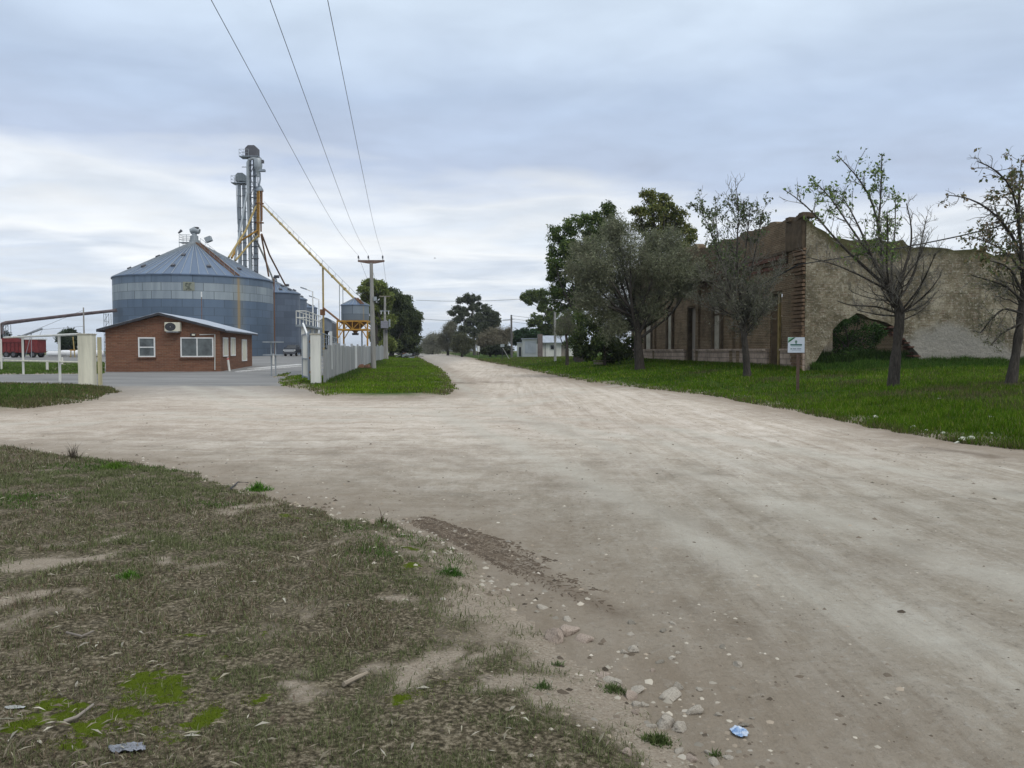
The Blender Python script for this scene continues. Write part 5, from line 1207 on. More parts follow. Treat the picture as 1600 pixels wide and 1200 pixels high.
# ---------------------------------------------------------------- sign on a post
def sign():
    g = ground_at(1246, 26.5); Y = g.y; t = thing('notice_board', 'small white board with a green corner stripe on a wooden post before the ruin', 'sign', g)
    c0, c1_ = at(1231.5, 527, Y - .06), at(1257, 551, Y - .06); W, Hh = c1_.x - c0.x, c0.z - c1_.z; zb = c1_.z
    MB().box(Vector((g.x + .01, Y, (g.z + c0.z) / 2 - .05)), (.085, .06, c0.z - g.z - .02)).build('post', simple('brown post', (.13, .085, .065), .9, 0, .3, 5), t)
    b = MB().box(Vector((c0.x + W / 2, Y - .05, zb + Hh / 2)), (W, .025, Hh)).build('panel', simple('white sign sheet', (.62, .66, .72), .45, 0, .05), t)
    G = simple('green print', (.035, .13, .05), .6, 0, .1); TE = simple('teal print', (.02, .12, .09), .6, 0, .1); GR = simple('grey print', (.16, .21, .25), .6, 0, .1); LG = simple('pale green print', (.30, .52, .36), .6, 0, .1)
    def pr(poly, mat, nm, d=.0): MB().prism([(a * W, (1 - v) * Hh) for a, v in poly], Vector((c0.x, Y - .0665 - d, zb)), (1, 0, 0), ZU, (0, 1, 0), .003).build(nm, mat, b)
    pr([(.002, .24), (.31, .01), (.46, .01), (.002, .37)], G, 'corner_stripe'); pr([(.005, .02), (.29, .02), (.005, .23)], LG, 'corner_stripe')
    n = 14; pr([(.48 + .075 * math.cos(2 * math.pi * k / n), .29 + .095 * math.sin(2 * math.pi * k / n)) for k in range(n)], simple('grey green print', (.13, .22, .17), .6, 0, .1), 'emblem'); pr([(.455, .37), (.505, .37), (.52, .43), (.44, .43)], TE, 'emblem')
    def bars(y, h, x0, x1, mat, nm, seed):
        r_ = random.Random(seed); x = x0
        while x < x1 - .02:
            w = r_.uniform(.025, .055); pr([(x, y), (min(x + w, x1), y), (min(x + w, x1), y + h), (x, y + h)], mat, nm); x += w + .012
    pr([(.14, .445), (.84, .445), (.84, .535), (.14, .535)], TE, 'title_bar'); pr([(.18, .585), (.84, .585), (.84, .605), (.18, .605)], simple('pale teal print', (.22, .42, .38), .6), 'rule')
    pr([(.15, .72), (.225, .72), (.225, .785), (.15, .785)], TE, 'small_logo'); pr([(.27, .725), (.5, .725), (.5, .775), (.27, .775)], GR, 'print_line'); pr([(.55, .725), (.8, .725), (.8, .775), (.55, .775)], GR, 'print_line'); pr([(.25, .825), (.78, .825), (.78, .85), (.25, .85)], simple('pale grey print', (.34, .40, .45), .6), 'print_line')
sign()
# ---------------------------------------------------------------- white houses down the street
def houses():
    Y = 118
    def zz(y): return at(850, y, Y).z
    a = ground_at(843, Y); g = min(a.z, zz(557)) - .1; t = thing('white_house', 'low white house with a pale metal roof and a stone chimney beyond the trees', 'house', Vector((a.x, Y, g)))
    x0, x1 = at(844, 550, Y).x, at(899, 550, Y).x; W = x1 - x0; he = zz(535) - g; hr = zz(525) - g; O = Vector((x0, Y, g)); Xu = Vector((1, 0, 0)); Yv = Vector((0, 1, 0))
    wx = lambda px: at(px, 550, Y).x - x0; D = 6.5
    d0, d1, dz = wx(877), wx(884), zz(539) - g
    MB().prism([(0, 0), (d0, 0), (d0, dz), (d1, dz), (d1, 0), (W, 0), (W, he), (0, he)], O, Xu, ZU, Yv, .25).build('front_wall', M_WHITEDIRTY, t)
    for x in (.12, W - .12): MB().prism([(.26, 0), (D, 0), (D, he), (D / 2, hr - .1), (.26, he)], O + Xu * (x - .12), Yv, ZU, Xu, .24).build('end_wall', M_CREAM, t)
    MB().prism([(-.5, he - .12), (D / 2, hr), (D + .5, he - .12), (D + .5, he), (D / 2, hr + .12), (-.5, he)], O - Xu * .3, Yv, ZU, Xu, W + .6).build('roof', M_ROOF, t)
    MB().box(O + Vector(((d0 + d1) / 2, .2, dz / 2)), (d1 - d0 - .02, .06, dz)).build('door', M_WOOD, t)
    o = MB().box(O + Vector((wx(864), -.03, zz(542.5) - g)), (8.5 / 1260 * Y, .08, 7.5 / 1260 * Y)).build('window', M_WHITE, t); MB().box(O + Vector((wx(864), -.08, zz(542.5) - g)), (7.5 / 1260 * Y, .04, 6.3 / 1260 * Y)).build('pane', M_GLASSDARK, o)
    hc = zz(522) - g; MB().box(O + Vector((-.02, -.32, hc / 2)), (.72, .62, hc)).build('chimney', simple('brown chimney stone', (.15, .12, .11), .95, 0, .35, 3, .3), t, bevel=.02)
    MB().box(O + Vector((wx(852), -.08, he / 2)), (.06, .06, he - .1)).build('drain_pipe', M_DARKGREY, t)
    a = ground_at(826, 130); Y2 = 130; g2 = a.z - .2; z2 = lambda y: at(826, y, Y2).z - g2; x2 = lambda px: at(px, 550, Y2).x
    t = thing('white_shed', 'flat roofed white shed left of the house with the chimney', 'shed', Vector((x2(816), Y2, g2))); c = Vector((0, 0, g2))
    w = x2(840) - x2(816); MB().box(Vector(((x2(840) + x2(816)) / 2, Y2 + 2, g2 + z2(530) / 2)), (w, 4, z2(530))).build('wall', M_WHITE, t)
    MB().box(Vector(((x2(840) + x2(816)) / 2, Y2 + 1.9, g2 + z2(529.3))), (w + .3, 4.4, .14)).build('roof', M_ROOF, t)
    MB().box(Vector(((x2(838) + x2(820)) / 2, Y2 - .03, g2 + z2(543))), (1.8, .06, 1.9)).build('door', corr_mat('pale door sheet', (.55, .57, .6), 6, 0), t)
    w = x2(815.5) - x2(808); t = thing('lean_to_shed', 'lower grey white outhouse at the left end of the white shed', 'shed', Vector((x2(808), Y2 + .6, g2)))
    MB().box(Vector(((x2(815.5) + x2(808)) / 2, Y2 + 1.8, g2 + z2(536) / 2)), (w, 2.4, z2(536))).build('wall', M_WHITEDIRTY, t); MB().box(Vector(((x2(815.5) + x2(808)) / 2, Y2 + 1.75, g2 + z2(535.2))), (w + .12, 2.6, .1)).build('roof', M_ROOF, t)
    MB().box(Vector((x2(812.5), Y2 + .57, g2 + 1.0)), (.35, .06, 1.5)).build('door', M_DARK, t)
houses()
def street_poles():
    def pole(px, y0, Y, r, label, mat=M_POLE):
        g = ground_at(px, Y); z = at(px, y0, Y).z; t = thing('utility_pole', label, 'utility pole', g, 0, 'power poles along the street')
        MB().tube([g - ZU * .2, Vector((g.x - .05, Y, z))], [r, r * .75], 10).build('pole', mat, t, smooth=True); return t, Vector((g.x - .05, Y, z))
    t, p = pole(799.5, 492, 118, .17, 'dark topped power pole left of the white shed', simple('dark pole', (.13, .12, .115), .9, 0, .35, 3))
    m = MB(); m.bar(p + Vector((-1.2, 0, -.75)), p + Vector((.6, 0, -.6)), .07); m.bar(p + Vector((-.1, 0, -.25)), p + Vector((.1, 0, -.25)), .3, .1); m.build('bracket', M_GALV, t)
    t2, p2 = pole(867.5, 462, 74, .12, 'slender pale pole in front of the white house roof', M_CONC)
    for k, (dz, y) in enumerate([(-.1, 0), (-.55, 0), (-1.0, 0)]):
        wire('service_wire', ['top', 'middle', 'bottom'][k] + ' of three thin wires running right from the dark topped pole', sagwire(p + ZU * dz, at(905, 497 + 5 * k, 112), .25), .02, 'service wires by the white shed')
    wire('service_wire', 'thin wire from the slender pale pole to the ruin trees', sagwire(p2 - ZU * 1.3, at(935, 489, 60), .25), .018)
    b = at(650, 469, 150); wire('power_line', 'upper wire crossing the street between the left trees and the eucalyptus', sagwire(b, at(830, 466, 150), .35), .03, 'wires crossing the far street')
    wire('power_line', 'lower wire crossing the far street to the dark topped pole', sagwire(at(652, 497.5, 150), p - ZU * .75, .3), .03, 'wires crossing the far street')
    g = ground_at(748, 135); t = thing('white_marker', 'white marker board on the verge under the far grey trees', 'marker', g); z = at(748, 541, 135).z
    MB().box(Vector((g.x, 135, z - .45)), (.36, .05, .95)).build('board', M_WHITE, t); MB().bar(g, Vector((g.x, 135.04, z - .2)), .07).build('post', M_WOOD, t)
    g = ground_at(785, 100); t = thing('old_sign', 'tilted grey sign plate on a leaning stay left of the power pole', 'sign', g); z = at(785, 540, 100).z
    MB().box(Vector((g.x, 100, z)), (.5, .05, .35)).build('plate', M_GALV, t); MB().bar(Vector((g.x, 100.05, g.z)), Vector((g.x, 100.05, z)), .07).build('post', M_DARK, t); MB().bar(Vector((g.x + .05, 100.05, z - .3)), Vector((g.x + .95, 100.05, g.z)), .06).build('stay', M_CONC, t)
    g = ground_at(887.5, 66); 
street_poles()
# ---------------------------------------------------------------- vegetation
def leaf_mat(name, trans=.25, rough=.7):
    t = NT(name); c = t.attr('Col', 'Color'); t.b.inputs['Specular IOR Level'].default_value = .04
    t.col(c).p(Roughness=rough); tr = t.t.nodes.new('ShaderNodeBsdfTranslucent'); t.t.links.new(c, tr.inputs[0])
    mx = t.t.nodes.new('ShaderNodeMixShader'); mx.inputs[0].default_value = trans
    t.t.links.new(t.b.outputs[0], mx.inputs[1]); t.t.links.new(tr.outputs[0], mx.inputs[2]); t.t.links.new(mx.outputs[0], t.out.inputs[0]); return t.m
M_LEAF = leaf_mat('foliage'); M_BLADE = leaf_mat('grass blades', .2, .8)
def bark_mat(name, c):
    t = NT(name); o = t.coord('Object'); n = t.noise(t.map(o, (6, 6, 1.2)), 3.0, 5, .65, 1.0)
    t.col(t.ramp(n, [(.3, tuple(x * .45 for x in c)), (.55, c), (.75, tuple(x * 1.6 for x in c))])).p(Roughness=.95); t.bump(n, 1.0, .04); return t.m
M_BARK = bark_mat('dark bark', (.062, .054, .046)); M_BARKG = bark_mat('grey bark', (.12, .11, .095)); M_TWIG = simple('grey twigs', (.14, .13, .11), .9, 0, .3)
class Tubes:
    """many branches as one array mesh"""
    def __init__(s): s.V = []; s.Q = []; s.n = 0
    def add(s, pts, rad, sides=5):
        p = np.asarray(pts, float); k = len(p); d = np.gradient(p, axis=0); d /= np.linalg.norm(d, axis=1)[:, None] + 1e-9
        ref = np.array([0, 0, 1.]) if abs(d[0, 2]) < .9 else np.array([1., 0, 0])
        a = np.cross(d, ref); a /= np.linalg.norm(a, axis=1)[:, None] + 1e-9; b = np.cross(d, a)
        th = np.arange(sides) * 2 * np.pi / sides; r = np.broadcast_to(np.asarray(rad, float), (k,))[:, None, None]
        v = p[:, None, :] + r * (a[:, None, :] * np.cos(th)[None, :, None] + b[:, None, :] * np.sin(th)[None, :, None])
        s.V.append(v.reshape(-1, 3)); i = np.arange(k - 1)[:, None] * sides + np.arange(sides)[None, :]; j = np.arange(k - 1)[:, None] * sides + (np.arange(sides)[None, :] + 1) % sides
        s.Q.append(np.stack([i, j, j + sides, i + sides], 2).reshape(-1, 4) + s.n); s.n += k * sides
    def build(s, name, mat, parent): return np_mesh(name, np.concatenate(s.V), quads=np.concatenate(s.Q), mat=mat, parent=parent, smooth=True)
def unit(n, rng): v = rng.normal(size=(n, 3)); return v / np.linalg.norm(v, axis=1)[:, None]
def leaves(pos, size, rng, cols, droop=0.0, aspect=2.0, colvar=.25, w=None):
    """rhombus leaves at pos; cols list of rgb to choose from"""
    n = len(pos); ax = unit(n, rng); ax[:, 2] -= droop; ax /= np.linalg.norm(ax, axis=1)[:, None]
    b = np.cross(ax, unit(n, rng)); b /= np.linalg.norm(b, axis=1)[:, None] + 1e-9
    L = (size * rng.uniform(.6, 1.35, n))[:, None]; W = L / aspect
    V = np.stack([pos, pos + ax * L * .5 + b * W * .5, pos + ax * L, pos + ax * L * .5 - b * W * .5], 1).reshape(-1, 3)
    Q = np.arange(n * 4).reshape(-1, 4)
    C = 2.0 * np.asarray(cols)[rng.choice(len(cols), n, p=w)] * rng.uniform(1 - colvar, 1 + colvar, (n, 1)); return V, Q, np.repeat(C, 4, 0)
def rand_path(p, d, L, k, rng, wig=.25, up=.0, droop=.0):
    """wandering polyline"""
    out = [p]; d = d / np.linalg.norm(d)
    for i in range(k):
        d = d + rng.normal(size=3) * wig / math.sqrt(k) + np.array([0, 0, up - droop * i / k]) / k; d /= np.linalg.norm(d); out.append(out[-1] + d * L / k)
    return np.array(out)
def path_at(P, u):
    i = u * (len(P) - 1); k = min(int(i), len(P) - 2); return P[k] + (P[k + 1] - P[k]) * (i - k), P[k + 1] - P[k]
def smooth_path(P, n):
    P = np.asarray(P, float); s = np.r_[0, np.cumsum(np.linalg.norm(np.diff(P, axis=0), axis=1))]; u = np.linspace(0, s[-1], n)
    Q = np.stack([np.interp(u, s, P[:, k]) for k in range(3)], 1)
    for _ in range(2): Q[1:-1] = .25 * Q[:-2] + .5 * Q[1:-1] + .25 * Q[2:]
    return Q
def px_path(pts, Y, rng, spread=.8, y0=0.0):
    """pixel polyline at distance Y with a wandering depth"""
    n = len(pts); dy = y0 + np.r_[0, np.cumsum(rng.normal(0, spread / max(1, n - 1), n - 1))] + np.linspace(0, rng.normal(0, spread), n)
    return np.array([at(p[0], p[1], Y + d)[:] for p, d in zip(pts, dy)])
def spray(tw, P, r0, rng, n, L, lv, u0=.15, u1=1.0, ang=.8, up=.5, droop=0, sub=4, subL=.45, tips=None, rmin=.005, sides=3, wig=.55):
    """side branches along P, each with its own twigs; collects twig points in tips"""
    for i in range(n):
        u = rng.uniform(u0, u1); p, d = path_at(P, u); d = d / (np.linalg.norm(d) + 1e-9)
        v = d * math.cos(ang) + unit(1, rng)[0] * math.sin(ang) + np.array([0, 0, up * .4]); l = L * rng.uniform(.55, 1.25) * (1.15 - .55 * u)
        B = rand_path(p, v, l, 5, rng, wig, up, droop); r = max(rmin * 1.3, r0 * .38 * (1.1 - u * .6)); tw.add(B, np.linspace(r, rmin, 6), sides)
        if tips is not None: tips.append(B[2:])
        if lv > 0:
            for j in range(sub):
                uu = rng.uniform(.25, 1); p2, d2 = path_at(B, uu); d2 = d2 / (np.linalg.norm(d2) + 1e-9)
                v2 = d2 * .8 + unit(1, rng)[0] * .75 + np.array([0, 0, up * .3]); B2 = rand_path(p2, v2, l * subL * rng.uniform(.6, 1.2), 4, rng, wig, up, droop)
                tw.add(B2, np.linspace(max(rmin, r * .5), rmin * .8, 5), 3)
                if tips is not None: tips.append(B2[1:])
                if lv > 1:
                    for q in range(3):
                        p3, d3 = path_at(B2, rng.uniform(.3, 1)); v3 = d3 / (np.linalg.norm(d3) + 1e-9) * .8 + unit(1, rng)[0] * .8; B3 = rand_path(p3, v3, l * subL * .5, 3, rng, wig, up, droop)
                        tw.add(B3, rmin * .8, 3)
                        if tips is not None: tips.append(B3[1:])
def tree_thing(name, label, base, group, cat='tree'):
    return thing(name, label, cat, base, 0, group)
G_STREET = 'bare branched street trees before the ruin'
def traced_tree(label, base_px, Y, trunk, tw0, tw1, limbs, seed, tw=dict(), leafcfg=None, rl=.07, name='street_tree', group=G_STREET, bark=None, fan=0, fanL=2.0, fanang=None, lim_spread=.9, brush=0):
    rng = np.random.default_rng(seed); g = ground_at(base_px, Y); t = tree_thing(name, label, g, group)
    tk = Tubes(); P = px_path(trunk, Y, rng, .15); P[0] = np.array(g) - np.array([0, 0, .15])
    P = smooth_path(P, 14); rad = np.linspace(tw0, tw1, 14); rad[0] *= 1.35; rad[1] *= 1.12; tk.add(P, rad * (1 + .08 * rng.normal(size=14)), 10)
    tk.build('trunk', bark or M_BARK, t); br = Tubes(); twg = Tubes(); tips = []; low = []
    for k, (pts, n, L, leafy) in enumerate(limbs):
        B = px_path(pts, Y, rng, lim_spread); B = smooth_path(B, 12); r0 = rl * (1.25 if len(pts) > 4 else .85)
        br.add(B, np.linspace(r0, .012, 12), 6)
        spray(twg, B, r0, rng, int(n * 2.0), L, 1, tips=tips if leafy else low, **tw)
    top = P[-1]
    for k in range(fan):                                                     # dense fan of thin shoots from the trunk head
        u = rng.uniform(.62, 1); p, _ = path_at(P, u); a = rng.uniform(*(fanang or (0, 2 * math.pi))); el = rng.uniform(.15, 1.25)
        v = np.array([math.cos(a) * math.cos(el), math.sin(a) * math.cos(el) * .9, math.sin(el)]); B = rand_path(p, v, fanL * rng.uniform(.45, 1.25), 7, rng, .5, .45); B = np.asarray(B)
        br.add(B, np.linspace(.022, .006, 8), 5); spray(twg, B, .03, rng, brush or 6, fanL * .38, 1, tips=low, sub=3, rmin=.0045)
    b = br.build('limbs', bark or M_BARK, t)
    if twg.n: twg.build('twigs', M_TWIG, t)
    if leafcfg and tips:
        pts = np.concatenate(tips); keep = rng.random(len(pts)) < leafcfg.get('keep', .5)
        if 'clump' in leafcfg: keep &= (fbm(pts[:, 0] + pts[:, 1], pts[:, 2], 2, leafcfg['clump']) > leafcfg.get('thr', .5))
        pts = pts[keep]; m = leafcfg.get('per', 3); pts = np.repeat(pts, m, 0) + rng.normal(0, .05, (len(pts) * m, 3))
        V, Q, C = leaves(pts, leafcfg['size'], rng, leafcfg['cols'], leafcfg.get('droop', .3), 1.8)
        np_mesh('crown', V, quads=Q, mat=M_LEAF, col=C, parent=t)
    if leafcfg and leafcfg.get('lowfill') and low:
        pts = np.concatenate(low); pts = pts[rng.random(len(pts)) < leafcfg['lowfill']]
        V, Q, C = leaves(np.repeat(pts, 2, 0) + rng.normal(0, .06, (len(pts) * 2, 3)), leafcfg['size'] * .7, rng, leafcfg.get('lowcols', leafcfg['cols']), .2, 3.0); np_mesh('foliage', V, quads=Q, mat=M_LEAF, col=C, parent=t)
    return t
GREEN = [(.06, .09, .026), (.08, .11, .03), (.045, .068, .024)]
traced_tree('wide branching tree with green leaf tufts on top, sign at its left', 1395, 24.5, [(1396, 607), (1399, 560), (1405, 510), (1408, 485), (1402, 468), (1392, 452), (1384, 444)], .17, .10,
    [([(1386, 449), (1352, 418), (1312, 382), (1272, 333), (1243, 306), (1226, 297)], 9, .8, True), ([(1389, 447), (1365, 405), (1336, 366), (1312, 330), (1294, 302), (1277, 288)], 11, .85, True),
     ([(1381, 441), (1379, 405), (1375, 370), (1369, 330), (1354, 293), (1331, 266), (1308, 242)], 14, .85, True), ([(1373, 345), (1376, 312), (1377, 280), (1378, 240)], 8, .5, True),
     ([(1383, 440), (1360, 400), (1352, 375), (1330, 330), (1318, 310)], 9, .8, True), ([(1393, 452), (1393, 405), (1399, 362), (1399, 312)], 9, .75, True), ([(1398, 462), (1413, 422), (1425, 382), (1424, 345), (1416, 318)], 8, .7, False), 
     ([(1403, 470), (1430, 430), (1438, 385), (1448, 338)], 7, .65, False), ([(1410, 488), (1436, 470), (1455, 452), (1470, 430)], 12, .6, False), ([(1384, 452), (1340, 428), (1302, 412), (1262, 402)], 10, .8, False), ([(1403, 490), (1370, 478), (1330, 478), (1308, 470)], 7, .5, False),
     ([(1406, 494), (1372, 492), (1340, 485)], 5, .4, False), ([(1408, 486), (1436, 452), (1454, 415), (1462, 395)], 10, .7, False), ([(1400, 465), (1412, 435), (1436, 405), (1450, 372)], 10, .7, False), ([(1390, 450), (1384, 410), (1388, 372), (1386, 330)], 9, .7, True)], 21,
    tw=dict(up=.5, ang=.75, sub=4, rmin=.0055), leafcfg=dict(size=.105, cols=GREEN, keep=.27, clump=1.5, thr=.475, per=3), rl=.042, fan=22, fanL=1.6, brush=9)
traced_tree('leaning tree with sparse olive brown leaves at the right edge', 1578, 22, [(1578, 617), (1584, 575), (1590, 535), (1595, 495), (1600, 455), (1602, 430)], .135, .085,
    [([(1600, 440), (1597, 400), (1591, 345), (1588, 310), (1572, 275), (1548, 258), (1527, 252)], 14, .8, True), ([(1602, 435), (1592, 385), (1572, 352), (1545, 325), (1515, 308), (1482, 305)], 14, .8, True), ([(1591, 340), (1592, 300), (1596, 250)], 9, .7, True), ([(1601, 430), (1575, 395), (1545, 378), (1512, 368)], 10, .6, True),
     ([(1598, 470), (1570, 445), (1545, 438), (1518, 430)], 10, .7, False), ([(1597, 490), (1568, 480), (1548, 500), (1532, 520)], 10, .6, False), ([(1602, 440), (1625, 390), (1640, 330), (1655, 280)], 10, .8, True), ([(1602, 450), (1640, 420), (1680, 390)], 9, .8, True), ([(1596, 505), (1566, 520), (1548, 540)], 8, .5, False), ([(1599, 460), (1580, 420), (1560, 410), (1535, 405)], 9, .7, True)], 33,
    tw=dict(up=.1, droop=.6, ang=.8, sub=4, rmin=.005), leafcfg=dict(size=.11, cols=[(.055, .062, .026), (.085, .068, .036), (.045, .055, .022), (.10, .075, .045)], keep=.30, clump=1.3, thr=.42, per=3, droop=.5, lowfill=.25, lowcols=[(.07, .07, .035), (.05, .055, .03)]), rl=.042, fan=14, fanL=1.4)
traced_tree('tall thin tree with a bushy grey waist before the ruin facade', 1168, 34, [(1169, 587), (1166, 560), (1163, 530), (1161, 505), (1158, 490)], .16, .11,
    [([(1158, 490), (1140, 445), (1122, 395), (1106, 350), (1094, 325)], 16, 1.2, True), ([(1160, 488), (1152, 430), (1152, 365), (1155, 318), (1150, 292)], 18, 1.3, True), ([(1162, 490), (1172, 430), (1184, 375), (1192, 330)], 16, 1.1, True), ([(1156, 492), (1138, 460), (1108, 440), (1092, 430)], 13, 1.1, False),
     ([(1163, 492), (1190, 462), (1210, 440), (1222, 415)], 13, 1.1, False), ([(1160, 488), (1160, 430), (1168, 370), (1172, 325)], 14, 1.1, True), ([(1158, 490), (1132, 425), (1120, 365), (1118, 322)], 14, 1.1, True), ([(1160, 500), (1186, 490), (1205, 478)], 10, .9, False), ([(1158, 500), (1130, 485), (1112, 470)], 10, .9, False)], 45,
    tw=dict(up=.55, ang=.7, sub=5, rmin=.008), leafcfg=dict(size=.13, cols=[(.045, .06, .028), (.06, .075, .035), (.04, .05, .025)], keep=.33, clump=.9, thr=.47, per=3, lowfill=.5, lowcols=[(.065, .068, .045), (.05, .053, .036), (.08, .08, .058)]), rl=.05, fan=40, fanL=2.2, brush=13)
def wispy_tree(label, base_px, Y, trunk, blobs, seed, tw0=.2, cols=((.075, .078, .05), (.06, .065, .042), (.095, .095, .065)), n=26, per=60, size=.16, name='wispy_tree', group='grey wispy trees along the street', twig=.0085, leafper=9):
    """feathery tree: limbs from the trunk head to each blob, filled with fine twigs and slim leaves"""
    rng = np.random.default_rng(seed); g = ground_at(base_px, Y); t = tree_thing(name, label, g, group)
    P = px_path(trunk, Y, rng, .1); P[0] = np.array(g) - np.array([0, 0, .15]); P = smooth_path(P, 10); tk = Tubes(); r = np.linspace(tw0, tw0 * .6, 10); r[0] *= 1.3; tk.add(P, r, 10)
    s = Y / 1260; tw = Tubes(); pts = []
    for (bx, by, br) in blobs:
        c = np.array(at(bx, by, Y + rng.normal(0, br * s * .7))[:]); u = rng.uniform(.55, 1); p, _ = path_at(P, u); mid = (p + c) / 2 + rng.normal(0, .3, 3) + np.array([0, 0, -.1]) * np.linalg.norm(c - p); B = smooth_path([p, mid, c], 9); tk.add(B, np.linspace(tw0 * .33, .02, 9), 6)
        R_ = br * s
        for k in range(n):
            st, dd = path_at(B, rng.uniform(.45, 1)); e = c + unit(1, rng)[0] * R_ * rng.uniform(.35, 1.0) ** .6; d = e - st; L = np.linalg.norm(d)
            Q = rand_path(st, d / (L + 1e-6), L, 6, rng, .3, .15, .3); tw.add(Q, np.linspace(twig * 1.5, twig * .7, 7), 3)
            for j in range(3):
                a, d2 = path_at(Q, rng.uniform(.35, 1)); Q2 = rand_path(a, d2 / (np.linalg.norm(d2) + 1e-6) + unit(1, rng)[0] * .8, R_ * .4, 4, rng, .3, .1, .5); tw.add(Q2, twig * .7, 3); pts.append(Q2)
            pts.append(Q[2:])
    tk.build('trunk', M_BARK, t); tw.build('twigs', M_TWIG, t)
    pts = np.concatenate(pts); pts = np.repeat(pts, leafper, 0); pts = pts + rng.normal(0, .09 + .003 * Y / 2, pts.shape); V, Q, C = leaves(pts, size, rng, cols, .35, 6.0, .3)
    np_mesh('crown', V, quads=Q, mat=M_LEAF, col=C, parent=t); return t
wispy_tree('broad feathery grey green tree with a dark trunk at the ruin far end', 1000, 46, [(1001, 566), (997, 540), (995, 510), (994, 492)],
    [(930, 400, 34), (955, 375, 30), (985, 385, 32), (925, 440, 34), (960, 425, 34), (1000, 430, 34), (1030, 405, 30), (940, 480, 30), (975, 475, 30), (1045, 440, 28), (1075, 440, 22), (1010, 475, 30), (915, 470, 20), (1020, 370, 22), (960, 350, 18), (900, 420, 20), (960, 515, 22), (905, 385, 16), (1060, 402, 26), (1085, 420, 22), (1048, 372, 20)], 61, .3, n=34, leafper=5, size=.2, cols=((.085, .09, .055), (.07, .077, .046), (.105, .107, .07)))
def dense_tree(label, base_px, Y, trunk, blobs, seed, cols, leaf=.22, dens=1.0, tw0=.28, name='evergreen_tree', group='dark evergreen trees by the ruin', droop=.5, bark=None, clump=.42, flat=.8, aspect=2.2):
    """leafy crown: every blob is filled with separate leaf clumps hung on limbs, so sky shows between them"""
    rng = np.random.default_rng(seed); g = ground_at(base_px, Y); t = tree_thing(name, label, g, group)
    P = px_path(trunk, Y, rng, .1); P[0] = np.array(g) - np.array([0, 0, .15]); P = smooth_path(P, 10); tk = Tubes(); r = np.linspace(tw0, tw0 * .45, 10); r[0] *= 1.3; tk.add(P, r, 9); s = Y / 1260; pos = []; cid = []
    for (bx, by, br) in blobs:
        R_ = br * s; c = np.array(at(bx, by, Y + rng.normal(0, R_ * .9))[:]); p, _ = path_at(P, rng.uniform(.4, 1)); B = smooth_path([p, (p + c) / 2 + rng.normal(0, .25, 3), c], 8); tk.add(B, np.linspace(tw0 * .3, .025, 8), 5)
        m = max(8, int(dens * 34 * (R_ / 1.3) ** 2))
        cc = c + unit(m, rng) * (rng.uniform(.25, 1.0, (m, 1)) ** .55) * R_ * np.array([1, 1, flat])
        for q in cc:
            k = int(70 * (clump / .42) ** 2 * rng.uniform(.5, 1.4)); o = unit(k, rng) * (rng.random((k, 1)) ** .5) * clump * rng.uniform(.6, 1.3); pos.append(q + o * np.array([1, 1, .75])); cid.append(np.full(k, rng.uniform(.72, 1.3)))
            if rng.random() < .35: tk.add(smooth_path([path_at(B, .7)[0], q], 4), .018, 3)
    pos = np.concatenate(pos); cid = np.concatenate(cid); V, Q, C = leaves(pos, leaf, rng, cols, droop, aspect, .25); C = C * np.repeat(cid, 4)[:, None]
    tk.build('trunk', bark or M_BARK, t); np_mesh('crown', V, quads=Q, mat=M_LEAF, col=C, parent=t); return t
DK = [(.034, .052, .016), (.046, .068, .019), (.025, .040, .014), (.062, .078, .022)]
OL = [(.052, .062, .018), (.075, .082, .024), (.038, .047, .016), (.092, .088, .028)]
GYG = [(.05, .058, .034), (.036, .045, .028), (.065, .07, .045)]
dense_tree('tall dark evergreen at the left of the grove, overhanging the white house', 905, 66, [(908, 558), (906, 500), (902, 450), (900, 400)],
    [(876, 365, 20), (900, 352, 20), (925, 345, 18), (945, 338, 18), (952, 326, 10), (870, 395, 18), (880, 425, 24), (868, 415, 14), (885, 470, 24), (905, 400, 30), (930, 375, 24), (900, 500, 24), (875, 450, 18), (960, 355, 16), (925, 430, 28), (910, 465, 26), (890, 385, 18), (865, 432, 9), (935, 355, 15), (895, 530, 14)], 71, DK, dens=1.1, tw0=.34)
dense_tree('tallest evergreen of the grove with olive crown behind the ruin', 1040, 64, [(1035, 560), (1034, 500), (1032, 440), (1030, 380)],
    [(1013, 305, 13), (1030, 308, 13), (1000, 328, 14), (1020, 330, 20), (1045, 330, 17), (1060, 338, 15), (1070, 355, 18), (1045, 360, 22), (1015, 360, 20), (1080, 380, 16), (1055, 390, 22), (1025, 395, 24), (1090, 400, 10), (1000, 350, 12), (1075, 410, 18), (1040, 425, 24), (1010, 430, 24), (1038, 315, 10)], 72, OL, dens=1.15, tw0=.32)
dense_tree('branch crown of pale green tree reaching left beside the slender pole', 872, 126, [(872, 556), (868, 530), (866, 505), (862, 480)], [(832, 462, 13), (824, 470, 8), (845, 458, 9), (850, 470, 8), (838, 498, 9), (830, 505, 6), (848, 510, 8), (858, 498, 9), (868, 515, 12), (880, 505, 14), (846, 480, 5), (862, 488, 8), (820, 463, 4), (895, 520, 12)], 73, [(.06, .075, .022), (.045, .06, .02), (.035, .05, .018)], dens=.6, tw0=.25, leaf=.34, clump=.6)
dense_tree('low dark bush filling the gap left of the ruin end', 945, 55, [(945, 560), (945, 548), (944, 535), (944, 525)], [(925, 540, 18), (945, 530, 18), (965, 540, 18), (985, 535, 14), (915, 550, 12), (950, 550, 18), (975, 552, 14), (935, 515, 14), (905, 545, 10), (960, 515, 12), (925, 500, 16), (905, 525, 12), (975, 505, 14), (950, 490, 16)], 74, [(.028, .038, .014), (.02, .03, .012), (.036, .046, .016)], tw0=.1, dens=1.2, name='dark_bush', group=None)
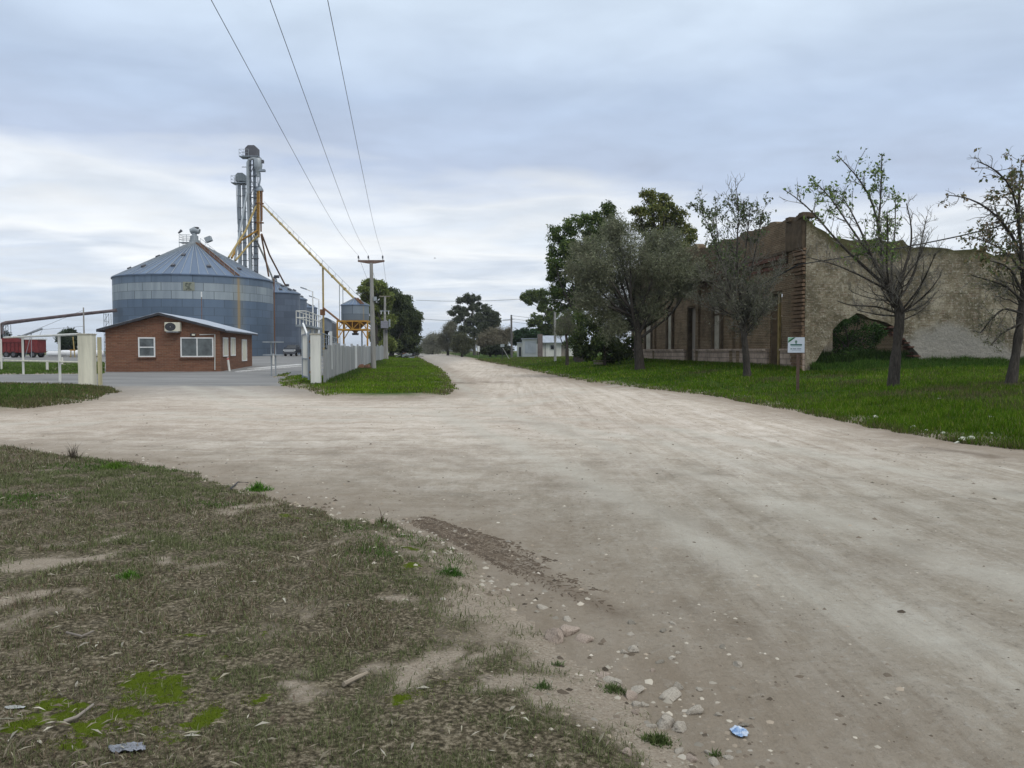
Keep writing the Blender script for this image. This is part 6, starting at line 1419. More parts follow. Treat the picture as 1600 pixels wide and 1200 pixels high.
wispy_tree('small bare dark stemmed tree in front of the white house', 886, 62, [(887, 563), (886.5, 548), (885.5, 532), (884, 522)], [(878, 505, 12), (893, 506, 12), (885, 495, 13), (872, 515, 8), (900, 518, 8)], 75, .15, n=16, leafper=3, size=.13)
for k, (px, Y, top, w, lab) in enumerate([(897, 70, 525, .13, 'thin dark trunk right of the bare tree before the white house'), (903, 76, 520, .11, 'thin dark trunk at the right end of the white house')]):
    g = ground_at(px, Y); t = thing('slim_tree', lab, 'tree', g, 0, 'slim trunks before the white house'); tk = Tubes(); c = np.array(at(px + 1, top - 10, Y)[:]); tk.add(smooth_path([np.array(g), (np.array(g) + c) / 2 + [.1, 0, 0], c], 8), np.linspace(w, .06, 8), 7); tk.build('trunk', M_BARK, t)
    rng = np.random.default_rng(80 + k); pos = np.concatenate([c + unit(60, rng) * rng.random((60, 1)) * .7 + rng.normal(0, .5, 3) for _ in range(9)]); V, Q, C = leaves(pos, .2, rng, DK, .4); np_mesh('crown', V, quads=Q, mat=M_LEAF, col=C, parent=t)
# left roadside trees
LG = 'dark trees on the left side of the street'
dense_tree('yellow green pine like tree behind the T shaped power pole', 585, 122, [(592, 556), (590, 530), (586, 500), (584, 470)], [(572, 446, 9), (582, 440, 8), (592, 448, 10), (568, 452, 6), (600, 455, 10), (585, 460, 12), (575, 465, 10), (598, 478, 13), (590, 500, 14), (605, 500, 12), (580, 482, 10), (592, 525, 14), (604, 465, 10), (606, 538, 12), (596, 545, 10)], 91, [(.075, .092, .024), (.058, .074, .022), (.095, .105, .03)], leaf=.34, clump=.6, dens=.85, tw0=.4, group=LG)
dense_tree('dark rounded eucalyptus overhanging the street on the left', 632, 128, [(630, 556), (630, 530), (629, 500), (628, 475)], [(612, 458, 9), (618, 468, 12), (630, 478, 13), (640, 482, 10), (648, 492, 9), (653, 498, 7), (625, 495, 15), (640, 505, 14), (650, 512, 9), (620, 520, 15), (638, 525, 15), (648, 532, 10), (630, 540, 14), (615, 540, 12), (606, 455, 6), (645, 545, 9), (636, 468, 7)], 92, [(.034, .044, .019), (.046, .056, .024), (.025, .033, .015)], leaf=.34, clump=.6, dens=.95, tw0=.45, group=LG)
dense_tree('second dark eucalyptus hidden behind the transformer pole', 612, 138, [(612, 556), (611, 530), (610, 500), (610, 480)], [(608, 462, 9), (616, 478, 11), (602, 480, 11), (612, 500, 13), (600, 510, 12), (618, 515, 12), (608, 530, 13), (598, 538, 10), (618, 540, 10)], 93, [(.03, .038, .016), (.024, .03, .014)], leaf=.36, clump=.65, dens=.8, tw0=.4, group=LG)
# far right-hand trees
FG = 'far trees along the right of the street'
dense_tree('far tall eucalyptus with see through crown over the street', 742, 168, [(741, 556), (740, 535), (739, 510), (738, 485)], [(722, 470, 7), (732, 464, 6), (742, 465, 6), (712, 482, 7), (705, 488, 5), (725, 488, 9), (740, 480, 8), (716, 498, 8), (735, 500, 9), (728, 515, 10), (742, 520, 9), (720, 520, 8), (735, 470, 4)], 101, [(.046, .053, .034), (.06, .067, .044), (.036, .042, .028)], leaf=.38, clump=.55, dens=.55, tw0=.35, group=FG, bark=M_BARKG)
dense_tree('far dark column like conifer rising inside the eucalyptus', 747, 172, [(748, 556), (748, 530), (747.5, 505), (747, 480)], [(747, 465, 2.5), (747.5, 474, 3), (747, 484, 3.5), (748, 495, 4), (748, 507, 4.5), (748, 520, 5), (748, 533, 5)], 102, [(.018, .026, .014), (.024, .032, .016)], leaf=.35, clump=.5, dens=2.2, tw0=.2, group=FG, name='columnar_conifer')
dense_tree('far bushy eucalyptus right of the column like conifer', 765, 160, [(763, 556), (763, 540), (762, 520), (761, 505)], [(758, 482, 5), (764, 488, 6), (772, 494, 6), (750, 495, 7), (765, 500, 8), (757, 508, 8), (773, 504, 5), (768, 515, 8), (776, 500, 4), (760, 522, 8)], 103, [(.046, .053, .034), (.06, .067, .044), (.036, .042, .028)], leaf=.4, clump=.7, dens=.85, tw0=.3, group=FG)
FGW = ((.12, .12, .09), (.10, .10, .077), (.14, .137, .108))
wispy_tree('far pale grey bushy tree at the bend of the street', 676, 205, [(676, 555), (676, 548), (676, 540), (676, 535)], [(666, 535, 7), (676, 527, 8), (686, 530, 8), (670, 545, 7), (684, 543, 8), (662, 543, 4)], 104, .3, FGW, n=26, leafper=8, size=.5, twig=.03)
wispy_tree('far grey brown tree left of the tall eucalyptus', 700, 178, [(701, 556), (700, 548), (700, 538), (699, 530)], [(690, 530, 9), (700, 515, 9), (706, 508, 7), (710, 525, 10), (696, 540, 9), (712, 540, 9)], 105, .3, ((.09, .088, .064), (.075, .073, .052), (.11, .106, .078)), n=26, leafper=8, size=.42, twig=.028)
wispy_tree('far olive grey tree under the tall eucalyptus', 722, 150, [(722, 557), (722, 550), (721, 540), (721, 532)], [(716, 530, 9), (726, 533, 10), (735, 538, 9), (712, 542, 8), (728, 545, 9)], 106, .25, ((.05, .052, .03), (.042, .044, .027), (.06, .06, .036)), n=26, leafper=8, size=.36, twig=.025)
wispy_tree('far brown wispy tree left of the dark topped pole', 766, 140, [(766, 557), (766, 550), (766, 543), (767, 536)], [(757, 528, 9), (768, 522, 10), (780, 520, 9), (790, 526, 8), (775, 534, 9), (762, 538, 8), (787, 538, 7), (752, 538, 6), (795, 518, 5)], 107, .25, ((.10, .09, .064), (.08, .073, .052), (.12, .108, .078)), n=24, leafper=7, size=.33, twig=.024)
dense_tree('far dark shrub below the brown wispy tree', 775, 136, [(775, 556), (775, 552), (775, 548), (775, 545)], [(765, 547, 6), (775, 545, 7), (786, 547, 7), (795, 546, 6), (756, 549, 5)], 108, [(.018, .022, .012), (.024, .028, .015)], leaf=.35, clump=.55, dens=1.6, tw0=.1, group=None, name='dark_shrub')
dense_tree('dark green hedge like trees behind the white shed', 830, 150, [(830, 556), (830, 545), (830, 535), (830, 528)], [(808, 524, 7), (820, 521, 8), (833, 522, 8), (846, 520, 8), (860, 518, 8), (873, 517, 8), (886, 520, 8), (815, 530, 8), (840, 532, 8), (804, 531, 6), (856, 512, 4)], 109, [(.018, .034, .016), (.022, .042, .018), (.015, .026, .013)], leaf=.4, clump=.7, dens=1.3, tw0=.15, group=FG)
dense_tree('dark round tree behind the longer white tank', 105, 118, [(107, 553), (107, 545), (107, 535), (106, 528)], [(98, 525, 6), (106, 519, 6), (114, 520, 6), (121, 525, 5), (100, 535, 7), (112, 533, 8), (120, 537, 6), (104, 544, 7), (116, 545, 7), (95, 531, 4)], 110, [(.020, .028, .016), (.026, .036, .02)], leaf=.34, clump=.5, dens=1.3, tw0=.2, group=None, name='round_tree')
dense_tree('dark low tree at the left edge beyond the red trailer', 4, 150, [(4, 553), (4, 545), (4, 535), (4, 530)], [(0, 525, 7), (8, 524, 5), (-8, 530, 8), (3, 535, 8)], 111, [(.022, .028, .018)], leaf=.4, clump=.6, dens=1.2, tw0=.2, group=None, name='round_tree')
# bushes inside the ruin
def inside(label, blobs, base, Y, seed, cols, leaf): dense_tree(label, base, Y, [(base, 575), (base, 560), (base, 545), (base, 535)], blobs, seed, cols, leaf=leaf, clump=.34, dens=1.7, tw0=.06, name='overgrown_bush', group=None, flat=1.0)
inside('tall dark green bush growing inside the ruin behind the hole', [(1295, 545, 26), (1300, 520, 18), (1290, 510, 14), (1325, 520, 26), (1350, 530, 22), (1310, 500, 18), (1340, 498, 18), (1280, 560, 20), (1330, 550, 22), (1365, 520, 20), (1380, 515, 16)], 1325, 43, 120, [(.012, .026, .007), (.018, .034, .009)], .14)
inside('lighter green weeds standing in the mouth of the hole', [(1300, 560, 14), (1318, 555, 14), (1336, 553, 14), (1350, 555, 10), (1285, 568, 12), (1310, 568, 13), (1335, 568, 13)], 1318, 37, 121, [(.022, .042, .010), (.03, .05, .014), (.017, .032, .009)], .16)
# ---------------------------------------------------------------- grass blades, weeds, stones, litter
def blades(name, x, y, h, w, lean, cols, mat, parent=None, seg=1, seed=0, up=None):
    rng = np.random.default_rng(seed); n = len(x); z = H(x, y) - .006; p = np.stack([x, y, z], 1)
    a = rng.uniform(0, 2 * np.pi, n); f = rng.uniform(0, 2 * np.pi, n); sd = np.stack([np.cos(f), np.sin(f), np.zeros(n)], 1) * (w / 2)[:, None]
    ld = np.stack([np.cos(a), np.sin(a), np.zeros(n)], 1); hz = h * np.cos(lean); hx = h * np.sin(lean)
    tip = p + ld * hx[:, None]; tip[:, 2] += hz
    if seg == 1:
        V = np.stack([p - sd, p + sd, tip], 1).reshape(-1, 3); T = np.arange(n * 3).reshape(-1, 3); C = np.repeat(cols, 3, 0)
        return np_mesh(name, V, tris=T, mat=mat, col=C, parent=parent)
    mid = p + ld * (hx * .32)[:, None]; mid[:, 2] += hz * .62
    V = np.stack([p - sd, p + sd, mid + sd * .75, mid - sd * .75, tip], 1).reshape(-1, 3); i = np.arange(n)[:, None] * 5
    C = np.repeat(cols, 5, 0); return np_mesh(name, V, tris=i + np.array([[3, 2, 4]]), quads=i + np.array([[0, 1, 2, 3]]), mat=mat, col=C, parent=parent)
def pick(rng, n, cols, w, var=.42): return np.asarray(cols)[rng.choice(len(cols), n, p=np.asarray(w) / np.sum(w))] * rng.uniform(1 - var, 1 + var, (n, 1))
def bank_grass():
    rng = np.random.default_rng(41); N = 620000; y = (math.sqrt(2.5) + rng.random(N) * (math.sqrt(16) - math.sqrt(2.5))) ** 2
    x = -(.70 * y + .8) + rng.random(N) * (.70 * y + .8 + np.minimum(1.6, .34 * y)); sd = poly_sd(x, y, BANK)
    j = (fbm(x, y, 3, 1.6) - .5) * np.clip(.10 + y * .02, .1, .9); k = sd + j > -.02; x, y, sd = x[k], y[k], sd[k]
    bare = bank_bare(x, y); moss = bank_moss(x, y); tuft = fbm(x, y, 3, 6.5)
    pk = np.clip(1.12 - bare * 1.25, .03, 1) * np.clip(1 - moss * 1.5, .06, 1) * np.clip((tuft - .33) * 5.5, .10, 1)
    k = rng.random(len(x)) < pk; x, y, sd, tuft, bare = x[k], y[k], sd[k], tuft[k], bare[k]; n = len(x)
    gz = np.clip((fbm(x + 40, y, 3, .8) - .40) * 4, 0, 1); gspot = spots(x, y, [(620, 850, .5), (700, 890, .25), (600, 880, .4), (640, 820, .4), (180, 728, .45), (560, 840, .35), (250, 735, .5), (120, 740, .6), (30, 800, .8), (330, 800, .4), (1040, 1160, .15)])
    dry = pick(rng, n, [(.14, .105, .07), (.185, .145, .10), (.10, .078, .053), (.27, .23, .165), (.36, .32, .24)], [3, 3, 1.6, 1.8, .9]); grn = pick(rng, n, [(.12, .135, .058), (.15, .16, .078), (.09, .108, .042), (.19, .195, .11)], [3, 3, 2, 1]); brt = pick(rng, n, [(.065, .12, .025), (.09, .15, .035), (.05, .09, .02)], [2, 1, 2])
    m = (rng.random(n) < np.clip(gz * .8 + .48, 0, 1))[:, None]; C = np.where(m, grn, dry); b = (rng.random(n) < np.clip(gspot * .9, 0, .85))[:, None]; C = np.where(b, brt, C)
    h = rng.uniform(.014, .046, n) * (.7 + .9 * np.clip(tuft - .3, 0, .5) * 2); lean = np.where(rng.random(n) < .55, rng.uniform(1.0, 1.52, n), rng.uniform(.15, 1.0, n)); w = rng.uniform(.0028, .0052, n) * np.clip((y / 4.0) ** .75, .8, 3)
    h = h * np.clip((y / 5) ** .3, .9, 1.35); o = blades('dry_grass', x, y, h, w, lean, C, M_BLADE, seg=2, seed=1); tag(o, kind='stuff')
bank_grass()
def green_area(name, N, xr, yr, inside, cols, w, hr, wd, seed, bare=None, brown=None, seg=1):
    rng = np.random.default_rng(seed); u = rng.random(N); y = (yr[0] ** -.2 + u * (yr[1] ** -.2 - yr[0] ** -.2)) ** -5.0
    lo, hi = xr(y); x = lo + rng.random(N) * (hi - lo); k = inside(x, y); x, y = x[k], y[k]; n = len(x)
    cl = fbm(x, y, 3, 1.1); k = rng.random(n) < np.clip((cl - .25) * 4, .35, 1); x, y, cl = x[k], y[k], cl[k]; n = len(x); big = fbm(x + 9, y, 3, .28); C = pick(rng, n, cols, w) * (.30 + .65 * cl + .95 * big)[:, None]
    if brown is not None:
        b = brown(x, y); m = rng.random(n) < b; C[m] = pick(rng, int(m.sum()), [(.11, .10, .045), (.15, .125, .065), (.08, .085, .035)], [2, 1, 2])
    h = rng.uniform(hr[0], hr[1], n) * (.6 + cl * .9); o = blades(name, x, y, h, wd * (y / 20) ** .8 * rng.uniform(.7, 1.3, n), rng.uniform(.05, .85, n), C, M_BLADE, seg=seg, seed=seed); tag(o, kind='stuff'); return o
GC = [(.062, .125, .007), (.085, .155, .010), (.042, .092, .006), (.145, .175, .022), (.20, .18, .08)]; GW = [3, 3, 2, 1.4, .5]
VB = [(1330, 622, 1.5), (1290, 614, 1.6), (1480, 640, 1.5), (1540, 650, 1.6), (1585, 640, 1.6), (1400, 638, 1.1), (1200, 612, 1.3), (1370, 610, .9), (1560, 622, .9), (1250, 604, .8), (1100, 600, 1.2)]
def vbrown(x, y):
    return np.maximum(vbrown0(x, y), np.clip(spots(x, y, VB) * (.3 + 1.5 * fbm(x, y, 3, 1.7)), 0, .85))
def vbrown0(x, y):
    s = x - verge_x(y); return np.clip((fbm(x, y, 3, .45) - .47) * 3.2, 0, .8) * sstep(34, 18, y) * sstep(10, 6, np.abs(s - 3)) + sstep(.5, 0, s) * .6 + sstep(55, 95, y) * .55
green_area('verge_grass', 560000, lambda y: (verge_x(y) - .4, np.maximum(verge_x(y) + 3, np.minimum(.70 * y + 2.5, verge_x(y) + 26))), (9, 120), lambda x, y: (x - verge_x(y)) * .96 + (fbm(x, y, 3, 1.6) - .5) * np.clip(.10 + y * .02, .1, .9) * .7 > 0, GC, GW, (.04, .14), .020, 51, brown=vbrown)
green_area('island_grass', 170000, lambda y: (fence_x(y) - 4.5, verge_x(y) - 3), (28.5, 150), lambda x, y: poly_sd(x, y, ISLE) + (fbm(x, y, 3, 1.6) - .5) * np.clip(.10 + y * .02, .1, .9) * .8 > 0, [(.075, .14, .008), (.10, .17, .011), (.055, .105, .007), (.145, .185, .022), (.20, .18, .08)], GW, (.045, .12), .022, 52, brown=lambda x, y: np.clip((fbm(x, y, 3, .35) - .55) * 3, 0, .45) + sstep(.9, 0, poly_sd(x, y, ISLE)) * .4)
green_area('roadside_grass', 90000, lambda y: (-.72 * y - 4, -.45 * y), (22, 42), lambda x, y: poly_sd(x, y, PATCH) + (fbm(x, y, 3, 1.6) - .5) * np.clip(.10 + y * .02, .1, .9) > 0, [(.05, .10, .014), (.065, .12, .018), (.038, .08, .012), (.10, .12, .035), (.18, .16, .08)], GW, (.05, .13), .022, 53, brown=lambda x, y: np.clip(sstep(3.2, .2, poly_sd(x, y, PATCH)) * 1.3 * fbm(x, y, 3, 1.1) + .18, 0, .9))
green_area('lawn_grass', 60000, lambda y: (-.75 * y - 2, -.46 * y), (44, 88), lambda x, y: poly_sd(x, y, YGRASS) > 0, [(.06, .105, .018), (.075, .12, .022), (.045, .08, .015)], [1, 1, 1], (.07, .15), .024, 54)
def moss_cushions():
    rng = np.random.default_rng(43); N = 900000; y = (math.sqrt(2.5) + rng.random(N) * (math.sqrt(10) - math.sqrt(2.5))) ** 2; x = -(.70 * y + .5) + rng.random(N) * (.75 * y + .5); m = bank_moss(x, y) + (fbm(x, y, 3, 9) - .56) * 1.6; k = (m > .42) & (rng.random(N) < .75); x, y = x[k], y[k]; n = len(x)
    C = pick(rng, n, [(.085, .115, .010), (.13, .165, .016), (.05, .075, .008), (.17, .19, .03)], [3, 3, 2, .8]); tag(blades('moss', x, y, rng.uniform(.006, .017, n), rng.uniform(.003, .006, n), rng.uniform(.1, 1.1, n), C, M_BLADE, seed=44), kind='stuff')
moss_cushions()
def wall_weeds():
    rng = np.random.default_rng(61); N = 34000; s = rng.uniform(.2, 12.5, N); d = rng.exponential(.9, N) * np.where(rng.random(N) < .25, 1.6, .7); x = K.x + ru.x * s - rv.x * (d + .05); y = K.y + ru.y * s - rv.y * (d + .05)
    cl = fbm(x, y, 3, 1.4); k = rng.random(N) < np.clip((cl - .3) * 4, .1, 1); x, y, d, cl = x[k], y[k], d[k], cl[k]; n = len(x)
    C = pick(rng, n, [(.04, .095, .014), (.065, .125, .02), (.09, .125, .03), (.035, .07, .012)], [3, 2, 1.2, 2]); h = (.12 + .36 * cl) * np.exp(-d / 1.6) * rng.uniform(.5, 1.3, n) + .1
    tag(blades('tall_weeds', x, y, h, rng.uniform(.014, .03, n), rng.uniform(.05, .6, n), C, M_BLADE, seg=2, seed=62), kind='stuff')
    N = 9000; s = rng.uniform(.6, 7.0, N); d = rng.uniform(.2, 7.5, N); x = K.x + ru.x * s + rv.x * d; y = K.y + ru.y * s + rv.y * d
    C = pick(rng, N, [(.025, .05, .012), (.04, .07, .016), (.018, .034, .009)], [2, 2, 1]); tag(blades('ruin_weeds', x, y, rng.uniform(.35, .9, N), rng.uniform(.02, .045, N), rng.uniform(.05, .5, N), C, M_BLADE, seg=2, seed=63), kind='stuff')
    # fringe at the facade foot
    N = 16000; tt = rng.uniform(0, 28, N); d = rng.exponential(.25, N) + .1; x = K.x + rv.x * tt - ru.x * d; y = K.y + rv.y * tt - ru.y * d; C = pick(rng, N, GC, GW) * .8
    tag(blades('wall_foot_grass', x, y, rng.uniform(.08, .3, N), rng.uniform(.02, .04, N), rng.uniform(.05, .6, N), C, M_BLADE, seed=64), kind='stuff')
    # yellow green weeds below the fence
    N = 9000; yy = rng.uniform(37.5, 90, N); x = fence_x(yy) + .25 + rng.exponential(.22, N); C = pick(rng, N, [(.06, .11, .02), (.12, .12, .05), (.04, .08, .015)], [2, 1, 2]); tag(blades('fence_weeds', x, yy, rng.uniform(.08, .28, N), rng.uniform(.025, .05, N), rng.uniform(.05, .6, N), C, M_BLADE, seed=65), kind='stuff')
wall_weeds()
def tuft(px, py, r, h, n, cols, label, seed, wd=.006, lean=(.1, .9), name='grass_tuft', group='green tufts on the dry bank'):
    p = on_ground(px, py); rng = np.random.default_rng(seed); t = thing(name, label, 'grass tuft', p, 0, group); a = rng.uniform(0, 2 * np.pi, n); rr = r * rng.random(n) ** .7; x = p.x + rr * np.cos(a); y = p.y + rr * np.sin(a) * .7
    q = rr / r; n2 = fbm(x * 9, y * 9, 2); k = rng.random(n) < (1.15 - q) * (.35 + n2); x, y, q, n = x[k], y[k], q[k], int(k.sum())
    blades('leaf_blades', x, y, rng.uniform(h * .25, h, n) * (1.05 - .65 * q), np.full(n, wd), np.clip(rng.uniform(*lean, n) + q * .6, 0, 1.5), pick(rng, n, cols, [1] * len(cols)), M_BLADE, parent=t, seg=2, seed=seed)
BR = [(.07, .17, .02), (.095, .21, .028), (.05, .12, .016)]
tuft(404, 766, .20, .16, 900, BR, 'bright green tuft on the bank edge by the road', 1, .009); tuft(202, 903, .11, .085, 900, BR, 'small bright green tuft among bare patches of the bank', 2, .005)
tuft(182, 732, .38, .13, 1500, [(.08, .15, .02), (.10, .17, .03)], 'wide yellow green grass patch near the far bank edge', 3, .009); tuft(705, 897, .14, .09, 800, [(.06, .13, .025), (.05, .10, .02)], 'dark green tuft near the bank edge above the tyre ruts', 4)
tuft(1030, 1160, .10, .07, 700, [(.075, .11, .035), (.10, .12, .045)], 'olive tuft among the rocks at the bottom of the bank', 5); tuft(960, 1080, .09, .06, 500, [(.075, .11, .035), (.09, .11, .045)], 'flat green tuft beside the pale flat rock', 6); tuft(850, 1075, .06, .07, 260, [(.07, .11, .035)], 'thin green tuft on sandy soil left of the pale flat rock', 7)
tuft(1118, 1182, .05, .05, 160, [(.075, .11, .035)], 'tiny green tuft by the last rocks at the bottom', 8); tuft(872, 1040, .06, .06, 240, [(.085, .12, .045)], 'pale green tuft just below the biggest rock', 9)
tuft(114, 716, .16, .30, 220, [(.055, .045, .035), (.08, .065, .045)], 'dark dry weed standing up on the far bank edge', 10, .008, (.05, .8), 'dry_weed', None); tuft(598, 818, .03, .22, 12, [(.10, .065, .04)], 'single dry stalk on the bank edge by the small stone', 11, .008, (.05, .4), 'dry_stalk', None)
# ---- stones
def stone_mat(name, c):
    t = NT(name); n = t.noise(t.coord('Object'), 14, 6, .7); t.col(t.ramp(n, [(.3, tuple(x * .55 for x in c)), (.5, c), (.7, tuple(min(1, x * 1.3) for x in c))])).p(Roughness=.95); t.bump(n, .8, .01); return t.m
M_STONE = [stone_mat('pale limestone', (.36, .32, .265)), stone_mat('pinkish caliche', (.34, .275, .225)), stone_mat('grey stone', (.24, .215, .175))]; M_STONEW = stone_mat('white stone', (.60, .60, .50))
def rock_mesh(seed, flat=.7, lump=.35):
    bm = bmesh.new(); bmesh.ops.create_icosphere(bm, subdivisions=3, radius=.5); rr = random.Random(seed); pl = [(Vector((rr.gauss(0, 1), rr.gauss(0, 1), rr.gauss(0, 1))).normalized(), rr.uniform(.26, .42)) for _ in range(9)]; from mathutils import noise as nz; o = Vector((seed * 3.7, 0, 0))
    for v in bm.verts:
        for n, d in pl:
            k = v.co.dot(n)
            if k > d: v.co -= n * (k - d) * .85
        v.co *= 1 + .30 * nz.noise(v.co * 2.3 + o) + .12 * nz.noise(v.co * 6 + o); v.co.z *= flat
    me = bpy.data.meshes.new('rock'); bm.to_mesh(me); bm.free()
    for p in me.polygons: p.use_smooth = True
    try: me.set_sharp_from_angle(angle=R(28))
    except Exception: pass
    return me
RM = [rock_mesh(k, f) for k, f in enumerate([.95, .55, .75, .6, .85, .45, .7, .9])]
def rock(px, py, wpx, v, mat, label, group, hk=1.0, rz=None, name='rock'):
    p = on_ground(px, py + wpx * .2); s = wpx / 1260 * p.y; me = RM[v % len(RM)].copy(); me.materials.append(mat); o = bpy.data.objects.new(name, me); COL.objects.link(o); rr = random.Random(int(px * 7 + py)); o.location = (p.x, p.y + s * .25, p.z + s * .03 * hk); o.scale = (s * 1.08, s * rr.uniform(.75, 1.1), s * hk * 1.05); o.rotation_euler = (rr.uniform(-.3, .3), rr.uniform(-.3, .3), rr.uniform(0, 6.28) if rz is None else rz); return tag(o, label, 'rock', group)
def rocks():
    g1 = 'loose rocks along the bank edge'; g2 = 'rocks lying on the dirt road'; g3 = 'white stones on the right verge'
    big = [(866, 996, 32, 0, 1, 'biggest pinkish pointed rock on the bank edge', 1.15), (888, 984, 34, 4, 1, 'large pinkish rock touching the biggest one on its right', .8), (912, 996, 26, 3, 1, 'slab like rock at the right end of the big rock cluster', .8), (886, 966, 18, 1, 0, 'pale flat stone above the big rock cluster', .6), (848, 946, 22, 5, 0, 'whitish low rock on the bank edge left above the cluster', .6),
           (958, 1062, 30, 1, 0, 'pale grey flat rock half sunk in green grass', .7), (942, 1052, 26, 5, 1, 'brown pink flat rock just left of the pale flat one', .55), (993, 1076, 30, 5, 0, 'long flat slab leaning above the round rock', .5), (986, 1088, 19, 7, 1, 'round pink rock below the long flat slab', 1.0), (1048, 1084, 38, 3, 0, 'long brown rock lying at the road edge', .65), (1060, 1073, 16, 7, 0, 'round pale rock perched above the long brown rock', 1.0), (1086, 1110, 27, 4, 0, 'whitish rock right of the long brown rock', .7),
           (994, 1101, 17, 2, 0, 'pale rock in the small trio below the round pink one', .8), (1007, 1101, 14, 4, 0, 'second pale rock of the small trio', .8), (994, 1113, 12, 7, 1, 'lowest little rock of the small trio', .9), (1040, 1128, 34, 0, 0, 'left half of the whitish rock pile near the bottom', .7), (1064, 1136, 30, 2, 0, 'right half of the whitish rock pile near the bottom', .75), (1044, 1120, 14, 4, 0, 'small white rock on top of the whitish pile', .9), (1016, 1134, 18, 1, 0, 'greyish flat stone left of the whitish pile', .6),
           (981, 1176, 20, 2, 1, 'isolated round stone on bare soil at the bottom', .9), (1062, 1172, 20, 1, 0, 'pale stone above the olive tuft', .7), (1080, 1184, 22, 3, 1, 'pinkish stone right of the olive tuft', .8), (1108, 1176, 14, 4, 0, 'small light stone near the blue plastic', .8), (1118, 1190, 24, 1, 0, 'white flat stone at the bottom edge', .6), (1140, 1182, 18, 5, 0, 'low flat stone below the blue plastic', .5),
           (581, 816, 12, 7, 1, 'small pinkish stone at the bank edge by the dry stalk', 1.0), (1124, 1116, 12, 4, 0, 'small white rock left above the blue plastic', .7), (1162, 1131, 20, 5, 2, 'flat grey stone touching the blue plastic', .5)]
    for px, py, w, v, m, lab, hk in big: rock(px, py, w * 1.15, v, M_STONE[m], lab, g1, hk)
    road = [(992, 1014, 22, 2, 0, 'largest pale rock out on the dirt road'), (976, 1018, 12, 4, 0, 'small rock left of the largest road rock'), (988, 972, 13, 0, 2, 'grey brown rock nearest the end of the tyre ruts'), (985, 990, 11, 5, 0, 'flat pale chip below the grey brown rock'), (1051, 973, 12, 1, 0, 'pale low stone right of the grey brown rock'), (1037, 984, 13, 3, 2, 'dark crumbly stone right of the road rocks'), (1060, 1020, 8, 7, 0, 'small round white stone on the open road'), (1154, 1038, 17, 0, 0, 'isolated pale stone in the open road on the right'), (1050, 1027, 12, 5, 0, 'whitish flat stone in the road'), (1032, 1034, 14, 1, 2, 'greenish grey flat stone in the road'), (1130, 1010, 12, 3, 2, 'dark flake at the end of a brown smear'), (1094, 1076, 12, 5, 0, 'grey chip right of the round perched rock'), (1020, 1047, 8, 7, 1, 'brown pebble above the long slab'), (1176, 1122, 8, 4, 0, 'white chip above the blue plastic')]
    for px, py, w, v, m, lab in road: rock(px, py, w * 1.15, v, M_STONE[m], lab, g2, .75)
    white = [(1507, 686, 16, 0, 'left lump of the biggest white stone heap on the verge'), (1519, 684, 15, 2, 'right lump of the biggest white stone heap on the verge'), (1496, 691, 9, 4, 'small stone left of the biggest white heap'), (1427, 666, 13, 3, 'white stone left of the middle of the verge edge'), (1416, 660, 12, 5, 'long flat white chip above the left white stone'), (1369, 651, 12, 2, 'white stone farthest left on the verge edge'), (1448, 672, 7, 7, 'small white stone in a loose row of three'), (1432, 671, 6, 1, 'tiny white chip right below the left white stone'), (1474, 676, 8, 4, 'bright white stone at the end of the loose row'), (1443, 677, 6, 5, 'flat chip at the lower side of the loose row'), (1553, 651, 11, 3, 'white stone high on the verge below the leaning tree'), (1469, 622, 7, 5, 'lone white chip in the middle of the verge'), (1489, 670, 8, 5, 'flat chip between the loose row and the heap'), (1550, 676, 6, 1, 'small dull stone above the heap'), (1585, 695, 7, 5, 'low stone near the right edge'), (1317, 645, 5, 7, 'tiny white stone left of all others on the verge')]
    for px, py, w, v, lab in white: rock(px, py, w, v, M_STONEW, lab, g3, .8)
rocks()
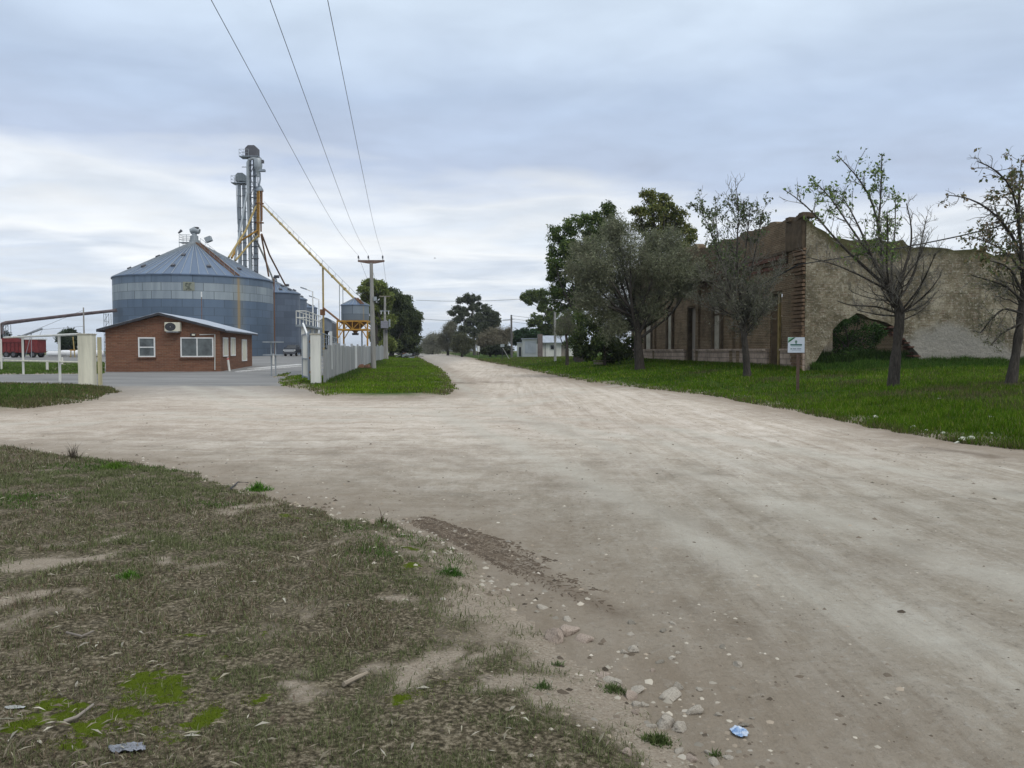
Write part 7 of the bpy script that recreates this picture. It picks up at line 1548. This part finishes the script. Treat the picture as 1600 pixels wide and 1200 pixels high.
def pebbles():
    rng = np.random.default_rng(77); N = 36000; y = (2.4 ** .35 + rng.random(N) * (34 ** .35 - 2.4 ** .35)) ** (1 / .35); x = rng.uniform(-.68, .68, N) * y; b, v, i, p = sds(x, y); g = np.maximum(np.maximum(v, i), p)
    near = np.exp(-np.maximum(-b, 0) / .55); band = (b > -16) & (b < .7) & (g < .2); keep = band & (rng.random(N) < (.13 + .87 * near) * np.where(b > .12, .16 * sstep(9, 5, y), 1) * np.clip(fbm(x, y, 3, 1.5) * 2 - .3, .1, 1)); x, y, near = x[keep], y[keep], near[keep]; n = len(x)
    s = rng.lognormal(math.log(.0085), .55, n) * np.clip(y / 4, .8, 3) ** .55 * (.75 + .9 * near); s = np.minimum(s, .03); z = H(x, y)
    base = np.array([[1, 0, 0], [.3, .95, 0], [-.8, .6, 0], [-.8, -.6, 0], [.3, -.95, 0], [0, 0, .75], [.25, .2, .7]], float); B = base[:6]
    a = rng.uniform(0, 6.28, n); ca, sa = np.cos(a), np.sin(a); sc = s[:, None, None] * rng.uniform(.6, 1.3, (n, 6, 1)); L = B[None] * sc; V = np.stack([L[..., 0] * ca[:, None] - L[..., 1] * sa[:, None], L[..., 0] * sa[:, None] + L[..., 1] * ca[:, None], L[..., 2] * .8], 2); V += np.stack([x, y, z - s * .1], 1)[:, None, :]
    T = np.array([[0, 1, 5], [1, 2, 5], [2, 3, 5], [3, 4, 5], [4, 0, 5]]); T = (np.arange(n)[:, None, None] * 6 + T[None]).reshape(-1, 3); C = pick(rng, n, [(.33, .295, .24), (.26, .215, .165), (.37, .335, .28), (.155, .125, .095), (.10, .08, .06)], [3, 3, 1.2, 2.2, 1.6]); t = NT('pebbles'); t.col(t.attr('Col', 'Color')).p(Roughness=.95)
    tag(np_mesh('pebbles', V.reshape(-1, 3), tris=T, mat=t.m, col=np.repeat(C, 6, 0)), kind='stuff')
pebbles()
def litter():
    rng = np.random.default_rng(88); N = 5200; y = (math.sqrt(2.5) + rng.random(N) * (math.sqrt(11) - math.sqrt(2.5))) ** 2; x = -(.70 * y + .5) + rng.random(N) * (.70 * y + .5 + .33 * y); k = (poly_sd(x, y, BANK) > .1) & (rng.random(N) < np.clip((fbm(x, y, 3, 1.7) - .3) * 3, .1, 1)); x, y = x[k], y[k]; n = len(x); z = H(x, y) + rng.uniform(.006, .035, n)
    a = rng.uniform(0, 6.28, n); L = rng.uniform(.02, .075, n); W = L * rng.uniform(.10, .22, n); d = np.stack([np.cos(a), np.sin(a), rng.uniform(-.25, .25, n)], 1) * (L / 2)[:, None]; e = np.stack([-np.sin(a), np.cos(a), rng.uniform(-.5, .5, n)], 1) * (W / 2)[:, None]; p = np.stack([x, y, z], 1); lift = np.zeros((n, 3)); lift[:, 2] = L * rng.uniform(.02, .15, n)
    V = np.stack([p - d, p - e + lift, p + d, p + e + lift], 1).reshape(-1, 3); C = pick(rng, n, [(.30, .27, .20), (.21, .18, .13), (.40, .37, .30), (.16, .13, .10), (.12, .09, .065)], [2, 2, 1.3, 1.6, 1]); tag(np_mesh('dead_leaves', V, quads=np.arange(n * 4).reshape(-1, 4), mat=M_BLADE, col=np.repeat(C, 4, 0)), kind='stuff')
litter()
def tyre_ruts():
    rng = np.random.default_rng(99); V = []; T = []; nn = 0; B = np.array([[-1, -1, 0], [1, -1, 0], [1, 1, 0], [-1, 1, 0], [-.6, -.5, 1], [.6, -.5, 1], [.6, .5, 1], [-.6, .5, 1]], float); Q = np.array([[0, 1, 5, 4], [1, 2, 6, 5], [2, 3, 7, 6], [3, 0, 4, 7], [4, 5, 6, 7]])
    for path, wd, dens in [([(648, 813), (735, 850), (820, 893), (900, 930), (968, 958)], .085, 1.0), ([(662, 808), (760, 845), (850, 890), (930, 925)], .05, .7), ([(722, 826), (790, 848), (862, 882)], .05, .6), ([(660, 822), (740, 862), (800, 895), (850, 915)], .03, .5)]:
        P = np.array([on_ground(*q)[:] for q in path]); P = smooth_path(P, 160); L = np.linalg.norm(np.diff(P, axis=0), axis=1).sum()
        for k in range(int(L / .0125)):
            u = k * .0125 / L; p, d = path_at(P, min(u, .999)); d = d / np.linalg.norm(d); e = np.array([-d[1], d[0], 0]); fade = min(1, max(.12, 1.25 - u * 1.1))
            for q in (-1, -.6, -.2, .2, .6, 1):
                if rng.random() > dens * fade * .85: continue
                c = p + e * (q * wd + rng.normal(0, .008)) + d * rng.normal(0, .006); an = math.atan2(d[1], d[0]) + (.7 if q > 0 else -.7) + rng.normal(0, .25); ca, sa = math.cos(an), math.sin(an); sz = np.array([.017, .0042, .0065]) * rng.uniform(.5, 1.5, 3); v = B * sz * rng.uniform(.8, 1.2, (8, 3)); v = np.stack([v[:, 0] * ca - v[:, 1] * sa, v[:, 0] * sa + v[:, 1] * ca, v[:, 2]], 1); c[2] = Hs(c[0], c[1]) - .002; V.append(v + c); T.append(Q + nn); nn += 8
    o = np_mesh('mud_clods', np.concatenate(V), quads=np.concatenate(T), mat=simple('damp mud', (.115, .088, .064), .9, 0, .35, 9)); tag(o, kind='stuff')
tyre_ruts()
def sheet(px, py, wpx, dpx, mat, label, name, seed, hk=.35, n=16):
    p = on_ground(px, py); s = p.y / 1260; W, D = wpx * s, dpx * s * 3.0; from mathutils import noise as nz; t = thing(name, label, 'litter', p); V = []; o = Vector((seed * 5.1, 2, 0))
    for j in range(n):
        for i in range(n):
            u, v = i / (n - 1) - .5, j / (n - 1) - .5; r = math.hypot(u, v) * 2; q = Vector((u * 3.2, v * 3.2, 0)) + o; edge = 1 + .25 * nz.noise(Vector((u * 2.5, v * 2.5, seed)))
            V.append((p.x + u * W * edge, p.y + v * D * edge, p.z + .008 + abs(nz.noise(q) * .7 + nz.noise(q * 2.4) * .45) * W * hk * (1.1 - .5 * r)))
    F_ = [(j * n + i, j * n + i + 1, (j + 1) * n + i + 1, (j + 1) * n + i) for j in range(n - 1) for i in range(n - 1) if math.hypot((i + .5) / (n - 1) - .5, (j + .5) / (n - 1) - .5) < .52]
    MB().add(V, F_).build('sheet', mat, t)
t = NT('blue plastic film'); n_ = t.noise(t.coord('Object'), 30, 3); t.col(t.ramp(n_, [(.35, (.10, .19, .36)), (.5, (.30, .40, .55)), (.65, (.50, .54, .60))])).p(Roughness=.25)
sheet(1155, 1146, 27, 12, t.m, 'crumpled blue plastic wrapper lying on the road edge', 'plastic_wrapper', 3)
sheet(200, 1172, 62, 9, simple('dirty grey plastic', (.20, .21, .235), .4, 0, .45, 40), 'crumpled grey plastic bag in the mossy grass at the bottom', 'plastic_bag', 6, .22)
sheet(22, 1108, 30, 4, simple('pale paper', (.33, .335, .315), .6, 0, .3, 30), 'small pale paper scrap in the grass at the bottom left', 'paper_scrap', 9, .15)
def stick(pts, r, label, mat, lift=.02, name='stick'):
    P = [on_ground(*q) + ZU * lift for q in pts]; o = MB().tube(P, [r, r * .95, r * .7][:len(P)], 7).build(name, mat, None, smooth=True); tag(o, label, 'stick', 'sticks on the dry bank')
stick([(537, 1076), (556, 1066), (574, 1058)], .011, 'thick pale broken stick lying on the bank', simple('bleached wood', (.30, .25, .19), .9, 0, .3, 20)); stick([(100, 1135), (120, 1128), (146, 1108)], .007, 'thin curved stick at the bottom left of the bank', M_WOOD)
stick([(360, 768), (372, 757), (388, 758)], .008, 'dark twig left of the bright green tuft by the road', M_DARK, .03); stick([(104, 994), (128, 1000), (146, 992)], .006, 'forked thin stick on the bare patch', M_WOOD)
def boards():
    p = on_ground(940, 572); t = thing('broken_boards', 'broken pale boards dumped on the grass left of the dark bush', 'boards', p); d = Vector((1, .35, 0)).normalized(); e = Vector((-.35, 1, 0)).normalized()
    MB().box(p + Vector((.1, .2, .36)), (1.3, .6, .1), (d, e, (ZU + e * -.5).normalized())).build('board', simple('pale board', (.28, .24, .18), .9), t); MB().box(p + Vector((-.25, -.2, .2)), (.7, .4, .14), (e, d, ZU)).build('board', M_WOOD, t)
    p = on_ground(1196, 572); o = MB().box(p + ZU * .1, (1.3, .22, .07), (Vector((1, .4, 0)).normalized(), Vector((-.4, 1, 0)).normalized(), ZU)).build('plank', M_WOOD, None); tag(o, 'grey plank on the grass before the ruin doorway', 'plank', 'planks by the ruin doorway')
    p = on_ground(1215, 570); o = MB().box(p + ZU * .16, (1.0, .22, .07), (Vector((1, .1, 0)).normalized(), Vector((-.1, 1, 0)).normalized(), ZU)).build('plank', simple('pale plank', (.36, .34, .31), .9), None); tag(o, 'paler plank lying across the ruin doorway foot', 'plank', 'planks by the ruin doorway')
    rr = random.Random(3); p = ground_at(560, 62); t = thing('rubble_heap', 'small heap of broken red bricks at the fence foot', 'rubble', p)
    for k in range(9): MB().box(Vector((fence_x(61) + .5 + rr.uniform(-.3, .4), 60 + rr.uniform(-1.4, 1.6), Hs(fence_x(61) + .5, 60) + rr.uniform(.05, .3))), (.4, .35, .22), (Vector((1, rr.uniform(-1, 1), .2)).normalized(), Vector((rr.uniform(-.2, .2), 1, 0)).normalized(), ZU)).build('brick_lump', simple('broken brick', (.22, .12, .08), .95, 0, .4), t, bevel=.03)
    p = ground_at(637, 124); t = thing('scrap_pile', 'pile of pale junk and branches under the dark left trees', 'scrap', p)
    for k in range(9):
        c = p + Vector((rr.uniform(-1.4, 1.2), rr.uniform(-1, 1), rr.uniform(.1, .75))); MB().box(c, (rr.uniform(.3, 1.1), rr.uniform(.3, .9), rr.uniform(.06, .5)), (Vector((1, 0, rr.uniform(-.5, .5))).normalized(), Vector((0, 1, 0)), ZU)).build('scrap_piece', [M_GALV, M_DARK, M_WHITEDIRTY, M_RUST][k % 4], t)
    m = MB()
    for k in range(40): c = p + Vector((rr.uniform(-1.6, 1.8), rr.uniform(-1, 1), rr.uniform(.05, .7))); m.tube([c, c + Vector((rr.uniform(-1, 1), rr.uniform(-.4, .4), rr.uniform(-.2, .5)))], .04, 4)
    o = m.build('branches', M_DARK, t); o['kind'] = 'stuff'
boards()
def bird():
    p = at(679.5, 403.5, 115); t = thing('bird', 'tiny dark bird flying in the pale sky over the street', 'bird', p); MB().tube([p + Vector((-.14, 0, 0)), p + Vector((-.08, 0, .02)), p + Vector((.04, 0, .015)), p + Vector((.15, 0, 0))], [.01, .045, .04, .012], 8).build('body', M_DARK, t, smooth=True)
    for s in (-1, 1): MB().add([p + Vector((-.06, 0, .02)), p + Vector((.05, 0, .02)), p + Vector((.03, s * .16, .09)), p + Vector((-.02, s * .30, .05))], [(0, 1, 2, 3)]).build('wing', M_DARKGREY, t)
bird()
sheet(6, 559, 20, 1.2, simple('white tarpaulin', (.62, .62, .60), .6, 0, .12), 'low white tarpaulin heap in front of the red trailer', 'white_tarpaulin', 12, .12)
# ---------------------------------------------------------------- thin air haze
def haze():
    m = bpy.data.materials.new('haze air'); m.use_nodes = True; nt = m.node_tree; nt.nodes.clear(); out = nt.nodes.new('ShaderNodeOutputMaterial'); v = nt.nodes.new('ShaderNodeVolumePrincipled')
    v.inputs['Color'].default_value = (.86, .91, .98, 1); v.inputs['Density'].default_value = .00018; v.inputs['Anisotropy'].default_value = .2; nt.links.new(v.outputs[0], out.inputs['Volume'])
    o = MB().box((0, 2000, 21), (24600, 5400, 48)).build('haze', m, None); o['kind'] = 'stuff'
haze()
